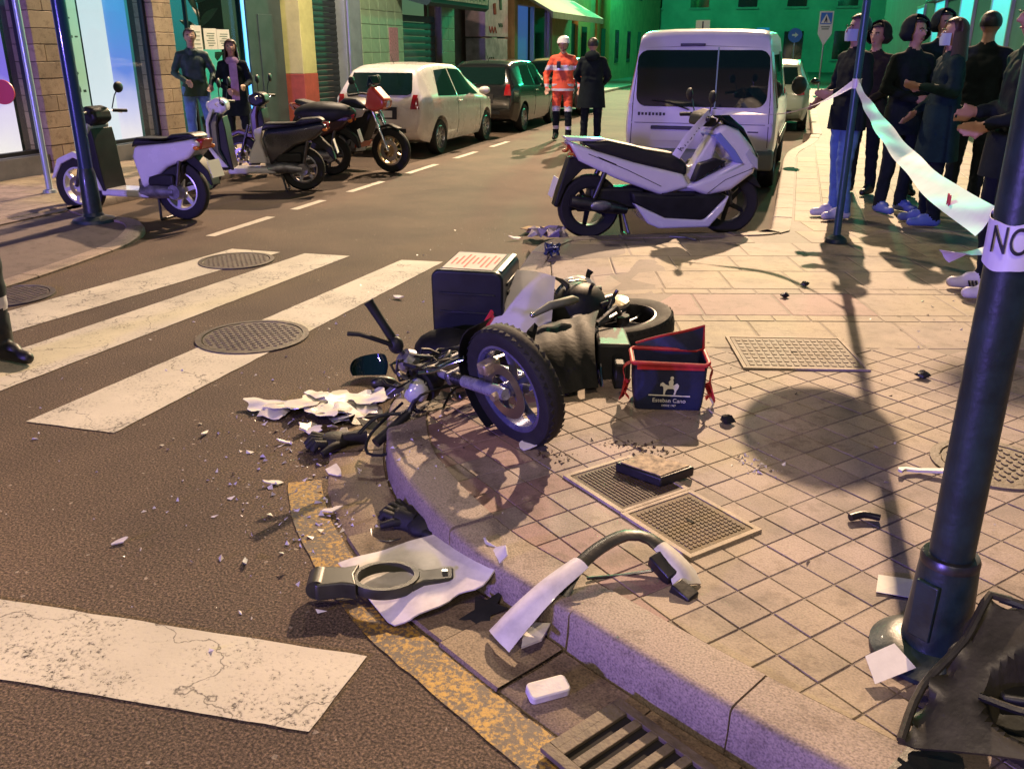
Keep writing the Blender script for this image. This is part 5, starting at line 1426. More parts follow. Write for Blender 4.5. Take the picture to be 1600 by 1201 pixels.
def bwheel(name, c, r, w, ax, rim, spokes, rr):
    c = V(c) - BR
    ax = V(ax).normalized()
    t = MB()
    t.lathe([(r * rr, -w * 0.40), (r * 0.86, -w * 0.5), (r * 0.94, -w * 0.44), (r * 0.985, -w * 0.24), (r, 0), (r * 0.985, w * 0.24), (r * 0.94, w * 0.44), (r * 0.86, w * 0.5), (r * rr, w * 0.40)], c, ax, n=48, closed=True)
    a = ax.orthogonal().normalized(); bb = ax.cross(a)
    wo_ = t.build(name, M_TYRE, bike, smooth=40)
    g = MB()   # tread blocks
    for k in range(44):
        th = 2 * math.pi * k / 44
        d = a * math.cos(th) + bb * math.sin(th); s = ax.cross(d)
        for sg in (-1, 1):
            p = c + d * (r * 0.978) + ax * (sg * w * 0.22)
            fr = Matrix((s, ax, d)).transposed()
            g.box(p, (r * 0.075, w * 0.3, 0.003), fr @ Matrix.Rotation(0.5 * sg, 3, 'Z'))
    tag(g.build('tread', M_TYRE, wo_, smooth=0), kind='stuff')
    b = MB(); R0 = r * rr
    b.lathe([(R0 + 0.004, -w * 0.38), (R0 + 0.004, w * 0.38), (R0 - 0.010, w * 0.42), (R0 - 0.022, w * 0.28), (R0 - 0.022, -w * 0.28), (R0 - 0.010, -w * 0.42)], c, ax, n=48, closed=True)
    b.cyl(c - ax * 0.05, c + ax * 0.05, r * 0.13, None, 18)
    for k in range(spokes):
        th = 2 * math.pi * k / spokes
        d = a * math.cos(th) + bb * math.sin(th); d2 = a * math.cos(th + 0.35) + bb * math.sin(th + 0.35)
        b.tube([c + d * (r * 0.1), c + (d + d2).normalized() * (R0 * 0.55), c + d2 * (R0 - 0.012)], [0.022, 0.016, 0.018], 8, flat=0.6)
    b.build('rim', rim, wo_, smooth=40)
    return wo_
bwheel('front_wheel', FC, 0.262, 0.095, FN, M_RIMD, 5, 0.72)
bwheel('rear_wheel', (-0.80, 4.76, 0.17), 0.285, 0.125, (-0.10, -0.10, 1), M_STEEL, 5, 0.66)
bpart('brake_disc', M_DISC, lambda b: b.lathe([(0.12, 0.05), (0.12, 0.054), (0.075, 0.054), (0.075, 0.05)], FC, FN, n=36, closed=True))
bpart('brake_caliper', M_GOLD, lambda b: b.box(FC + FN * 0.055 + FD * 0.06 - FE * 0.10, (0.06, 0.05, 0.08), frame((0, 0, 0), FD, FN).to_3x3()), bevel=0.01)
CL = FC + FD * 0.50           # top of the fork
for s in (-1, 1):
    o = FN * (0.068 * s)
    f = bpart('fork_leg', M_FORK, lambda b: b.tube([FC + o - FD * 0.03, FC + o + FD * 0.02, FC + o + FD * 0.25, FC + o + FD * 0.252, CL + o], [0.024, 0.028, 0.026, 0.018, 0.018], 14))
    bpart('fork_boot', M_PLB, lambda b: b.tube([FC + o + FD * (0.25 + 0.012 * k) for k in range(11)], [0.028 if k % 2 else 0.022 for k in range(11)], 12))
bpart('axle_nut', M_GOLD, lambda b: b.cyl(FC + FN * 0.07, FC + FN * 0.115, 0.018, None, 6))
bpart('front_mudguard', M_PLB, lambda b: b.shell([[FC + (FD * math.cos(a) + FE * math.sin(a)) * 0.285 + FN * w for w in (-0.06, -0.03, 0, 0.03, 0.06)] for a in [R(-62 + 11 * k) for k in range(11)]], 0.004), smooth=50)
bpart('fork_brace', M_ENG, lambda b: [b.box(CL - FD * 0.02, (0.03, 0.2, 0.06), frame((0, 0, 0), FD, FE).to_3x3()), b.box(CL - FD * 0.16, (0.03, 0.19, 0.055), frame((0, 0, 0), FD, FE).to_3x3())], bevel=0.008)
# handlebar, grips, levers
GI, GO = V((-1.555, 3.379, 0.40)), V((-1.675, 3.36, 0.60))
bpart('handlebar', M_STEEL, lambda b: b.tube(catmull([GI, V((-1.47, 3.40, 0.30)), CL + V((0.02, 0.02, 0.05)), CL + V((-0.02, -0.12, -0.02)), V((-1.45, 3.22, 0.16))], 0.04), 0.012, 10))
bpart('grip', M_PLB, lambda b: b.tube([GI, GI.lerp(GO, 0.1), GI.lerp(GO, 0.5), GI.lerp(GO, 0.93), GO], [0.015, 0.021, 0.019, 0.021, 0.024], 14))
bpart('grip', M_PLB, lambda b: b.tube([(-1.45, 3.22, 0.16), (-1.50, 3.12, 0.11), (-1.53, 3.06, 0.08)], [0.018, 0.02, 0.022], 12))
bpart('brake_lever', M_PLB, lambda b: b.tube(catmull([(-1.565, 3.35, 0.415), (-1.63, 3.31, 0.45), (-1.69, 3.28, 0.475), (-1.735, 3.265, 0.478)], 0.03), [0.011] * 2 + [0.010] * 40 if False else 0.011, 8))
bpart('lever_bracket', M_PLB, lambda b: b.ell((-1.56, 3.37, 0.41), (0.035, 0.03, 0.04)))
bpart('clutch_lever', M_STEEL, lambda b: b.tube(catmull([(-1.47, 3.19, 0.17), (-1.55, 3.13, 0.17), (-1.60, 3.05, 0.12)], 0.03), 0.008, 8))
# smashed headlight, gauge, cables
bpart('headlight', M_LENS, lambda b: b.ell((-1.44, 3.29, 0.24), (0.06, 0.05, 0.06)))
bpart('headlight_shell', M_PLB, lambda b: b.lathe([(0.085, 0.0), (0.085, 0.03), (0.06, 0.09), (0.02, 0.11)], (-1.43, 3.32, 0.26), (0.4, 0.85, 0.25), n=22))
bpart('gauge', M_ENG, lambda b: b.lathe([(0.05, 0), (0.055, 0.03), (0.04, 0.06)], (-1.50, 3.40, 0.32), (-0.5, -0.5, 0.7), n=20))
bpart('bent_bracket', M_CHROME, lambda b: b.tube(catmull([(-1.42, 3.30, 0.33), (-1.33, 3.26, 0.36), (-1.27, 3.24, 0.40), (-1.20, 3.24, 0.43)], 0.03), [0.022, 0.02, 0.018, 0.016, 0.014, 0.012, 0.012, 0.012, 0.012, 0.012, 0.012, 0.012][:len(catmull([(-1.42, 3.30, 0.33), (-1.33, 3.26, 0.36), (-1.27, 3.24, 0.40), (-1.20, 3.24, 0.43)], 0.03))], 8, flat=0.4))
rc = random.Random(3)
for k in range(16):
    p0 = V((rc.uniform(-1.56, -1.38), rc.uniform(3.2, 3.5), rc.uniform(0.14, 0.38)))
    p1 = p0 + V((rc.uniform(-0.1, 0.1), rc.uniform(-0.12, 0.1), rc.uniform(-0.1, 0.12)))
    p2 = V((rc.uniform(-1.45, -1.1), rc.uniform(3.4, 3.9), rc.uniform(0.12, 0.3)))
    bpart('cable', M_PLB if k % 3 else M_STEEL, lambda b: b.tube(catmull([p0, p1, p0.lerp(p2, 0.5) + V((0, 0, 0.06)), p2], 0.04), 0.006, 6))
for k in range(9):
    c = V((rc.uniform(-1.56, -1.32), rc.uniform(3.2, 3.48), rc.uniform(0.12, 0.36)))
    mt = Euler((rc.random() * 3, rc.random() * 3, rc.random() * 3)).to_matrix()
    bpart('broken_bracket', (M_ENG, M_PLB, M_CHROME)[k % 3], lambda b: b.box(c, (rc.uniform(0.03, 0.08), rc.uniform(0.02, 0.05), rc.uniform(0.006, 0.03)), mt), bevel=0.004)
bpart('loop_cable', M_PLB, lambda b: b.tube(catmull([(-1.48, 3.24, 0.2), (-1.58, 3.12, 0.09), (-1.56, 3.04, 0.04), (-1.46, 3.05, 0.05), (-1.38, 3.14, 0.12)], 0.03), 0.007, 6))
# frame
bpart('frame', M_STEEL, lambda b: [b.tube(catmull(p, 0.06), 0.019, 8) for p in (
    [CL + V((0.05, 0.03, 0.0)), (-1.25, 3.75, 0.24), (-1.12, 4.2, 0.22), (-1.12, 4.6, 0.26), (-1.15, 4.9, 0.28)],
    [CL + V((0.08, 0.03, -0.05)), (-1.10, 3.65, 0.20), (-0.92, 3.95, 0.17), (-0.86, 4.3, 0.2), (-0.98, 4.55, 0.24), (-1.15, 4.75, 0.34)],
    [CL + V((0.08, 0.06, -0.10)), (-1.12, 3.75, 0.11), (-0.95, 4.0, 0.09), (-0.9, 4.4, 0.09)])])
bpart('swing_arm', M_STEEL, lambda b: [b.tube([(-0.95, 4.35, 0.14 + z), (-0.80, 4.76, 0.17 + z)], 0.022, 8, flat=0.7) for z in (-0.06, 0.08)])
bpart('engine', M_STEEL, lambda b: [b.box((-0.98, 4.15, 0.19), (0.26, 0.34, 0.20)), b.cyl((-0.95, 4.10, 0.18), (-0.95, 4.10, 0.30), 0.10, 0.09, 20), b.cyl((-0.93, 4.30, 0.18), (-0.93, 4.30, 0.33), 0.075, 0.07, 18)], bevel=0.015)
bpart('cylinder_fins', M_ENG, lambda b: [b.box((-1.08, 3.88 - k * 0.022, 0.20), (0.16, 0.010, 0.16)) for k in range(6)])
bpart('radiator', M_PLB, lambda b: b.box((-0.755, 4.18, 0.16), (0.16, 0.42, 0.24), Matrix.Rotation(R(14), 3, 'Z') @ Matrix.Rotation(R(-6), 3, 'X')), bevel=0.015)
bpart('belly_guard', M_PLB, lambda b: b.box((-0.70, 4.02, 0.14), (0.05, 0.34, 0.22), Matrix.Rotation(R(16), 3, 'Z')), bevel=0.01)
bpart('kick_lever', M_CHROME, lambda b: b.tube(catmull([(-0.78, 4.02, 0.22), (-0.76, 3.92, 0.17), (-0.73, 3.86, 0.10), (-0.72, 3.86, 0.07)], 0.02), 0.013, 8, flat=0.7))
bpart('silencer', M_STEEL, lambda b: b.tube([(-1.02, 3.85, 0.12), (-0.90, 3.98, 0.10), (-0.93, 4.3, 0.11), (-0.99, 4.62, 0.14), (-1.02, 4.95, 0.16)], [0.018, 0.02, 0.035, 0.048, 0.042], 14))
# tail end: scratched alloy and covers above the rear wheel
bpart('tank', M_PLB, lambda b: b.ell((-1.02, 4.56, 0.30), (0.15, 0.19, 0.14), Matrix.Rotation(R(-20), 3, 'Z'), n=26, m=16))
bpart('tank_cap', M_CHROME, lambda b: b.tube([(-1.115, 4.43, 0.405), (-1.10, 4.46, 0.43), (-1.095, 4.50, 0.435)], 0.010, 6))
bpart('tank_seam', M_GOLD, lambda b: b.tube([(-1.06, 4.50, 0.458), (-1.02, 4.56, 0.455), (-0.99, 4.62, 0.435)], 0.005, 6))
bpart('side_cover', M_CRASHW, lambda b: b.ell((-1.06, 4.73, 0.385), (0.10, 0.07, 0.05)))
bpart('sprocket_cover', M_GOLD, lambda b: b.box((-0.96, 4.62, 0.345), (0.12, 0.11, 0.05), Euler((0.3, 0.2, 0.5)).to_matrix()), bevel=0.018)
bpart('clutch_cover', M_GOLD, lambda b: b.lathe([(0.065, 0), (0.06, 0.03), (0.03, 0.045)], (-1.03, 4.52, 0.29), (0.5, -0.5, 0.7), n=20))
bpart('rear_hub_cover', M_GOLD, lambda b: b.lathe([(0.085, 0), (0.08, 0.02), (0.04, 0.03)], (-0.86, 4.80, 0.27), (-0.1, -0.2, 1), n=22))
bpart('shock_absorber', M_STEEL, lambda b: b.tube([(-0.93, 4.55, 0.33), (-0.86, 4.68, 0.33)], 0.03, 12))
rc = random.Random(11)
for k in range(16):
    c = V((rc.uniform(-1.06, -0.84), rc.uniform(4.45, 4.80), rc.uniform(0.26, 0.40)))
    mt = Euler((rc.random() * 3, rc.random() * 3, rc.random() * 3)).to_matrix()
    if k % 2: bpart('engine_fitting', (M_GOLD, M_STEEL, M_PLB, M_GOLD)[k % 4], lambda b: b.box(c, (rc.uniform(0.03, 0.09), rc.uniform(0.02, 0.06), rc.uniform(0.012, 0.035)), mt), bevel=0.006)
    else: bpart('engine_bolt', (M_STEEL, M_CHROME)[k % 2], lambda b: b.cyl(c, c + mt @ V((0, 0, rc.uniform(0.04, 0.1))), rc.uniform(0.008, 0.018)))
bpart('foot_peg', M_PLB, lambda b: b.tube([(-1.02, 4.74, 0.34), (-1.01, 4.76, 0.44), (-1.0, 4.77, 0.46)], [0.012, 0.014, 0.02], 10))
bpart('side_stand', M_STEEL, lambda b: b.tube([(-0.86, 4.3, 0.3), (-0.80, 4.5, 0.34), (-0.79, 4.58, 0.28)], 0.012, 8))
bpart('seat', M_SEAT, lambda b: b.ell((-1.36, 4.62, 0.22), (0.10, 0.30, 0.13), Matrix.Rotation(R(-12), 3, 'Z'), n=20, m=12))
def bow(a, b_, c, d, nu=8, nv=8, bulge=0.05, up=(0, -0.6, 0.8)):
    rows = []
    up = V(up)
    for i in range(nv + 1):
        v = i / nv
        rows.append([V(a).lerp(V(b_), u / nu).lerp(V(d).lerp(V(c), u / nu), v) + up * (bulge * math.sin(math.pi * u / nu) * (0.4 + 0.6 * math.sin(math.pi * v))) for u in range(nu + 1)])
    return rows
bpart('white_cowl', M_CRASHW, lambda b: b.shell(bow((-1.40, 4.12, 0.26), (-1.07, 4.16, 0.26), (-1.13, 4.48, 0.48), (-1.34, 4.48, 0.50), bulge=0.04), 0.006), smooth=50)
bpart('white_cowl', M_CRASHW, lambda b: b.shell(bow((-1.26, 4.06, 0.16), (-1.17, 4.07, 0.15), (-1.08, 4.165, 0.255), (-1.40, 4.125, 0.255), bulge=0.012), 0.006), smooth=50)
bpart('cowl_fin', M_PLB, lambda b: b.tube([(-1.15, 4.50, 0.48), (-1.10, 4.50, 0.46), (-1.06, 4.50, 0.43)], [0.004, 0.014, 0.016], 6, flat=0.4))
# leg apron hanging over the engine
def apron(b):
    A, B_, C_, D = V((-1.10, 4.03, 0.34)), V((-0.86, 4.34, 0.36)), V((-0.735, 3.78, 0.15)), V((-0.96, 3.62, 0.15))
    rows = []
    for i in range(15):
        v = i / 14
        rw = []
        for k in range(13):
            u = k / 12
            p = A.lerp(B_, u).lerp(D.lerp(C_, u), v)
            p += V((-0.2, -0.5, 0.84)) * (0.075 * math.sin(math.pi * v) + 0.010 * math.sin(u * 6 + v * 3) * (0.3 + v) + 0.004 * math.sin(u * 21 - v * 7))
            rw.append(p)
        rows.append(rw)
    b.shell(rows, 0.008)
bpart('leg_apron', M_CLOTH, apron, smooth=60)
bpart('apron_roll', mat('apron_lining', (0.16, 0.17, 0.11), 0.6, var=0.3, vs=9), lambda b: b.tube([(-1.12, 4.03, 0.40), (-1.06, 4.11, 0.43), (-0.97, 4.21, 0.44), (-0.95, 4.24, 0.435)], [0.012, 0.022, 0.024, 0.012], 12))
bpart('apron_clip', M_CHROME, lambda b: b.ell((-1.125, 4.025, 0.40), (0.016, 0.014, 0.014)))
bpart('apron_fold', M_CLOTH, lambda b: b.shell([[V((-1.16 + 0.05 * u, 4.10 - 0.24 * v + 0.02 * math.sin(5 * v), 0.31 - 0.10 * v + 0.03 * math.sin(3 * u + 4 * v))) for u in (0, 0.5, 1, 1.6)] for v in (0, 0.25, 0.5, 0.75, 1)], 0.008), smooth=60)
# the black delivery box
BX = frame((-1.535, 4.40, 0.335) - BR, (0.97, 0.10, -0.02), (0.02, 0.0, 1)) if False else frame(V((-1.535, 4.40, 0.325)) - BR, (0.995, 0.06, 0.0), (-0.01, -0.05, 1))
M_BOX = mat('box_black', (0.006, 0.009, 0.011), 0.38, var=0.25, vs=6, bump=0.05, bs=50, coat=0.1, spec=0.4)
def xpart(name, m, fn, parent=None, **kw):
    b = MB(BX); fn(b)
    return b.build(name, m, parent or bike, **kw)
box = xpart('delivery_box', M_BOX, lambda b: b.prism([(x, z) for x, z in rrect(0.37, 0.47, 0.045, 5)], -0.20, 0.20), bevel=0.02, seg=3)
xpart('lid_rim', M_BOX, lambda b: [b.prism([(x, z) for x, z in rrect(0.385, 0.485, 0.05, 5)], -0.215, -0.17)], box, bevel=0.012, seg=3)
xpart('edge_strip', mat('reflective_strip', (0.75, 0.72, 0.62), 0.4), lambda b: b.box((0.165, 0.0, 0.2395), (0.022, 0.33, 0.004), Matrix.Rotation(R(14), 3, 'Y')), box, smooth=0)
lab = xpart('paper_label', mat('label_paper', (0.72, 0.58, 0.50), 0.7, var=0.1, vs=20), lambda b: b.box((-0.012, 0.0, 0.2365), (0.27, 0.31, 0.004)), box, smooth=0)
xpart('label_print', mat('label_red', (0.55, 0.12, 0.10), 0.7), lambda b: [b.box((-0.12 + 0.028 * k, 0.02 * (k % 3) - 0.02, 0.2392), (0.010, 0.12 + 0.035 * (k % 4), 0.001)) for k in range(9)], lab, smooth=0)['kind'] = 'stuff'
xpart('latch', M_CHROME, lambda b: b.ell((0.19, -0.02, 0.0), (0.006, 0.02, 0.012)), box)
for k in range(4):
    xpart('side_rib', M_BOX, lambda b: b.box((0.187, 0.02, 0.15 - 0.05 * k), (0.012, 0.26 - 0.02 * k, 0.02)), box, bevel=0.005)
xpart('front_groove', M_BOX, lambda b: [b.box((0, -0.218, 0.12 - 0.1 * k), (0.30, 0.008, 0.012)) for k in range(3)], box, bevel=0.003)
bpart('red_reflector', mat('reflector_red', (0.6, 0.03, 0.06), 0.25, coat=1), lambda b: b.tube([(-1.42, 4.10, 0.22), (-1.40, 4.16, 0.30), (-1.38, 4.22, 0.37)], [0.018, 0.026, 0.014], 8, flat=0.5))
bpart('rack', M_STEEL, lambda b: [b.tube([(-1.34, 4.3, z), (-1.34, 4.62, z), (-1.2, 4.75, z)], 0.010, 8) for z in (0.16, 0.34)] + [b.tube([(-1.34, y, 0.16), (-1.34, y, 0.34)], 0.010, 8) for y in (4.32, 4.45, 4.6)])
bpart('seat_bag', M_CLOTH, lambda b: b.ell((-1.56, 4.03, 0.16), (0.20, 0.13, 0.13), n=18, m=10))
bpart('tail_unit', M_PLB, lambda b: b.ell((-1.40, 4.06, 0.15), (0.20, 0.10, 0.07), Matrix.Rotation(R(20), 3, 'Z')))
# ------------------------------------------------------------------ posts
M_TAPE = mat('tape_white', (0.72, 0.70, 0.76), 0.45, var=0.05, vs=15)
M_INK = mat('tape_ink', (0.012, 0.014, 0.02), 0.6)
pole = thing('signal_pole', 'thick dark green pole with a wide round foot at the right', 'pole', (0.49, 2.17, PZ + 0.002))
part('foot', M_POLE, pole, lambda b: b.lathe([(0.155, 0), (0.155, 0.012), (0.13, 0.03), (0.10, 0.045)], n=36))
part('base_sleeve', M_POLE, pole, lambda b: b.lathe([(0.082, 0.03), (0.080, 0.10), (0.070, 0.27), (0.068, 0.285), (0.062, 0.29)], n=32))
part('shaft', M_POLE, pole, lambda b: b.lathe([(0.053, 0.28), (0.052, 1.0), (0.050, 3.6), (0.0, 3.62)], n=32))
part('collar', M_STEEL, pole, lambda b: b.lathe([(0.070, 0.276), (0.0705, 0.29), (0.066, 0.30), (0.053, 0.302)], n=32))
part('access_door', M_POLE, pole, lambda b: b.box((-0.050, -0.058, 0.16), (0.06, 0.012, 0.16), Matrix.Rotation(R(-40), 3, 'Z')), bevel=0.003)
# barrier tape wrapped round it
tw = thing('barrier_tape', 'white barrier tape wrapped round the dark pole with black NO lettering', 'tape', (0.49, 2.17, 1.235), 0, 'barrier tape')
def wrap(b):
    rows = []
    for i in range(41):
        a = 2 * math.pi * i / 40
        dz = 0.018 * math.sin(a + 0.6)
        r = 0.0565 + 0.002 * math.sin(3 * a)
        rows.append([(r * math.cos(a), r * math.sin(a), dz + h + 0.002 * math.sin(5 * a + h * 40)) for h in (-0.052, -0.02, 0.015, 0.05)])
    b.shell(rows, 0.0015)
part('wrap', M_TAPE, tw, wrap, smooth=60)
def curved_text(name, s, size, r, a0, z, m, parent):
    o = text(name, s, size, m, parent, Matrix.Identity(4), 0.0002)
    me = o.data
    bm = bmesh.new(); bm.from_mesh(me)
    bmesh.ops.subdivide_edges(bm, edges=bm.edges, cuts=2)
    bm.to_mesh(me); bm.free()
    for v in me.vertices:
        a = a0 + v.co.x * 0.62 / r
        v.co = V(((r + v.co.z) * math.cos(a), (r + v.co.z) * math.sin(a), z + v.co.y))
    return o
curved_text('lettering', 'NO', 0.085, 0.0612, R(-112), -0.005, M_INK, tw)
def ribbon(name, label, pts, w, tw_=None, m=M_TAPE, group='barrier tape', side=None, n=5):
    P = catmull(pts, 0.06)
    rows = []
    for i, p in enumerate(P):
        t = (P[min(i + 1, len(P) - 1)] - P[max(0, i - 1)]).normalized()
        u = V((0, 0, 1)); u = (u - t * u.dot(t)).normalized(); s = t.cross(u)
        a = (tw_(i / (len(P) - 1)) if tw_ else 0)
        d = u * math.cos(a) + s * math.sin(a)
        rows.append([p + d * (w * (k / (n - 1) - 0.5)) + s * (0.004 * math.sin(i * 0.35 + k * 1.2)) for k in range(n)])
    o = MB().shell(rows, 0.0006).build(name, m, None, smooth=60)
    return tag(o, label, 'tape', group)
ribbon('barrier_tape', 'long white barrier tape sagging from the dark pole to the thin post', [(0.432, 2.19, 1.26), (0.43, 2.7, 1.235), (0.44, 3.4, 1.215), (0.45, 4.4, 1.21), (0.44, 5.6, 1.25), (0.43, 6.8, 1.31), (0.43, 7.64, 1.37)], 0.075, lambda t: 0.5 + 0.5 * math.sin(t * 5))
ribbon('barrier_tape', 'white barrier tape from the thin post to the handlebar of the maxi scooter', [(0.40, 7.66, 1.36), (0.25, 7.8, 1.25), (0.05, 7.98, 1.15), (-0.15, 8.08, 1.10), (-0.45, 8.16, 1.10), (-0.72, 8.22, 1.10)], 0.06, lambda t: 0.3 + 1.4 * math.sin(t * 3.1))
ht = ribbon('barrier_tape', 'white barrier tape with dark letters hanging down over the maxi scooter', [(-0.70, 8.12, 1.10), (-0.78, 8.03, 1.0), (-0.88, 7.98, 0.86), (-0.95, 7.97, 0.74)], 0.075)
ribbon('barrier_tape', 'loose torn end of barrier tape dangling behind the dark pole', [(0.48, 2.24, 1.20), (0.455, 2.32, 1.17), (0.425, 2.40, 1.145), (0.40, 2.45, 1.125)], 0.045, lambda t: 0.4 + t * 2)
for k, ch in enumerate('PASAR'):
    t_ = 0.22 + 0.14 * k
    p = V((-0.72, 8.085, 1.06)).lerp(V((-0.95, 7.955, 0.74)), t_)
    text('letter', ch, 0.07, M_INK, ht, frame(p + V((-0.012, -0.018, 0)), (0.5, 0.30, 0.8), (-0.2, -1, 0.1)))
M_TRED = mat('tape_red', (0.55, 0.03, 0.05), 0.6)
lt = [o for o in bpy.data.objects if o.name.startswith('barrier_tape') and o.get('label', '').startswith('long white')][0]
for k in range(2):
    part('red_bar', M_TRED, lt, lambda b: b.box((0.4305 - 0.012, 2.62 + 0.03 * k, 1.24), (0.004, 0.012, 0.03)), smooth=0)
tie = tag(MB().tube([(0.43, 7.66, 1.33), (0.43, 7.66, 1.40)], 0.034, 14).build('tape_knot', M_TAPE, None), 'knot of barrier tape tied round the thin post', 'tape')
# thin sign post between tape and onlookers
sp = thing('sign_post', 'thin blue green sign post standing in front of the onlooker in jeans', 'post', (0.43, 7.68, PZ + 0.002))
M_TEALP = mat('teal_post', (0.03, 0.09, 0.11), 0.35, 0.2, var=0.2, vs=6)
part('foot', M_POLE, sp, lambda b: b.lathe([(0.09, 0), (0.08, 0.03), (0.035, 0.06)], n=24))
part('shaft', M_TEALP, sp, lambda b: b.cyl((0, 0, 0.03), (0, 0, 3.25), 0.03, None, 18))
part('sign_arm', M_TEALP, sp, lambda b: [b.cyl((0, 0, z), (-0.30, -0.03, z), 0.012, None, 8) for z in (2.3, 2.55)])
part('sign_disc', M_SBLUE, sp, lambda b: b.lathe([(0.32, -0.01), (0.32, 0.01)], (-0.22, -0.045, 2.42), (0, -1, 0), n=36))
part('sign_ring', M_SWH, sp, lambda b: b.lathe([(0.32, 0.011), (0.32, 0.016), (0.28, 0.016), (0.28, 0.011)], (-0.22, -0.045, 2.42), (0, -1, 0), n=36, closed=True))
part('sign_arrow', M_SWH, sp, lambda b: b.prism([(x - 0.22, z) for x, z in ((-0.04, 2.24), (0.04, 2.24), (0.04, 2.46), (0.12, 2.46), (0, 2.62), (-0.12, 2.46), (-0.04, 2.46))], -0.066, -0.058), smooth=0)
# posts on the left
lp = thing('lamp_post', 'slim dark blue lamp post with a flared foot beside the white scooter', 'lamp post', (-6.30, 6.95, 0.07))
part('foot', M_POLE, lp, lambda b: b.lathe([(0.20, 0), (0.19, 0.03), (0.10, 0.06), (0.085, 0.09)], n=30))
part('base_sleeve', M_POLE, lp, lambda b: b.lathe([(0.085, 0.08), (0.075, 0.45), (0.062, 0.5)], n=24))
part('shaft', mat('post_blue', (0.01, 0.035, 0.09), 0.3, 0.2, coat=0.5), lp, lambda b: b.lathe([(0.062, 0.48), (0.058, 4.2), (0, 4.22)], n=24))
wp = thing('bollard_post', 'slender pale post at the left picture edge before the shop window', 'post', (-7.98, 8.2, LZ))
part('shaft', mat('post_pale', (0.45, 0.55, 0.58), 0.3, 0.4), wp, lambda b: b.cyl((0, 0, 0), (0, 0, 2.3), 0.035, None, 16))
part('foot', M_GALV, wp, lambda b: b.lathe([(0.08, 0), (0.07, 0.03), (0.04, 0.04)], n=20))
part('red_disc', mat('red_sign', (0.6, 0.02, 0.03), 0.4), wp, lambda b: b.lathe([(0.13, -0.01), (0.13, 0.01)], (-0.34, -0.06, 1.08), (0.3, -1, 0), n=28))

# ------------------------------------------------------------------ the open cooler bag
M_NAVY = mat('bag_navy', (0.012, 0.018, 0.06), 0.55, var=0.3, vs=8, bump=0.15, bs=60)
M_BRED = mat('bag_red', (0.50, 0.025, 0.03), 0.55, var=0.2, vs=12, bump=0.15, bs=50)
bag = thing('cooler_bag', 'open navy cooler bag with red rim and white horseman print on the pavement', 'bag', (-0.42, 3.74, PZ + 0.003), R(13))
BW, BD, BH = 0.32, 0.20, 0.215
def bagbody(b):
    rings = []
    for z, k in ((0, 0.90), (0.02, 0.93), (0.10, 0.97), (BH, 1.0)):
        rings.append([(x, y, z) for x, y in rrect(BW * k, BD * k, 0.02, 4)])
    inner = [[(x, y, z) for x, y in rrect(BW * k, BD * k, 0.018, 4)] for z, k in ((BH, 0.95), (0.02, 0.86))]
    allr = rings + inner
    n = len(allr[0])
    vs = [p for r in allr for p in r]
    fs = [(i * n + k, i * n + (k + 1) % n, (i + 1) * n + (k + 1) % n, (i + 1) * n + k) for i in range(len(allr) - 1) for k in range(n)]
    fs += [tuple(range(n)), tuple((len(allr) - 1) * n + k for k in range(n))]
    b.add(vs, fs)
part('body', M_NAVY, bag, bagbody, smooth=40)
def rim(b):
    pts = [(x, y, BH + 0.004 * math.sin(6 * x * 20)) for x, y in rrect(BW + 0.006, BD + 0.006, 0.022, 5)]
    b.tube(pts + [pts[0]], 0.010, 8, cap=False)
part('rim', M_BRED, bag, rim)
part('rim_band', M_BRED, bag, lambda b: b.box((0, -BD / 2 - 0.002, BH - 0.012), (BW - 0.03, 0.006, 0.03)), bevel=0.002)
part('lid', M_NAVY, bag, lambda b: b.shell([[(lerp(-BW / 2 + 0.02, BW / 2, u / 6), BD / 2 + 0.01 + 0.012 * v + 0.01 * math.sin(u), BH + lerp(0.02, 0.11, u / 6) * v) for u in range(7)] for v in (0, 0.35, 0.7, 1.0)], 0.008), smooth=50)
part('lid_edge', M_BRED, bag, lambda b: b.tube([(lerp(-BW / 2 + 0.02, BW / 2, u / 6), BD / 2 + 0.018 + 0.01 * math.sin(u), BH + lerp(0.02, 0.11, u / 6)) for u in range(7)] + [(BW / 2 + 0.003, BD / 2, BH)], 0.007, 6))
part('lining', mat('bag_lining', (0.10, 0.02, 0.03), 0.5), bag, lambda b: b.box((0, 0, 0.09), (BW * 0.88, BD * 0.86, 0.004)), smooth=0)
for s in (-1, 1):
    part('side_strap', M_BRED, bag, lambda b: b.shell([[(s * (BW / 2 + 0.004 + 0.035 * math.sin(math.pi * v) + 0.01 * math.sin(9 * v)), -0.02 + u + 0.03 * math.sin(4 * v), lerp(BH - 0.02, 0.035, v)) for u in (-0.018, 0, 0.018)] for v in [k / 10 for k in range(11)]], 0.003), smooth=60)
    part('strap_end', M_BRED, bag, lambda b: b.shell([[(s * (BW / 2 + 0.012 + 0.03 * u + 0.012 * math.sin(5 * v + u)), -0.05 + 0.05 * v + 0.014 * math.sin(7 * u), 0.11 - 0.085 * u + 0.012 * math.sin(6 * v + 3 * u)) for v in (0, 0.25, 0.5, 0.75, 1)] for u in (0, 0.25, 0.5, 0.75, 1.0)], 0.004), smooth=60)
M_LOGO = mat('logo_cream', (0.78, 0.76, 0.66), 0.6)
YF = -BD / 2 - 0.0035
def lg(p, dx=0.0, dz=0.0, s=1.0): return [(dx + x * s, dz + z * s) for x, z in p]
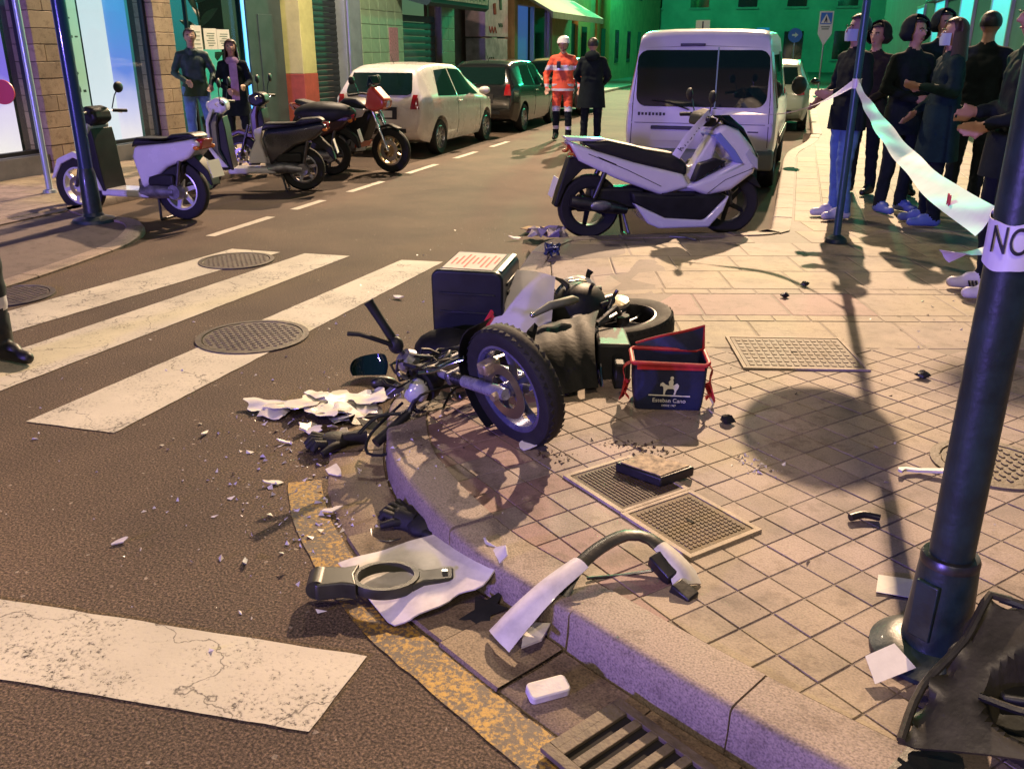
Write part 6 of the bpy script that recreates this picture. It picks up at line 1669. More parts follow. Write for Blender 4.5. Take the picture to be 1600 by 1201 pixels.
def logo(b):
    k = 0.97
    y0, y1 = YF - 0.0005, YF + 0.0012
    b.prism(lg([(-0.09, 0.0), (0.09, -0.004), (0.09, 0.001), (-0.09, 0.005)], 0, 0.070), y0, y1)
    # horse
    b.prism(lg([(-0.03, 0.003), (-0.024, 0.003), (-0.020, 0.022), (-0.012, 0.030), (0.012, 0.030), (0.018, 0.020), (0.014, 0.003), (0.021, 0.003), (0.026, 0.022), (0.034, 0.034), (0.036, 0.046), (0.028, 0.056), (0.020, 0.052), (0.012, 0.046), (-0.012, 0.046), (-0.022, 0.050), (-0.034, 0.060), (-0.044, 0.054), (-0.046, 0.042), (-0.040, 0.044), (-0.032, 0.040), (-0.030, 0.026)], 0.004, 0.072), y0, y1)
    b.prism(lg([(-0.008, 0.046), (-0.012, 0.062), (-0.004, 0.072), (0.006, 0.074), (0.010, 0.062), (0.008, 0.046)], 0.006, 0.072), y0 - 0.0004, y1)
part('logo', M_LOGO, bag, logo, smooth=0)
part('logo_head', M_LOGO, bag, lambda b: b.ell((0.008, YF, 0.152), (0.008, 0.001, 0.008)))
TM = frame((0, YF - 0.0006, 0.047), (1, 0, -0.02), (0, -1, 0))
text('lettering', 'Esteban Cano', 0.026, M_LOGO, bag, TM, 0.0004)
text('lettering', 'DESDE 1987', 0.012, M_LOGO, bag, frame((0, YF - 0.0006, 0.024), (1, 0, -0.02), (0, -1, 0)), 0.0004)
bg2 = part('loose_strap', mat('strap_cream', (0.5, 0.42, 0.3), 0.7), bag, lambda b: b.tube(catmull([(BW / 2 + 0.02, -0.03, 0.05), (BW / 2 + 0.04, -0.06, 0.02), (BW / 2 + 0.02, -0.10, 0.006), (BW / 2 + 0.03, -0.13, 0.005)], 0.02), 0.005, 6))

# ------------------------------------------------------------------ debris
M_SHW = mat('broken_white', (0.64, 0.60, 0.57), 0.42, coat=0.15, var=0.2, vs=11, detail=8, bump=0.06, bs=30)
M_BLK = mat('broken_black', (0.014, 0.014, 0.014), 0.4, var=0.3, vs=8, bump=0.1, bs=60)
def place(o, x, y, z, rz=0, rx=0, ry=0):
    o.location = (x, y, z); o.rotation_euler = (rx, ry, rz); return o
def plate(name, label, cat, poly, x, y, z, rz=0, th=0.003, m=M_SHW, rx=0, ry=0, bend=0.0, group=None):
    b = MB()
    zf = (lambda px_, py_: bend * (px_ * px_ - py_ * py_ * 0.5) * 10)
    b.slab(poly, lambda a, c: zf(a, c), lambda a, c: zf(a, c) + th)
    o = b.build(name, m, None, smooth=30)
    return tag(place(o, x, y, z, rz, rx, ry), label, cat, group)
# big white fairing sheet leaning on the kerb
def sheet(b):
    rows = []
    for i in range(13):
        v = i / 12
        rw = []
        for k in range(17):
            u = k / 16
            a = V((-1.30, 2.27, 0.02)).lerp(V((-0.98, 2.00, 0.022)), v)
            c = V((-0.97, 2.545, 0.06)).lerp(V((-0.70, 2.27, 0.10)), v)
            p = a.lerp(c, u)
            p.z += 0.05 * max(0, u - 0.65) ** 2 * 8 * (0.4 + v) + 0.012 * math.sin(3.1 * u) * math.sin(3.1 * v) + 0.003 * math.sin(13 * u + 5 * v)
            if u == 1: p += V((0.012 * math.sin(v * 17), 0.012 * math.sin(v * 17), 0.01 * math.sin(v * 23)))
            if v == 1: p += V((0.008 * math.sin(u * 19), 0.012 * math.cos(u * 13), 0))
            rw.append(p)
        rows.append(rw)
    b.shell(rows, 0.005)
tag(part('fairing_sheet', M_SHW, None, sheet, smooth=50), 'large white broken fairing sheet leaning on the kerb in the gutter', 'fairing')
# black part with a round opening lying on it
rp = thing('ring_bracket', 'black plastic part with a round opening lying on the white sheet', 'debris', (-1.075, 2.165, 0.045), R(21))
M_OLIVE = mat('olive_black', (0.035, 0.035, 0.022), 0.4, var=0.3, vs=12)
def oval(b, a, c, w, h):
    N = 40
    vs = []
    for k in range(N):
        th = 2 * math.pi * k / N
        for r, z in ((1.0, 0.0), (1.04, h * 0.5), (1.0, h), (1 - w, h), (1 - w * 0.8, h * 0.5), (1 - w, 0)):
            vs.append((a * r * math.cos(th), c * r * math.sin(th), z))
    fs = [(k * 6 + j, ((k + 1) % N) * 6 + j, ((k + 1) % N) * 6 + (j + 1) % 6, k * 6 + (j + 1) % 6) for k in range(N) for j in range(6)]
    b.add(vs, fs)
part('ring', M_OLIVE, rp, lambda b: oval(b, 0.105, 0.085, 0.16, 0.035))
part('lug', M_OLIVE, rp, lambda b: b.slab([(-0.215, -0.052), (-0.205, -0.06), (-0.13, -0.05), (-0.085, -0.062), (-0.098, 0.0), (-0.085, 0.055), (-0.13, 0.042), (-0.20, 0.052), (-0.21, 0.045)], -0.012, 0.045), bevel=0.008, seg=3)
part('lug', M_OLIVE, rp, lambda b: b.slab([(0.085, -0.055), (0.12, -0.035), (0.20, -0.028), (0.212, -0.02), (0.212, 0.038), (0.195, 0.045), (0.12, 0.030), (0.085, 0.052), (0.098, 0)], 0.0, 0.03), bevel=0.006, seg=3)
part('clip', M_CHROME, rp, lambda b: b.box((0.185, 0.008, 0.033), (0.018, 0.012, 0.012)))
part('end_cap', M_OLIVE, rp, lambda b: b.cyl((-0.21, -0.045, 0.018), (-0.21, 0.04, 0.018), 0.033, None, 18))
# spiky black shard
plate('black_shard', 'spiky black shard beside the white sheet in the gutter', 'debris', [(-0.06, -0.10), (-0.02, -0.045), (0.06, -0.055), (0.025, 0.0), (0.055, 0.05), (0.015, 0.045), (0.0, 0.11), (-0.02, 0.04), (-0.06, 0.03), (-0.03, -0.01)], -0.745, 2.15, 0.018, R(-20), 0.006, M_BLK, 0.3, 0.1)
# long broken fairing strip over the kerb
fs_ = thing('fairing_strip', 'long white and black broken fairing strip arched over the kerb', 'fairing', (-0.42, 2.25, 0.0))
TFS = Matrix.Translation((0.42, -2.25, 0))
def strip(b, pts, w0, w1, th=0.006, up=(0, 0, 1)):
    b.M = TFS
    P = catmull(pts, 0.025)
    rows = []
    for i, p in enumerate(P):
        t = (P[min(i + 1, len(P) - 1)] - P[max(0, i - 1)]).normalized()
        s = t.cross(V(up)).normalized(); q = s.cross(t)
        w = lerp(w0, w1, i / (len(P) - 1))
        rows.append([p + s * (w * k) + q * (-0.012 * w / 0.06 * (k * 2) ** 2) for k in (-0.5, -0.25, 0, 0.25, 0.5)])
    b.shell(rows, th)
part('white_section', M_SHW, fs_, lambda b: strip(b, [(-0.66, 2.00, 0.05), (-0.61, 2.055, 0.105), (-0.54, 2.14, 0.165), (-0.47, 2.235, 0.20)], 0.11, 0.06), smooth=50)
part('white_tab', M_SHW, fs_, lambda b: (setattr(b, 'M', TFS), b.slab([(-0.575, 1.97), (-0.53, 2.02), (-0.525, 2.10), (-0.57, 2.09), (-0.585, 2.02)], 0.055, 0.062)))
part('black_arch', M_BLK, fs_, lambda b: strip(b, [(-0.505, 2.15, 0.125), (-0.48, 2.22, 0.175), (-0.43, 2.31, 0.205), (-0.36, 2.38, 0.225), (-0.29, 2.395, 0.215), (-0.235, 2.37, 0.19)], 0.035, 0.045, 0.014), smooth=50)
part('torn_end', M_SHW, fs_, lambda b: strip(b, [(-0.255, 2.375, 0.212), (-0.215, 2.35, 0.195), (-0.175, 2.315, 0.17), (-0.155, 2.285, 0.145)], 0.05, 0.085, 0.008), smooth=50)
part('torn_core', M_BLK, fs_, lambda b: (setattr(b, 'M', TFS), b.box((-0.235, 2.325, 0.165), (0.09, 0.05, 0.05), Euler((0.3, 0.4, -0.6)).to_matrix()), b.box((-0.165, 2.255, 0.137), (0.07, 0.05, 0.035), Euler((0.1, 0.3, -0.5)).to_matrix())), bevel=0.006)
part('bent_rod', M_STEEL, fs_, lambda b: (setattr(b, 'M', TFS), b.tube([(-0.45, 2.24, 0.14), (-0.36, 2.30, 0.13), (-0.24, 2.34, 0.15)], 0.005, 6)))
# white cracked block near the drain
wb_ = tag(place(part('foam_block', mat('foam_white', (0.70, 0.66, 0.62), 0.7, var=0.12, vs=18, bump=0.3, bs=40), None, lambda b: b.prism([(x, z) for x, z in rrect(0.115, 0.055, 0.014, 4)], -0.013, 0.013), bevel=0.004), -0.47, 1.865, 0.025, R(38), R(-78)), 'small white rounded foam block lying in the gutter by the drain', 'debris')
def rpoly(r, n, seed, sx=1.0, sy=1.0, jag=0.45):
    q = random.Random(seed)
    return [(sx * r * (1 - jag * q.random()) * math.cos(2 * math.pi * k / n), sy * r * (1 - jag * q.random()) * math.sin(2 * math.pi * k / n)) for k in range(n)]
def crumple(b, nx, ny, sx, sy, amp, seed, th=0.002):
    q = random.Random(seed)
    rows = [[(sx * (k / nx - 0.5) + q.uniform(-1, 1) * amp * 0.6, sy * (i / ny - 0.5) + q.uniform(-1, 1) * amp * 0.6, amp * (0.9 + q.uniform(-0.9, 0.9))) for k in range(nx + 1)] for i in range(ny + 1)]
    b.shell(rows, th)
# heap of white papers and fairing scraps at the corner of the kerb
SCR = [('crumpled white paper farthest left of the heap by the kerb corner', -2.28, 3.42, 0.004, 0.17, 0.10, 20, 1), ('folded white sheet second from the left in the paper heap', -2.14, 3.45, 0.008, 0.20, 0.20, -15, 2), ('white sheet in the middle of the paper heap by the kerb corner', -2.02, 3.50, 0.014, 0.26, 0.20, 10, 3),
       ('broad white sheet at the right of the paper heap', -1.88, 3.52, 0.02, 0.27, 0.22, 35, 4), ('white torn scrap hanging up the handlebar side of the heap', -1.80, 3.60, 0.03, 0.16, 0.18, 60, 5), ('pale pinkish sheet lowest in the front of the paper heap', -1.92, 3.40, 0.03, 0.22, 0.14, -25, 6)]
for lab_, x, y, z, sx, sy, rz, sd in SCR:
    o = MB(); q_ = random.Random(sd)
    f1, f2, f3 = q_.uniform(2.5, 6), q_.uniform(2.5, 6), q_.uniform(0, 6)
    o.shell([[(sx * ((u - 0.5) * (1 + 0.25 * math.sin(v * 3 + f3)) + 0.06 * math.sin(v * 11 + sd)), sy * ((v - 0.5) * (1 + 0.2 * math.sin(u * 4 + sd)) + 0.06 * math.sin(u * 13 + f3)), 0.012 + 0.010 * math.sin(f1 * u + f3) * math.sin(f2 * v) + 0.02 * (u - 0.5) ** 2) for u in [k / 9 for k in range(10)]] for v in [k / 9 for k in range(10)]], 0.0015)
    o = o.build('paper_scrap', M_PAPER if sd % 2 else M_SHW, None, smooth=25)
    tag(place(o, x, y, z + 0.008, R(rz), 0.16 * math.sin(sd * 2.1), 0.16 * math.cos(sd * 1.7)), lab_, 'paper', 'paper heap by the kerb corner')
for k, (x, y, r, lab_) in enumerate(((-2.20, 3.36, 0.06, 'small white chip lying before the left end of the paper heap'), (-1.97, 3.60, 0.07, 'curled white scrap behind the middle of the paper heap'), (-2.08, 3.58, 0.06, 'pale scrap behind the left part of the paper heap'), (-1.84, 3.40, 0.07, 'white torn piece before the right end of the paper heap'), (-1.78, 3.50, 0.06, 'white piece touching the kerb end of the paper heap'))):
    o = MB(); crumple(o, 4, 4, r * 2, r * 1.6, 0.010, 300 + k)
    tag(place(o.build('paper_scrap', M_PAPER if k % 2 else M_SHW, None, smooth=45), x, y, 0.012 + 0.012 * (k % 3), k * 1.3, 0.15, 0.1), lab_, 'paper', 'paper heap by the kerb corner')
# gloves
def glove(label, x, y, z, rz, s=1.0, rx=0.0):
    def g(b):
        b.ell((0, 0, 0.022), (0.052, 0.046, 0.026))
        b.tube([(-0.03, 0, 0.02), (-0.075, 0.002, 0.022), (-0.10, 0.0, 0.02)], [0.036, 0.034, 0.040], 12, flat=0.6)
        for k, (yy, L) in enumerate(((-0.034, 0.034), (-0.012, 0.046), (0.011, 0.044), (0.032, 0.032))):
            a = -0.25 + 0.16 * k
            b.tube([(0.03, yy * 0.9, 0.024), (0.04 + L * 0.55 * math.cos(a), yy + L * 0.5 * math.sin(a), 0.034), (0.04 + L * math.cos(a), yy + L * math.sin(a), 0.014)], [0.015, 0.014, 0.011], 8)
        b.tube([(-0.01, 0.035, 0.022), (0.015, 0.062, 0.026), (0.045, 0.075, 0.014)], [0.014, 0.013, 0.010], 8)
        b.v = [(p[0] * s, p[1] * s, p[2] * s) for p in b.v]
    o = part('glove', mat('glove_black', (0.008, 0.008, 0.009), 0.7, bump=0.3, bs=60), None, g, smooth=60)
    return tag(place(o, x, y, z, rz, rx), label, 'glove', 'black riding gloves')
glove('black glove among the plastic scraps below the paper heap', -1.76, 3.12, 0.006, R(215), 1.35)
glove('black glove lying in the gutter above the white sheet', -1.19, 2.60, 0.012, R(170), 1.2)
glove('black glove half under the other one against the kerb', -1.11, 2.55, 0.02, R(-10), 1.05, 0.3)
o = MB(); crumple(o, 6, 5, 0.11, 0.09, 0.022, 21)
tag(place(o.build('blue_cloth', mat('cloth_blue', (0.12, 0.30, 0.55), 0.8, var=0.3, vs=20), None, smooth=40), -1.135, 2.685, 0.03, R(30)), 'crumpled light blue cloth beside the gloves at the kerb', 'cloth')
tag(part('wire_loop', M_STEEL, None, lambda b: b.tube(catmull([(-1.30, 2.52, 0.01), (-1.26, 2.46, 0.008), (-1.20, 2.46, 0.012), (-1.17, 2.49, 0.01)], 0.02), 0.003, 6)), 'thin bent wire below the black gloves', 'wire')
# helmet visor and mirror
def visor(b):
    rows = []
    for i in range(7):
        v = i / 6 - 0.5
        rows.append([(0.10 * math.sin(u) * (1 - 0.5 * v * v), 0.05 * math.cos(u) - 0.04, 0.115 * (v + 0.5) * (0.72 + 0.28 * math.cos(u * 0.9 - 0.5))) for u in [R(-85 + 17 * k) for k in range(11)]])
    b.shell(rows, 0.004)
tag(place(part('helmet_visor', M_CARGL, None, visor, smooth=60), -2.0, 3.98, 0.008, R(20), R(-18)), 'shiny black helmet visor on the road left of the handlebar', 'visor')
mr_ = thing('broken_mirror', 'black broken rear mirror below the handlebar on the road', 'mirror', (-1.82, 3.78, 0.05), R(40))
part('shell', M_BLK, mr_, lambda b: b.ell((0, 0, 0.0), (0.075, 0.035, 0.045), Euler((0.4, 0.3, 0)).to_matrix(), n=20, m=12))
part('stalk', M_STEEL, mr_, lambda b: b.tube(catmull([(0.03, 0.01, -0.02), (0.09, -0.02, -0.035), (0.13, -0.08, -0.04)], 0.02), 0.006, 6))
# black and white plastic scraps around
rq = random.Random(5)
def scrap(label, x, y, r, seed, m, z=0.004, group=None, sx=1.0, sy=0.6, tilt=0.25, n=7):
    pz_ = pz(x, y) if x > xe(y) else 0.004
    return plate('plastic_shard', label, 'debris', rpoly(r * 0.8, n + 2, seed, sx, sy, 0.6), x, y, pz_ + z, rq.uniform(0, 6), 0.004, m, rq.uniform(-tilt, tilt), rq.uniform(-tilt, tilt), 0.3, group)
W = 'white shards on the road'
scrap('small pointed white shard in the gutter above the yellow line', -1.49, 2.60, 0.055, 31, M_SHW, 0.012)
scrap('flat broken white shard between the heap and the yellow line', -1.64, 2.90, 0.075, 32, M_SHW, 0.012)
scrap('thin white sliver left of the black glove', -1.99, 3.10, 0.06, 33, M_SHW, sx=1.2, sy=0.25)
scrap('short white strip left of the black glove below the paper heap', -1.96, 3.24, 0.05, 34, M_SHW, sx=1.1, sy=0.4)
scrap('white shard lying alone between the far zebra stripe and the black box', -2.49, 5.45, 0.08, 35, M_SHW, 0.01)
scrap('white lump beside the rubbish by the far kerb', -2.3, 7.6, 0.09, 36, M_SHW, 0.02)
scrap('small white sliver on the asphalt left of the paper heap', -2.38, 3.08, 0.05, 37, M_SHW, sx=1.2, sy=0.3)
scrap('white sliver alone in the middle of the near asphalt', -2.1, 2.19, 0.045, 38, M_SHW, sx=1.2, sy=0.4)
scrap('tiny white chip on the asphalt above the yellow line start', -1.83, 2.74, 0.05, 39, M_SHW, sx=1.2, sy=0.4)
scrap('dull grey chip on the asphalt near the yellow line', -1.61, 2.2, 0.035, 40, M_ENG, sx=1.2, sy=0.4)
scrap('white paper slip under the front wheel of the fallen motorcycle', -0.885, 3.10, 0.085, 41, M_PAPER, 0.008, sx=1.0, sy=0.6)
CW = ['leftmost', 'second from left', 'middle', 'second from right', 'rightmost']
for k in range(10):
    x, y = -1.97 + 0.065 * (k // 2) + rq.uniform(-0.01, 0.01), 3.30 + (0.07 if k % 2 else -0.05) + rq.uniform(-0.03, 0.03)
    scrap(CW[k // 2] + ' ' + ('black' if k % 2 else 'white') + ' plastic scrap in the clutter below the paper heap', x, y, rq.uniform(0.06, 0.10), 50 + k, M_BLK if k % 2 else M_SHW, 0.016, 'plastic clutter at the kerb corner', tilt=0.6)
tr = thing('speckled_tray', 'thick black tray with a cracked pale face on the brown hatch', 'debris', (-0.365, 2.985, PZ + 0.03), R(-2))
part('tray', M_BLK, tr, lambda b: b.slab([(-0.14, -0.02), (0.045, -0.095), (0.145, 0.04), (-0.055, 0.105)], -0.022, 0.016), bevel=0.006)
part('face', mat('pale_board', (0.42, 0.30, 0.18), 0.7, col2=(0.10, 0.07, 0.05), vs=38), tr, lambda b: b.slab([(-0.122, -0.018), (0.04, -0.082), (0.127, 0.038), (-0.05, 0.092)], 0.0165, 0.020), smooth=0)
plate('paper_sheet', 'white paper sheet lying left of the dark pole', 'paper', [(-0.065, -0.045), (0.03, -0.06), (0.065, 0.03), (-0.03, 0.055)], 0.425, 2.475, PZ + 0.004, 0.2, 0.001, M_PAPER, bend=0.1)
plate('paper_sheet', 'curled white paper leaning on the foot of the dark pole', 'paper', [(-0.06, -0.045), (0.06, -0.03), (0.05, 0.05), (-0.04, 0.035)], 0.365, 2.04, PZ + 0.03, 0.5, 0.001, M_PAPER, 0.35, -0.1, 0.5)
plate('crescent_shard', 'white curved sliver beside the dark pole on the pavement', 'debris', [(-0.075, -0.02), (-0.06, 0.005), (-0.02, 0.012), (0.09, 0.0), (0.09, 0.028), (0.0, 0.036), (-0.05, 0.028), (-0.085, 0.004), (-0.088, -0.015)], 0.59, 3.28, PZ + 0.008, 0.1, 0.01, M_SHW, bend=0.15)
tag(place(part('rubber_grip', M_BLK, None, lambda b: b.tube(catmull([(-0.05, 0, 0.016), (0, 0.012, 0.02), (0.05, -0.004, 0.016)], 0.015), 0.013, 10), smooth=50), 0.365, 2.86, PZ, R(20)), 'short black rubber piece in the shadow on the pavement', 'debris')
for lab_, x, y, r in (('small black lump between the bag and the pole shadow', -0.14, 3.58, 0.035), ('small black lump right of the studded hatch', 0.72, 4.42, 0.035), ('small dark lump on the purple paving band', 0.06, 5.76, 0.03), ('dark bit on the tan paving behind the purple band', 0.18, 6.1, 0.03)):
    o = MB(); o.ell((0, 0, r * 0.5), (r, r * 0.7, r * 0.55), n=8, m=5)
    q = random.Random(int(x * 100)); o.v = [tuple(c * q.uniform(0.7, 1.2) for c in p) for p in o.v]
    tag(place(o.build('rubber_lump', M_BLK, None, smooth=20), x, y, pz(x, y) + 0.002), lab_, 'debris')
o = MB(); q = random.Random(8)
for k in range(26):
    a = V((q.uniform(-0.055, 0.055), q.uniform(-0.055, 0.055), q.uniform(0.01, 0.10)))
    o.tube(catmull([a, V((q.uniform(-0.06, 0.06), q.uniform(-0.06, 0.06), q.uniform(0.0, 0.11))), V((q.uniform(-0.06, 0.06), q.uniform(-0.06, 0.06), q.uniform(0.0, 0.10)))], 0.03), 0.008, 5, flat=0.4)
tag(place(o.build('plastic_tangle', mat('blue_plastic', (0.04, 0.06, 0.16), 0.3, coat=0.5), None, smooth=40), -1.70, 6.62, pz(-1.7, 6.62)), 'tangled ball of dark blue plastic behind the black box', 'debris')
o = MB(); crumple(o, 7, 6, 0.34, 0.26, 0.05, 77)
tag(place(o.build('plastic_bag', mat('purple_film', (0.30, 0.26, 0.38), 0.25, coat=0.6, var=0.3, vs=12), None, smooth=20), -2.02, 7.72, 0.03, 0.3), 'crumpled shiny plastic bag behind the rear wheel of the maxi scooter', 'plastic bag')
plate('cardboard', 'flat tan cardboard piece beside the crumpled plastic bag', 'cardboard', [(-0.16, -0.08), (0.12, -0.12), (0.18, 0.06), (-0.08, 0.12)], -2.2, 8.0, 0.02, 0.3, 0.006, mat('cardboard_tan', (0.35, 0.22, 0.10), 0.85, var=0.2, vs=10), 0.08, 0.1, 0.1)
plate('metal_bracket', 'thin grey metal bracket lying before the maxi scooter', 'debris', [(-0.12, -0.02), (0.0, 0.02), (0.12, -0.03), (0.12, -0.01), (0.0, 0.045), (-0.13, 0.01)], -0.78, 7.45, PZ + 0.006, -0.3, 0.008, M_ENG)
# broken black lamp housing at the lower right corner
hs = thing('broken_housing', 'large broken olive black housing with a round hollow below the dark pole', 'debris', (0.555, 1.90, PZ + 0.004), R(4))
M_HOUS = mat('housing_plastic', (0.035, 0.031, 0.02), 0.42, var=0.45, vs=9, bump=0.15, bs=40)
def hshell(b):
    A, B_, C_, D = V((-0.17, -0.12, 0.02)), V((0.33, -0.17, 0.03)), V((0.28, 0.12, 0.14)), V((0.03, 0.17, 0.19))
    rows = []
    for i in range(37):
        v = i / 36
        rw = []
        for k in range(37):
            u = k / 36
            p = A.lerp(B_, u).lerp(D.lerp(C_, u), v)
            du, dv = (u - 0.55) / 0.36, (v - 0.42) / 0.36
            r2 = du * du + dv * dv
            p.z += 0.03 * math.sin(math.pi * u) - 0.085 * (1 - sstep(0.55, 1.0, r2))
            e_ = max(0, 1 - min(k, 36 - k, 36 - i) / 2.0)
            p += V((0.012 * math.sin(i * 0.8), 0.012 * math.cos(k * 0.65), 0.014 * math.sin(i * 0.6 + k * 0.4))) * e_
            rw.append(p)
        rows.append(rw)
    b.shell(rows, 0.007)
hs.scale = (1.15, 1.15, 1.15)
part('shell', M_HOUS, hs, hshell, smooth=28)
part('rim_edge', M_HOUS, hs, lambda b: b.tube(catmull([(-0.17, -0.12, 0.04), (-0.12, -0.01, 0.085), (-0.03, 0.08, 0.15), (0.03, 0.17, 0.21), (0.07, 0.165, 0.205)], 0.03), 0.009, 8))
part('rim_edge', M_BLK, hs, lambda b: b.tube(catmull([(0.05, 0.17, 0.205), (0.12, 0.15, 0.195), (0.20, 0.13, 0.17), (0.30, 0.12, 0.16), (0.42, 0.10, 0.16)], 0.03), 0.010, 8))
part('bracket', M_BLK, hs, lambda b: [b.box((0.18, 0.055, 0.15), (0.06, 0.03, 0.035), Euler((0.4, 0.2, -0.5)).to_matrix()), b.cyl((0.16, 0.06, 0.15), (0.20, 0.10, 0.16), 0.014)], bevel=0.004)
part('clip', M_CHROME, hs, lambda b: b.box((0.20, 0.03, 0.152), (0.045, 0.01, 0.008), Euler((0, 0, -0.6)).to_matrix()))
part('cable', M_BLK, hs, lambda b: b.tube(catmull([(-0.02, -0.03, 0.10), (0.06, -0.06, 0.10), (0.13, -0.05, 0.11), (0.18, -0.09, 0.09)], 0.02), 0.008, 6))
part('support', M_BLK, hs, lambda b: b.box((0.16, 0.05, 0.045), (0.26, 0.10, 0.08)), bevel=0.01)
part('side_flap', M_BLK, hs, lambda b: b.slab([(-0.20, -0.17), (-0.13, -0.07), (-0.05, -0.10), (-0.06, -0.20)], 0.002, 0.008))
# crumbs, glass grains and leaf bits nobody could count
o = MB(); q = random.Random(99)
def crumb(b, x, y, s):
    z = (pz(x, y) + 0.001) if x > xe(y) + 0.02 else 0.003
    p = [(x + q.uniform(-s, s), y + q.uniform(-s, s), z + (0 if k < 3 else s * q.uniform(0.3, 0.9))) for k in range(4)]
    b.add(p, [(0, 1, 2), (0, 3, 1), (1, 3, 2), (2, 3, 0)])
for k in range(900):
    if k < 420: x, y = q.gauss(-1.85, 0.28), q.gauss(3.2, 0.38)
    elif k < 560: x, y = q.uniform(-3.6, -1.0), q.uniform(1.4, 4.8)
    elif k < 660: x, y = q.uniform(-3.0, -1.95), q.uniform(4.5, 8.0)
    else: x, y = q.gauss(-1.45, 0.14), q.gauss(2.65, 0.25)
    crumb(o, x, y, q.choice((0.003, 0.004, 0.006, 0.010, 0.016)))
tag(o.build('road_crumbs', M_SHW, None, smooth=0), 'scattered white plastic crumbs on the asphalt', 'debris', kind='stuff')
o = MB()
for k in range(160):
    if k < 60: x, y = q.gauss(-0.02, 0.05), q.gauss(3.2, 0.05)
    elif k < 100: x, y = q.uniform(-0.9, 1.2), q.uniform(2.2, 5.5)
    else: x, y = q.gauss(0.9, 0.2), q.gauss(5.6, 0.5)
    crumb(o, x, y, q.choice((0.003, 0.005, 0.008, 0.013)))
tag(o.build('glass_crumbs', mat('glass_crumb', (0.6, 0.55, 0.45), 0.3), None, smooth=0), 'pale glass crumbs on the pavement', 'debris', kind='stuff')
o = MB()
for k in range(150):
    if k < 90: x, y = q.gauss(-0.47, 0.07), q.gauss(3.22, 0.035)
    elif k < 120: x, y = q.gauss(-0.74, 0.05), q.gauss(3.05, 0.03)
    else: x, y = q.uniform(-1.5, 1.0), q.uniform(2.2, 4.5)
    crumb(o, x, y, q.choice((0.004, 0.006, 0.010, 0.014)))
for k in range(120):
    i_ = q.randrange(i0, i1 - 4); p = KC[i_] - KN[i_] * q.uniform(0.015, 0.10)
    crumb(o, p.x, p.y, q.choice((0.004, 0.006, 0.009)))
tag(o.build('leaf_litter', mat('litter_brown', (0.05, 0.03, 0.015), 0.9), None, smooth=0), 'dark leaf crumbs and dirt behind the hatches and in the gutter', 'litter', kind='stuff')
# dark spill under the bag and the fallen machine
from mathutils import noise
# ------------------------------------------------------------------ people: one continuous body each, hair and clothing as children
M_SKIN = mat('skin', (0.42, 0.24, 0.16), 0.55, var=0.08, vs=12)
M_JEAN = mat('jeans_blue', (0.10, 0.20, 0.42), 0.8, var=0.25, vs=9, bump=0.25, bs=40)
M_DTRO = mat('dark_trousers', (0.010, 0.015, 0.018), 0.85, spec=0.15, var=0.3, vs=7, bump=0.25, bs=30)
M_DJAC = mat('dark_jacket', (0.009, 0.015, 0.016), 0.85, spec=0.15, var=0.3, vs=6, bump=0.3, bs=25)
M_GJAC = mat('green_jacket', (0.015, 0.045, 0.032), 0.6, var=0.3, vs=6, bump=0.3, bs=25)
M_WSHOE = mat('white_shoe', (0.62, 0.60, 0.66), 0.5)
M_BSHOE = mat('blue_shoe', (0.10, 0.16, 0.42), 0.55)
M_KSHOE = mat('black_shoe', (0.010, 0.010, 0.012), 0.5)
M_HAIR = mat('dark_hair', (0.012, 0.009, 0.008), 0.5, bump=0.4, bs=120)
M_HVIS = mat('hivis_orange', (0.75, 0.10, 0.04), 0.65, var=0.12, vs=8, bump=0.3, bs=22)
M_REFL = mat('reflective_band', (0.62, 0.60, 0.68), 0.35, 0.2)
def seg_dist(p, a, b):
    ab = b - a; L = ab.length_squared
    t = max(0, min(1, (p - a).dot(ab) / L)) if L > 1e-9 else 0
    return (p - (a + ab * t)).length, t
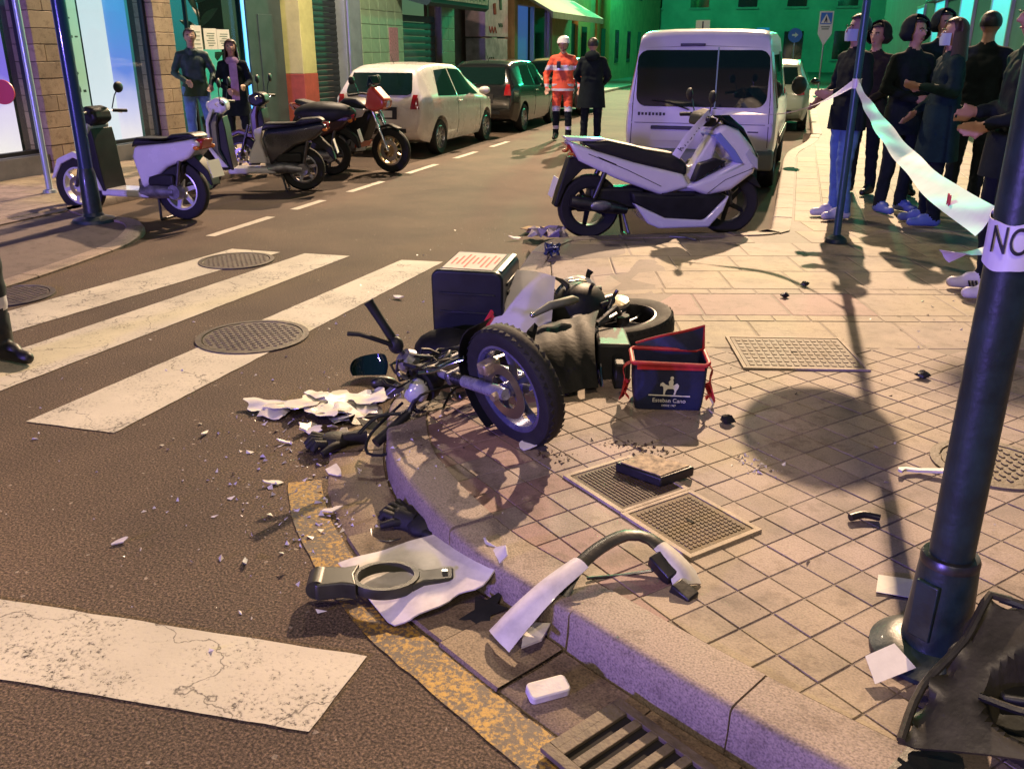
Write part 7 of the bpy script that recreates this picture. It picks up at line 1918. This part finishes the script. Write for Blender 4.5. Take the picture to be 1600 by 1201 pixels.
def person(label, loc, rz, pose, mats, assign=None, h=1.75, vox=0.015, extras=None, group=None, face=True, hair=M_HAIR, hairlen=0.0):
    """local frame: facing -y, x to the figure's left"""
    t = thing('person', label, 'person', loc, rz, group)
    P = dict(hipL=(0.095, 0, 0.93), hipR=(-0.095, 0, 0.93), kneL=(0.11, -0.02, 0.50), kneR=(-0.11, -0.02, 0.50), ankL=(0.12, 0.03, 0.09), ankR=(-0.12, 0.03, 0.09),
             shL=(0.172, 0.0, 1.395), shR=(-0.172, 0.0, 1.395), elL=(0.25, 0.03, 1.14), elR=(-0.25, 0.03, 1.14), wrL=(0.26, -0.06, 0.90), wrR=(-0.26, -0.06, 0.90),
             neck=(0, 0.0, 1.47), head=(0, -0.015, 1.625), toeL=None, toeR=None)
    P.update(pose)
    P = {k: (V(v) if v is not None else None) for k, v in P.items()}
    pr = []
    bulk = P.get('bulk'); bk = bulk.x if bulk else 1.0
    def cap(m, a, b, r0, r1, fl=1.0): pr.append((m, V(a), V(b), r0, r1, fl))
    for s in 'LR':
        cap('leg', P['hip' + s], P['kne' + s], 0.098, 0.072); cap('leg', P['kne' + s], P['ank' + s], 0.070, 0.058)
        an = P['ank' + s]; toe = P['toe' + s] or an + V((0.02 if s == 'L' else -0.02, -0.20, -0.045))
        cap('shoe', an + V((0, 0.03, -0.045)), toe, 0.043, 0.038); cap('shoe', an + V((0, 0.0, -0.03)), an.lerp(toe, 0.5) + V((0, 0, 0.01)), 0.05, 0.042)
        cap('torso', P['sh' + s], P['el' + s], 0.060 * bk, 0.050 * bk); cap('torso', P['el' + s], P['wr' + s], 0.049 * bk, 0.036 * bk)
        w = P['wr' + s]; d = (w - P['el' + s]).normalized()
        cap('skin', w, w + d * 0.065, 0.024, 0.028)
        sd = d.cross(V((0, 1, 0.2))).normalized()
        for k in range(4):
            o = sd * (0.024 * (k - 1.5))
            L = (0.065, 0.075, 0.070, 0.055)[k]
            cap('skin', w + d * 0.08 + o, w + d * (0.08 + L * 0.6) + o + V((0, -0.012, 0)), 0.012, 0.011)
            cap('skin', w + d * (0.08 + L * 0.6) + o + V((0, -0.012, 0)), w + d * (0.08 + L) + o + V((0, -0.032, 0)), 0.011, 0.009)
        cap('skin', w + d * 0.03 + sd * 0.03, w + d * 0.075 + sd * 0.062 + V((0, -0.02, 0)), 0.015, 0.011)
    sh = (P['shL'] + P['shR']) / 2; hp = (P['hipL'] + P['hipR']) / 2
    for x in (-0.075, 0, 0.075):
        cap('torso', sh + V((x * 1.05, 0.005, -0.08)), hp.lerp(sh, 0.45) + V((x * 0.85, 0, 0)), 0.100 * bk, 0.098 * bk)
        cap('torso', hp.lerp(sh, 0.45) + V((x * 0.85, 0, 0)), hp + V((x, 0, 0.03)), 0.098 * bk, 0.108 * bk)
    for q in ('shL', 'shR'): cap('torso', P['neck'] + V((0, 0.01, -0.045)), P[q] + V((0, 0, -0.005)), 0.06 * bk, 0.062 * bk)
    cap('leg', P['hipL'], P['hipR'], 0.105, 0.105)
    hd = P['head']
    cap('skin', P['neck'] + V((0, 0, -0.03)), hd + V((0, 0.01, -0.05)), 0.055, 0.052)
    cap('torso', P['neck'] + V((0.03, 0, -0.03)), P['neck'] + V((-0.03, 0, -0.03)), 0.068, 0.068)
    cap('skin', hd + V((0, 0.015, 0.035)), hd + V((0, 0.02, 0.03)), 0.083, 0.085)
    cap('skin', hd + V((0, -0.012, 0.0)), hd + V((0, -0.025, -0.055)), 0.072, 0.046)
    cap('skin', hd + V((0, -0.085, 0.015)), hd + V((0, -0.10, -0.012)), 0.012, 0.016)
    for sx in (-1, 1): cap('skin', hd + V((sx * 0.078, 0.01, 0.015)), hd + V((sx * 0.076, 0.012, -0.02)), 0.014, 0.011)
    b = MB()
    for m, a, c, r0, r1, fl in pr:
        d = (c - a); L = max(d.length, 1e-4); d = d.normalized() if d.length > 1e-6 else V((0, 0, 1))
        prof_ = [(0.0, -r0)] + [(r0 * math.cos(th), r0 * math.sin(th)) for th in (R(-60), R(-30), 0)] + [(r1 * math.cos(th), L + r1 * math.sin(th)) for th in (0, R(30), R(60))] + [(0.0, L + r1)]
        prof_[0] = (1e-4, -r0); prof_[-1] = (1e-4, L + r1)
        b.lathe(prof_, a, d, n=12)
    tmp = b.build('tmp', None, None, smooth=0)
    rm = tmp.modifiers.new('r', 'REMESH'); rm.mode = 'VOXEL'; rm.voxel_size = vox
    sm = tmp.modifiers.new('s', 'SMOOTH'); sm.iterations = 4; sm.factor = 0.5
    dg = bpy.context.evaluated_depsgraph_get()
    me = bpy.data.meshes.new_from_object(tmp.evaluated_get(dg))
    bpy.data.objects.remove(tmp)
    me.name = 'body'; me.materials.clear()
    nrm = [V(v_.normal) for v_ in me.vertices]
    cos_ = [V(v_.co) for v_ in me.vertices]
    for i_, c_ in enumerate(cos_):              # folds in the clothes
        if 0.13 < c_.z < 1.44:
            n_ = noise.noise(V((c_.x * 9, c_.y * 9, c_.z * 22))) * 0.6 + noise.noise(V((c_.x * 20 + 5, c_.y * 20, c_.z * 14))) * 0.4
            cos_[i_] = c_ + nrm[i_] * (0.013 * n_)
    me.vertices.foreach_set('co', [x for c_ in cos_ for x in c_])
    keys = list(mats.keys())
    for k in keys: me.materials.append(mats[k])
    for p in me.polygons:
        p.use_smooth = True
        c = V(p.center)
        best = None; bd = 1e9
        for m, a, e, r0, r1, fl in pr:
            d, tt = seg_dist(c, a, e)
            d -= lerp(r0, r1, tt)
            if d < bd: bd = d; best = m
        k = assign(c, best) if assign else None
        k = k or best
        p.material_index = keys.index(k) if k in keys else 0
    k_ = h / 1.75
    me.transform(Matrix.Scale(k_, 4))
    body = bpy.data.objects.new('body', me); COL.objects.link(body); body.parent = t
    hd = hd * k_
    if hair is not None:
        def hr(q):
            rows = []
            N = 22
            for i in range(9):
                ph = R(6 + i * 13.3)
                rw = []
                for k in range(N + 1):
                    th = 2 * math.pi * k / N
                    fr = max(0, -math.sin(th))          # towards the face
                    phh = min(ph, R(52) if fr > 0.35 else R(112))
                    if fr <= 0.35 and hairlen == 0: phh = min(ph, R(112))
                    x = 0.094 * math.sin(phh) * math.cos(th); y = 0.104 * math.sin(phh) * math.sin(th) + 0.018; z = 0.10 * math.cos(phh) + 0.036
                    rw.append(hd + V((x, y, z)))
                rows.append(rw)
            q.shell(rows, 0.008)
            if hairlen > 0:
                rows = []
                for i in range(9):
                    v = i / 8
                    rows.append([hd + V(((0.092 + 0.03 * v) * math.cos(th), (0.10 + 0.02 * v) * math.sin(th) + 0.02, 0.03 - hairlen * v + 0.01 * math.sin(th * 7))) for th in [R(-25 + 23 * k) for k in range(11)]])
                q.shell(rows, 0.014)
        part('hair', hair, t, hr, smooth=60)
    if face:
        for sx in (-1, 1):
            e = part('eye', M_SWH, t, lambda q: q.ell(hd + V((sx * 0.032, -0.078, 0.018)), (0.011, 0.006, 0.005), n=10, m=6))
            part('pupil', M_KSHOE, e, lambda q: q.ell(hd + V((sx * 0.032, -0.083, 0.018)), (0.006, 0.003, 0.005), n=8, m=5))
            part('eyebrow', hair or M_HAIR, t, lambda q: q.tube([hd + V((sx * 0.014, -0.086, 0.036)), hd + V((sx * 0.034, -0.085, 0.042)), hd + V((sx * 0.052, -0.076, 0.034))], 0.005, 6))
        part('mouth', mat('lips', (0.30, 0.10, 0.09), 0.5), t, lambda q: q.ell(hd + V((0, -0.074, -0.052)), (0.022, 0.008, 0.006), n=10, m=6))
    if extras: extras(t, P, k_)
    return t
def skirt(name, m, t, z0, z1, r0, r1, k, ry=0.75, wav=0.012, open_=False):
    rows = []
    for i in range(9):
        v = i / 8
        rows.append([(k * lerp(r0, r1, v) * math.cos(th) * (1 + wav * 4 * v * math.sin(5 * th)), k * ry * lerp(r0, r1, v) * math.sin(th) * (1 + wav * 4 * v * math.cos(4 * th)), k * lerp(z0, z1, v)) for th in [2 * math.pi * q / 28 for q in range(29)]])
    return part(name, m, t, lambda b: b.shell(rows, 0.006), smooth=60)
def hood(t, P, k, m):
    hd = P['head'] * k
    rows = []
    for i in range(10):
        ph = R(4 + i * 15.5)
        rows.append([hd + V((0.125 * math.sin(ph) * math.cos(th) * (1 + 0.25 * (ph > 1.9)), 0.135 * math.sin(ph) * math.sin(th) + 0.035, 0.13 * math.cos(ph) + 0.035)) for th in [R(-42 + 26.4 * q) for q in range(11)]])
    part('hood', m, t, lambda b: b.shell(rows, 0.012), smooth=60)
def mask(t, P, k):
    hd = P['head'] * k
    part('face_mask', mat('mask_blue', (0.45, 0.55, 0.62), 0.8), t, lambda b: b.shell([[hd + V((0.085 * math.sin(a), -0.022 - 0.078 * math.cos(a) * (1.0 - 0.12 * abs(v)), -0.04 + 0.048 * v)) for a in [R(-75 + 15 * q) for q in range(11)]] for v in (-1, -0.4, 0.3, 1)], 0.004), smooth=60)
# man in the green jacket by the shop door
def ex_man(t, P, k):
    skirt('jacket_hem', M_GJAC, t, 1.0, 0.84, 0.185, 0.195, k)
    part('collar', M_GJAC, t, lambda b: b.lathe([(0.085, 1.44), (0.088, 1.50), (0.08, 1.51), (0.075, 1.45)], (0, 0, 0), n=20, closed=True))
    part('carrier_bag', mat('white_bag', (0.6, 0.6, 0.66), 0.5, var=0.1, vs=8), t, lambda b: [b.ell((0.20, -0.12, 0.40), (0.12, 0.07, 0.16), n=16, m=10)])
person('man in dark green jacket and blue jeans standing at the shop door', (-8.55, 11.9, LZ), R(40), dict(wrL=(0.20, -0.16, 1.0), elL=(0.27, 0.0, 1.15), wrR=(-0.14, -0.20, 1.05), elR=(-0.27, -0.02, 1.16), kneL=(0.14, -0.06, 0.5), head=(0.0, -0.02, 1.625)), dict(leg=M_JEAN, torso=M_GJAC, skin=M_SKIN, shoe=M_KSHOE), h=1.80, extras=ex_man)
def ex_wom(t, P, k):
    skirt('coat', M_DJAC, t, 1.2, 0.62, 0.17, 0.24, k)
    part('scarf', mat('pink_scarf', (0.40, 0.26, 0.36), 0.85, var=0.2, vs=10, bump=0.3), t, lambda b: [b.lathe([(0.10 * k, 1.40 * k), (0.115 * k, 1.45 * k), (0.085 * k, 1.50 * k), (0.07 * k, 1.44 * k)], n=20, closed=True), b.shell([[(x * k, (-0.15 - 0.03 * math.sin(3 * v) - 0.02 * math.cos(x * 20)) * k, lerp(1.42, 0.86, v) * k) for x in (-0.06, -0.02, 0.03, 0.06)] for v in [q / 8 for q in range(9)]], 0.012)], smooth=60)
person('long haired woman in black coat with pink scarf beside the man', (-8.05, 12.15, LZ), R(35), dict(wrL=(0.15, -0.20, 1.08), elL=(0.25, 0.0, 1.14), wrR=(-0.12, -0.20, 1.02), elR=(-0.25, 0.0, 1.14)), dict(leg=M_DTRO, torso=M_DJAC, skin=M_SKIN, shoe=M_KSHOE), h=1.64, hairlen=0.26, hair=mat('brown_hair', (0.05, 0.025, 0.015), 0.5, bump=0.4, bs=120), extras=ex_wom)
# paramedic
def as_med(c, best):
    z = c.z
    if best == 'torso':
        if 1.21 < z < 1.29 and abs(c.x) < 0.4: return 'refl'
        if 0.93 < z < 0.985: return 'refl'
        return 'torso'
    if best == 'leg':
        if 0.52 < z < 0.60 or 0.20 < z < 0.26: return 'refl'
        return 'torso' if z > 0.60 else 'dark'
    return None
def ex_med(t, P, k):
    hd = P['head'] * k
    part('helmet', mat('helmet_white', (0.75, 0.74, 0.72), 0.3, coat=0.5), t, lambda b: [b.lathe([(0.118, 0.02), (0.118, 0.05), (0.10, 0.11), (0.05, 0.145), (0.001, 0.152)], hd + V((0, 0.01, 0.01)), n=26), b.ell(hd + V((0, -0.08, 0.04)), (0.09, 0.06, 0.008))])
    part('chin_guard', M_KSHOE, t, lambda b: b.tube(catmull([hd + V((-0.09, 0.0, 0.03)), hd + V((-0.07, -0.05, -0.06)), hd + V((0, -0.08, -0.09)), hd + V((0.07, -0.05, -0.06)), hd + V((0.09, 0.0, 0.03))], 0.03), 0.008, 6))
    part('radio', M_KSHOE, t, lambda b: b.box((-0.07, -0.16, 1.34), (0.07, 0.05, 0.12)), bevel=0.008)
    skirt('jacket_hem', M_HVIS, t, 1.02, 0.86, 0.185, 0.205, k)
    b_ = skirt('hem_band', M_REFL, t, 0.905, 0.865, 0.209, 0.212, k)
    part('kit_bag', M_KSHOE, t, lambda b: b.ell((0.30, -0.02, 0.72), (0.07, 0.13, 0.16), n=14, m=8))
person('paramedic in orange high visibility suit and white helmet walking down the road', (-4.13, 16.7, 0.0), R(10), dict(kneL=(0.11, -0.10, 0.51), ankL=(0.12, -0.08, 0.09), ankR=(-0.12, 0.10, 0.10), elL=(0.30, 0.02, 1.14), elR=(-0.30, 0.02, 1.14), wrL=(0.30, -0.08, 0.93), wrR=(-0.28, -0.10, 0.93), bulk=(1.16, 0, 0)), dict(torso=M_HVIS, leg=M_HVIS, dark=M_DTRO, refl=M_REFL, skin=M_SKIN, shoe=M_KSHOE), as_med, h=1.80, extras=ex_med)
# man in black seen from behind
person('person all in black seen from behind beside the white van', (-3.35, 15.6, 0.0), R(185), dict(elL=(0.27, -0.03, 1.15), wrL=(0.16, -0.18, 1.02), elR=(-0.27, -0.03, 1.15), wrR=(-0.16, -0.18, 1.02), bulk=(1.14, 0, 0)), dict(leg=M_DTRO, torso=M_DJAC, skin=M_SKIN, shoe=M_KSHOE), h=1.78, face=False, extras=lambda t, P, k: [skirt('coat', M_DJAC, t, 1.05, 0.66, 0.20, 0.24, k), part('hood', M_DJAC, t, lambda b: b.ell((0, 0.06, 1.47 * k), (0.13, 0.10, 0.09)))])
# onlookers on the right
G = None
person('onlooker in blue jeans and white trainers behind the thin sign post', (0.46, 8.85, PZ), R(-62), dict(wrL=(0.16, -0.24, 1.12), elL=(0.26, -0.02, 1.14), wrR=(-0.18, -0.18, 1.05), elR=(-0.27, 0, 1.15), hipL=(0.085, 0, 0.93), kneL=(0.08, -0.03, 0.5), ankL=(0.085, 0.03, 0.09), kneR=(-0.09, 0.01, 0.5), ankR=(-0.10, 0.04, 0.09), bulk=(1.06, 0, 0)), dict(leg=M_JEAN, torso=M_DJAC, skin=M_SKIN, shoe=M_WSHOE), h=1.76, extras=lambda t, P, k: [skirt('jacket_hem', M_DJAC, t, 1.0, 0.80, 0.19, 0.205, k), mask(t, P, k)])
person('onlooker in dark clothes and blue trainers right of the one in jeans', (0.98, 9.35, PZ), R(35), dict(wrL=(0.14, -0.22, 1.06), elL=(0.26, 0, 1.14), wrR=(-0.10, -0.22, 1.06), elR=(-0.26, 0, 1.14), bulk=(1.06, 0, 0)), dict(leg=M_DTRO, torso=M_DJAC, skin=M_SKIN, shoe=M_BSHOE), h=1.74, extras=lambda t, P, k: [skirt('jacket_hem', M_DJAC, t, 1.0, 0.74, 0.19, 0.215, k), hood(t, P, k, M_DJAC)])
person('onlooker in long dark teal coat between the tape and the pole', (1.22, 8.75, PZ), R(-80), dict(wrL=(0.10, -0.22, 1.20), elL=(0.27, -0.02, 1.16), wrR=(-0.14, -0.18, 0.98), bulk=(1.1, 0, 0)), dict(leg=M_DTRO, torso=mat('teal_coat', (0.009, 0.028, 0.028), 0.85, spec=0.15, var=0.3, vs=6, bump=0.3), skin=M_SKIN, shoe=M_BSHOE), h=1.72, hair=mat('brown_hair', (0.05, 0.025, 0.015), 0.5), hairlen=0.24, extras=lambda t, P, k: [skirt('coat', MATS['teal_coat'], t, 1.05, 0.58, 0.19, 0.24, k), mask(t, P, k)])
person('onlooker in dark jacket farthest back on the right pavement', (1.62, 9.6, PZ), R(150), dict(bulk=(1.1, 0, 0)), dict(leg=M_DTRO, torso=M_DJAC, skin=M_SKIN, shoe=M_KSHOE), h=1.80, extras=lambda t, P, k: skirt('jacket_hem', M_DJAC, t, 1.0, 0.78, 0.19, 0.21, k))
def ex_sneak(t, P, k):
    skirt('jacket_hem', M_DJAC, t, 1.0, 0.74, 0.20, 0.22, k)
    for s in 'LR':
        an = P['ank' + s] * k
        for q in range(3):
            part('shoe_stripe', M_KSHOE, t, lambda b: [b.box(an + V((sx * 0.046, -0.07 - 0.022 * q, -0.04)), (0.008, 0.009, 0.04), Euler((0.35, 0, 0)).to_matrix()) for sx in (-1, 1)])
person('onlooker with white striped trainers standing close behind the dark pole', (1.30, 6.22, PZ), R(-80), dict(wrL=(0.12, -0.2, 1.05), wrR=(-0.12, -0.2, 1.1), bulk=(1.1, 0, 0)), dict(leg=M_DTRO, torso=M_DJAC, skin=M_SKIN, shoe=M_WSHOE), h=1.78, extras=ex_sneak)
person('onlooker in black coat between the dark pole and the house front', (1.72, 7.35, PZ), R(-55), dict(bulk=(1.1, 0, 0)), dict(leg=M_DTRO, torso=M_DJAC, skin=M_SKIN, shoe=M_KSHOE), h=1.76, extras=lambda t, P, k: skirt('coat', M_DJAC, t, 1.05, 0.62, 0.20, 0.235, k))
person('onlooker in grey brown parka seen between the jeans wearer and the hooded one', (0.74, 10.5, PZ), R(-30), dict(wrL=(0.12, -0.2, 1.02), elL=(0.25, 0, 1.14), wrR=(-0.12, -0.2, 1.05), elR=(-0.25, 0, 1.14), bulk=(1.1, 0, 0)), dict(leg=M_DTRO, torso=mat('parka_brown', (0.022, 0.018, 0.015), 0.85, spec=0.15, var=0.3, vs=6, bump=0.3), skin=M_SKIN, shoe=M_KSHOE), h=1.72, extras=lambda t, P, k: [skirt('parka_hem', MATS['parka_brown'], t, 1.0, 0.72, 0.20, 0.22, k), hood(t, P, k, MATS['parka_brown'])])
person('onlooker in dark blue anorak at the back behind the long teal coat', (1.36, 10.6, PZ), R(20), dict(bulk=(1.12, 0, 0)), dict(leg=M_DTRO, torso=mat('anorak_blue', (0.009, 0.015, 0.026), 0.85, spec=0.15, var=0.3, vs=6, bump=0.3), skin=M_SKIN, shoe=M_KSHOE), h=1.84, extras=lambda t, P, k: [skirt('anorak_hem', MATS['anorak_blue'], t, 1.0, 0.78, 0.19, 0.21, k), hood(t, P, k, MATS['anorak_blue'])])
# officer cut by the left picture edge
def as_off(c, best):
    if best == 'leg' and 0.30 < c.z < 0.36: return 'refl'
    return None
person('officer in dark trousers and boots cut by the left picture edge', (-4.06, 3.50, 0.0), R(75), dict(wrL=(0.14, -0.16, 1.05), wrR=(-0.10, -0.18, 1.08), kneR=(-0.10, -0.05, 0.5), ankR=(-0.12, 0.0, 0.09), bulk=(1.1, 0, 0)), dict(leg=mat('officer_navy', (0.008, 0.012, 0.022), 0.7, var=0.2, vs=8, bump=0.3, bs=30), torso=M_DJAC, refl=M_REFL, skin=M_SKIN, shoe=M_KSHOE), as_off, h=1.78, extras=lambda t, P, k: [part('boot_shaft', M_KSHOE, t, lambda b: b.tube([P['ank' + s] * k + V((0, 0, -0.02)), P['ank' + s] * k + V((0, 0, 0.17))], [0.066, 0.072], 16)) for s in 'LR'])
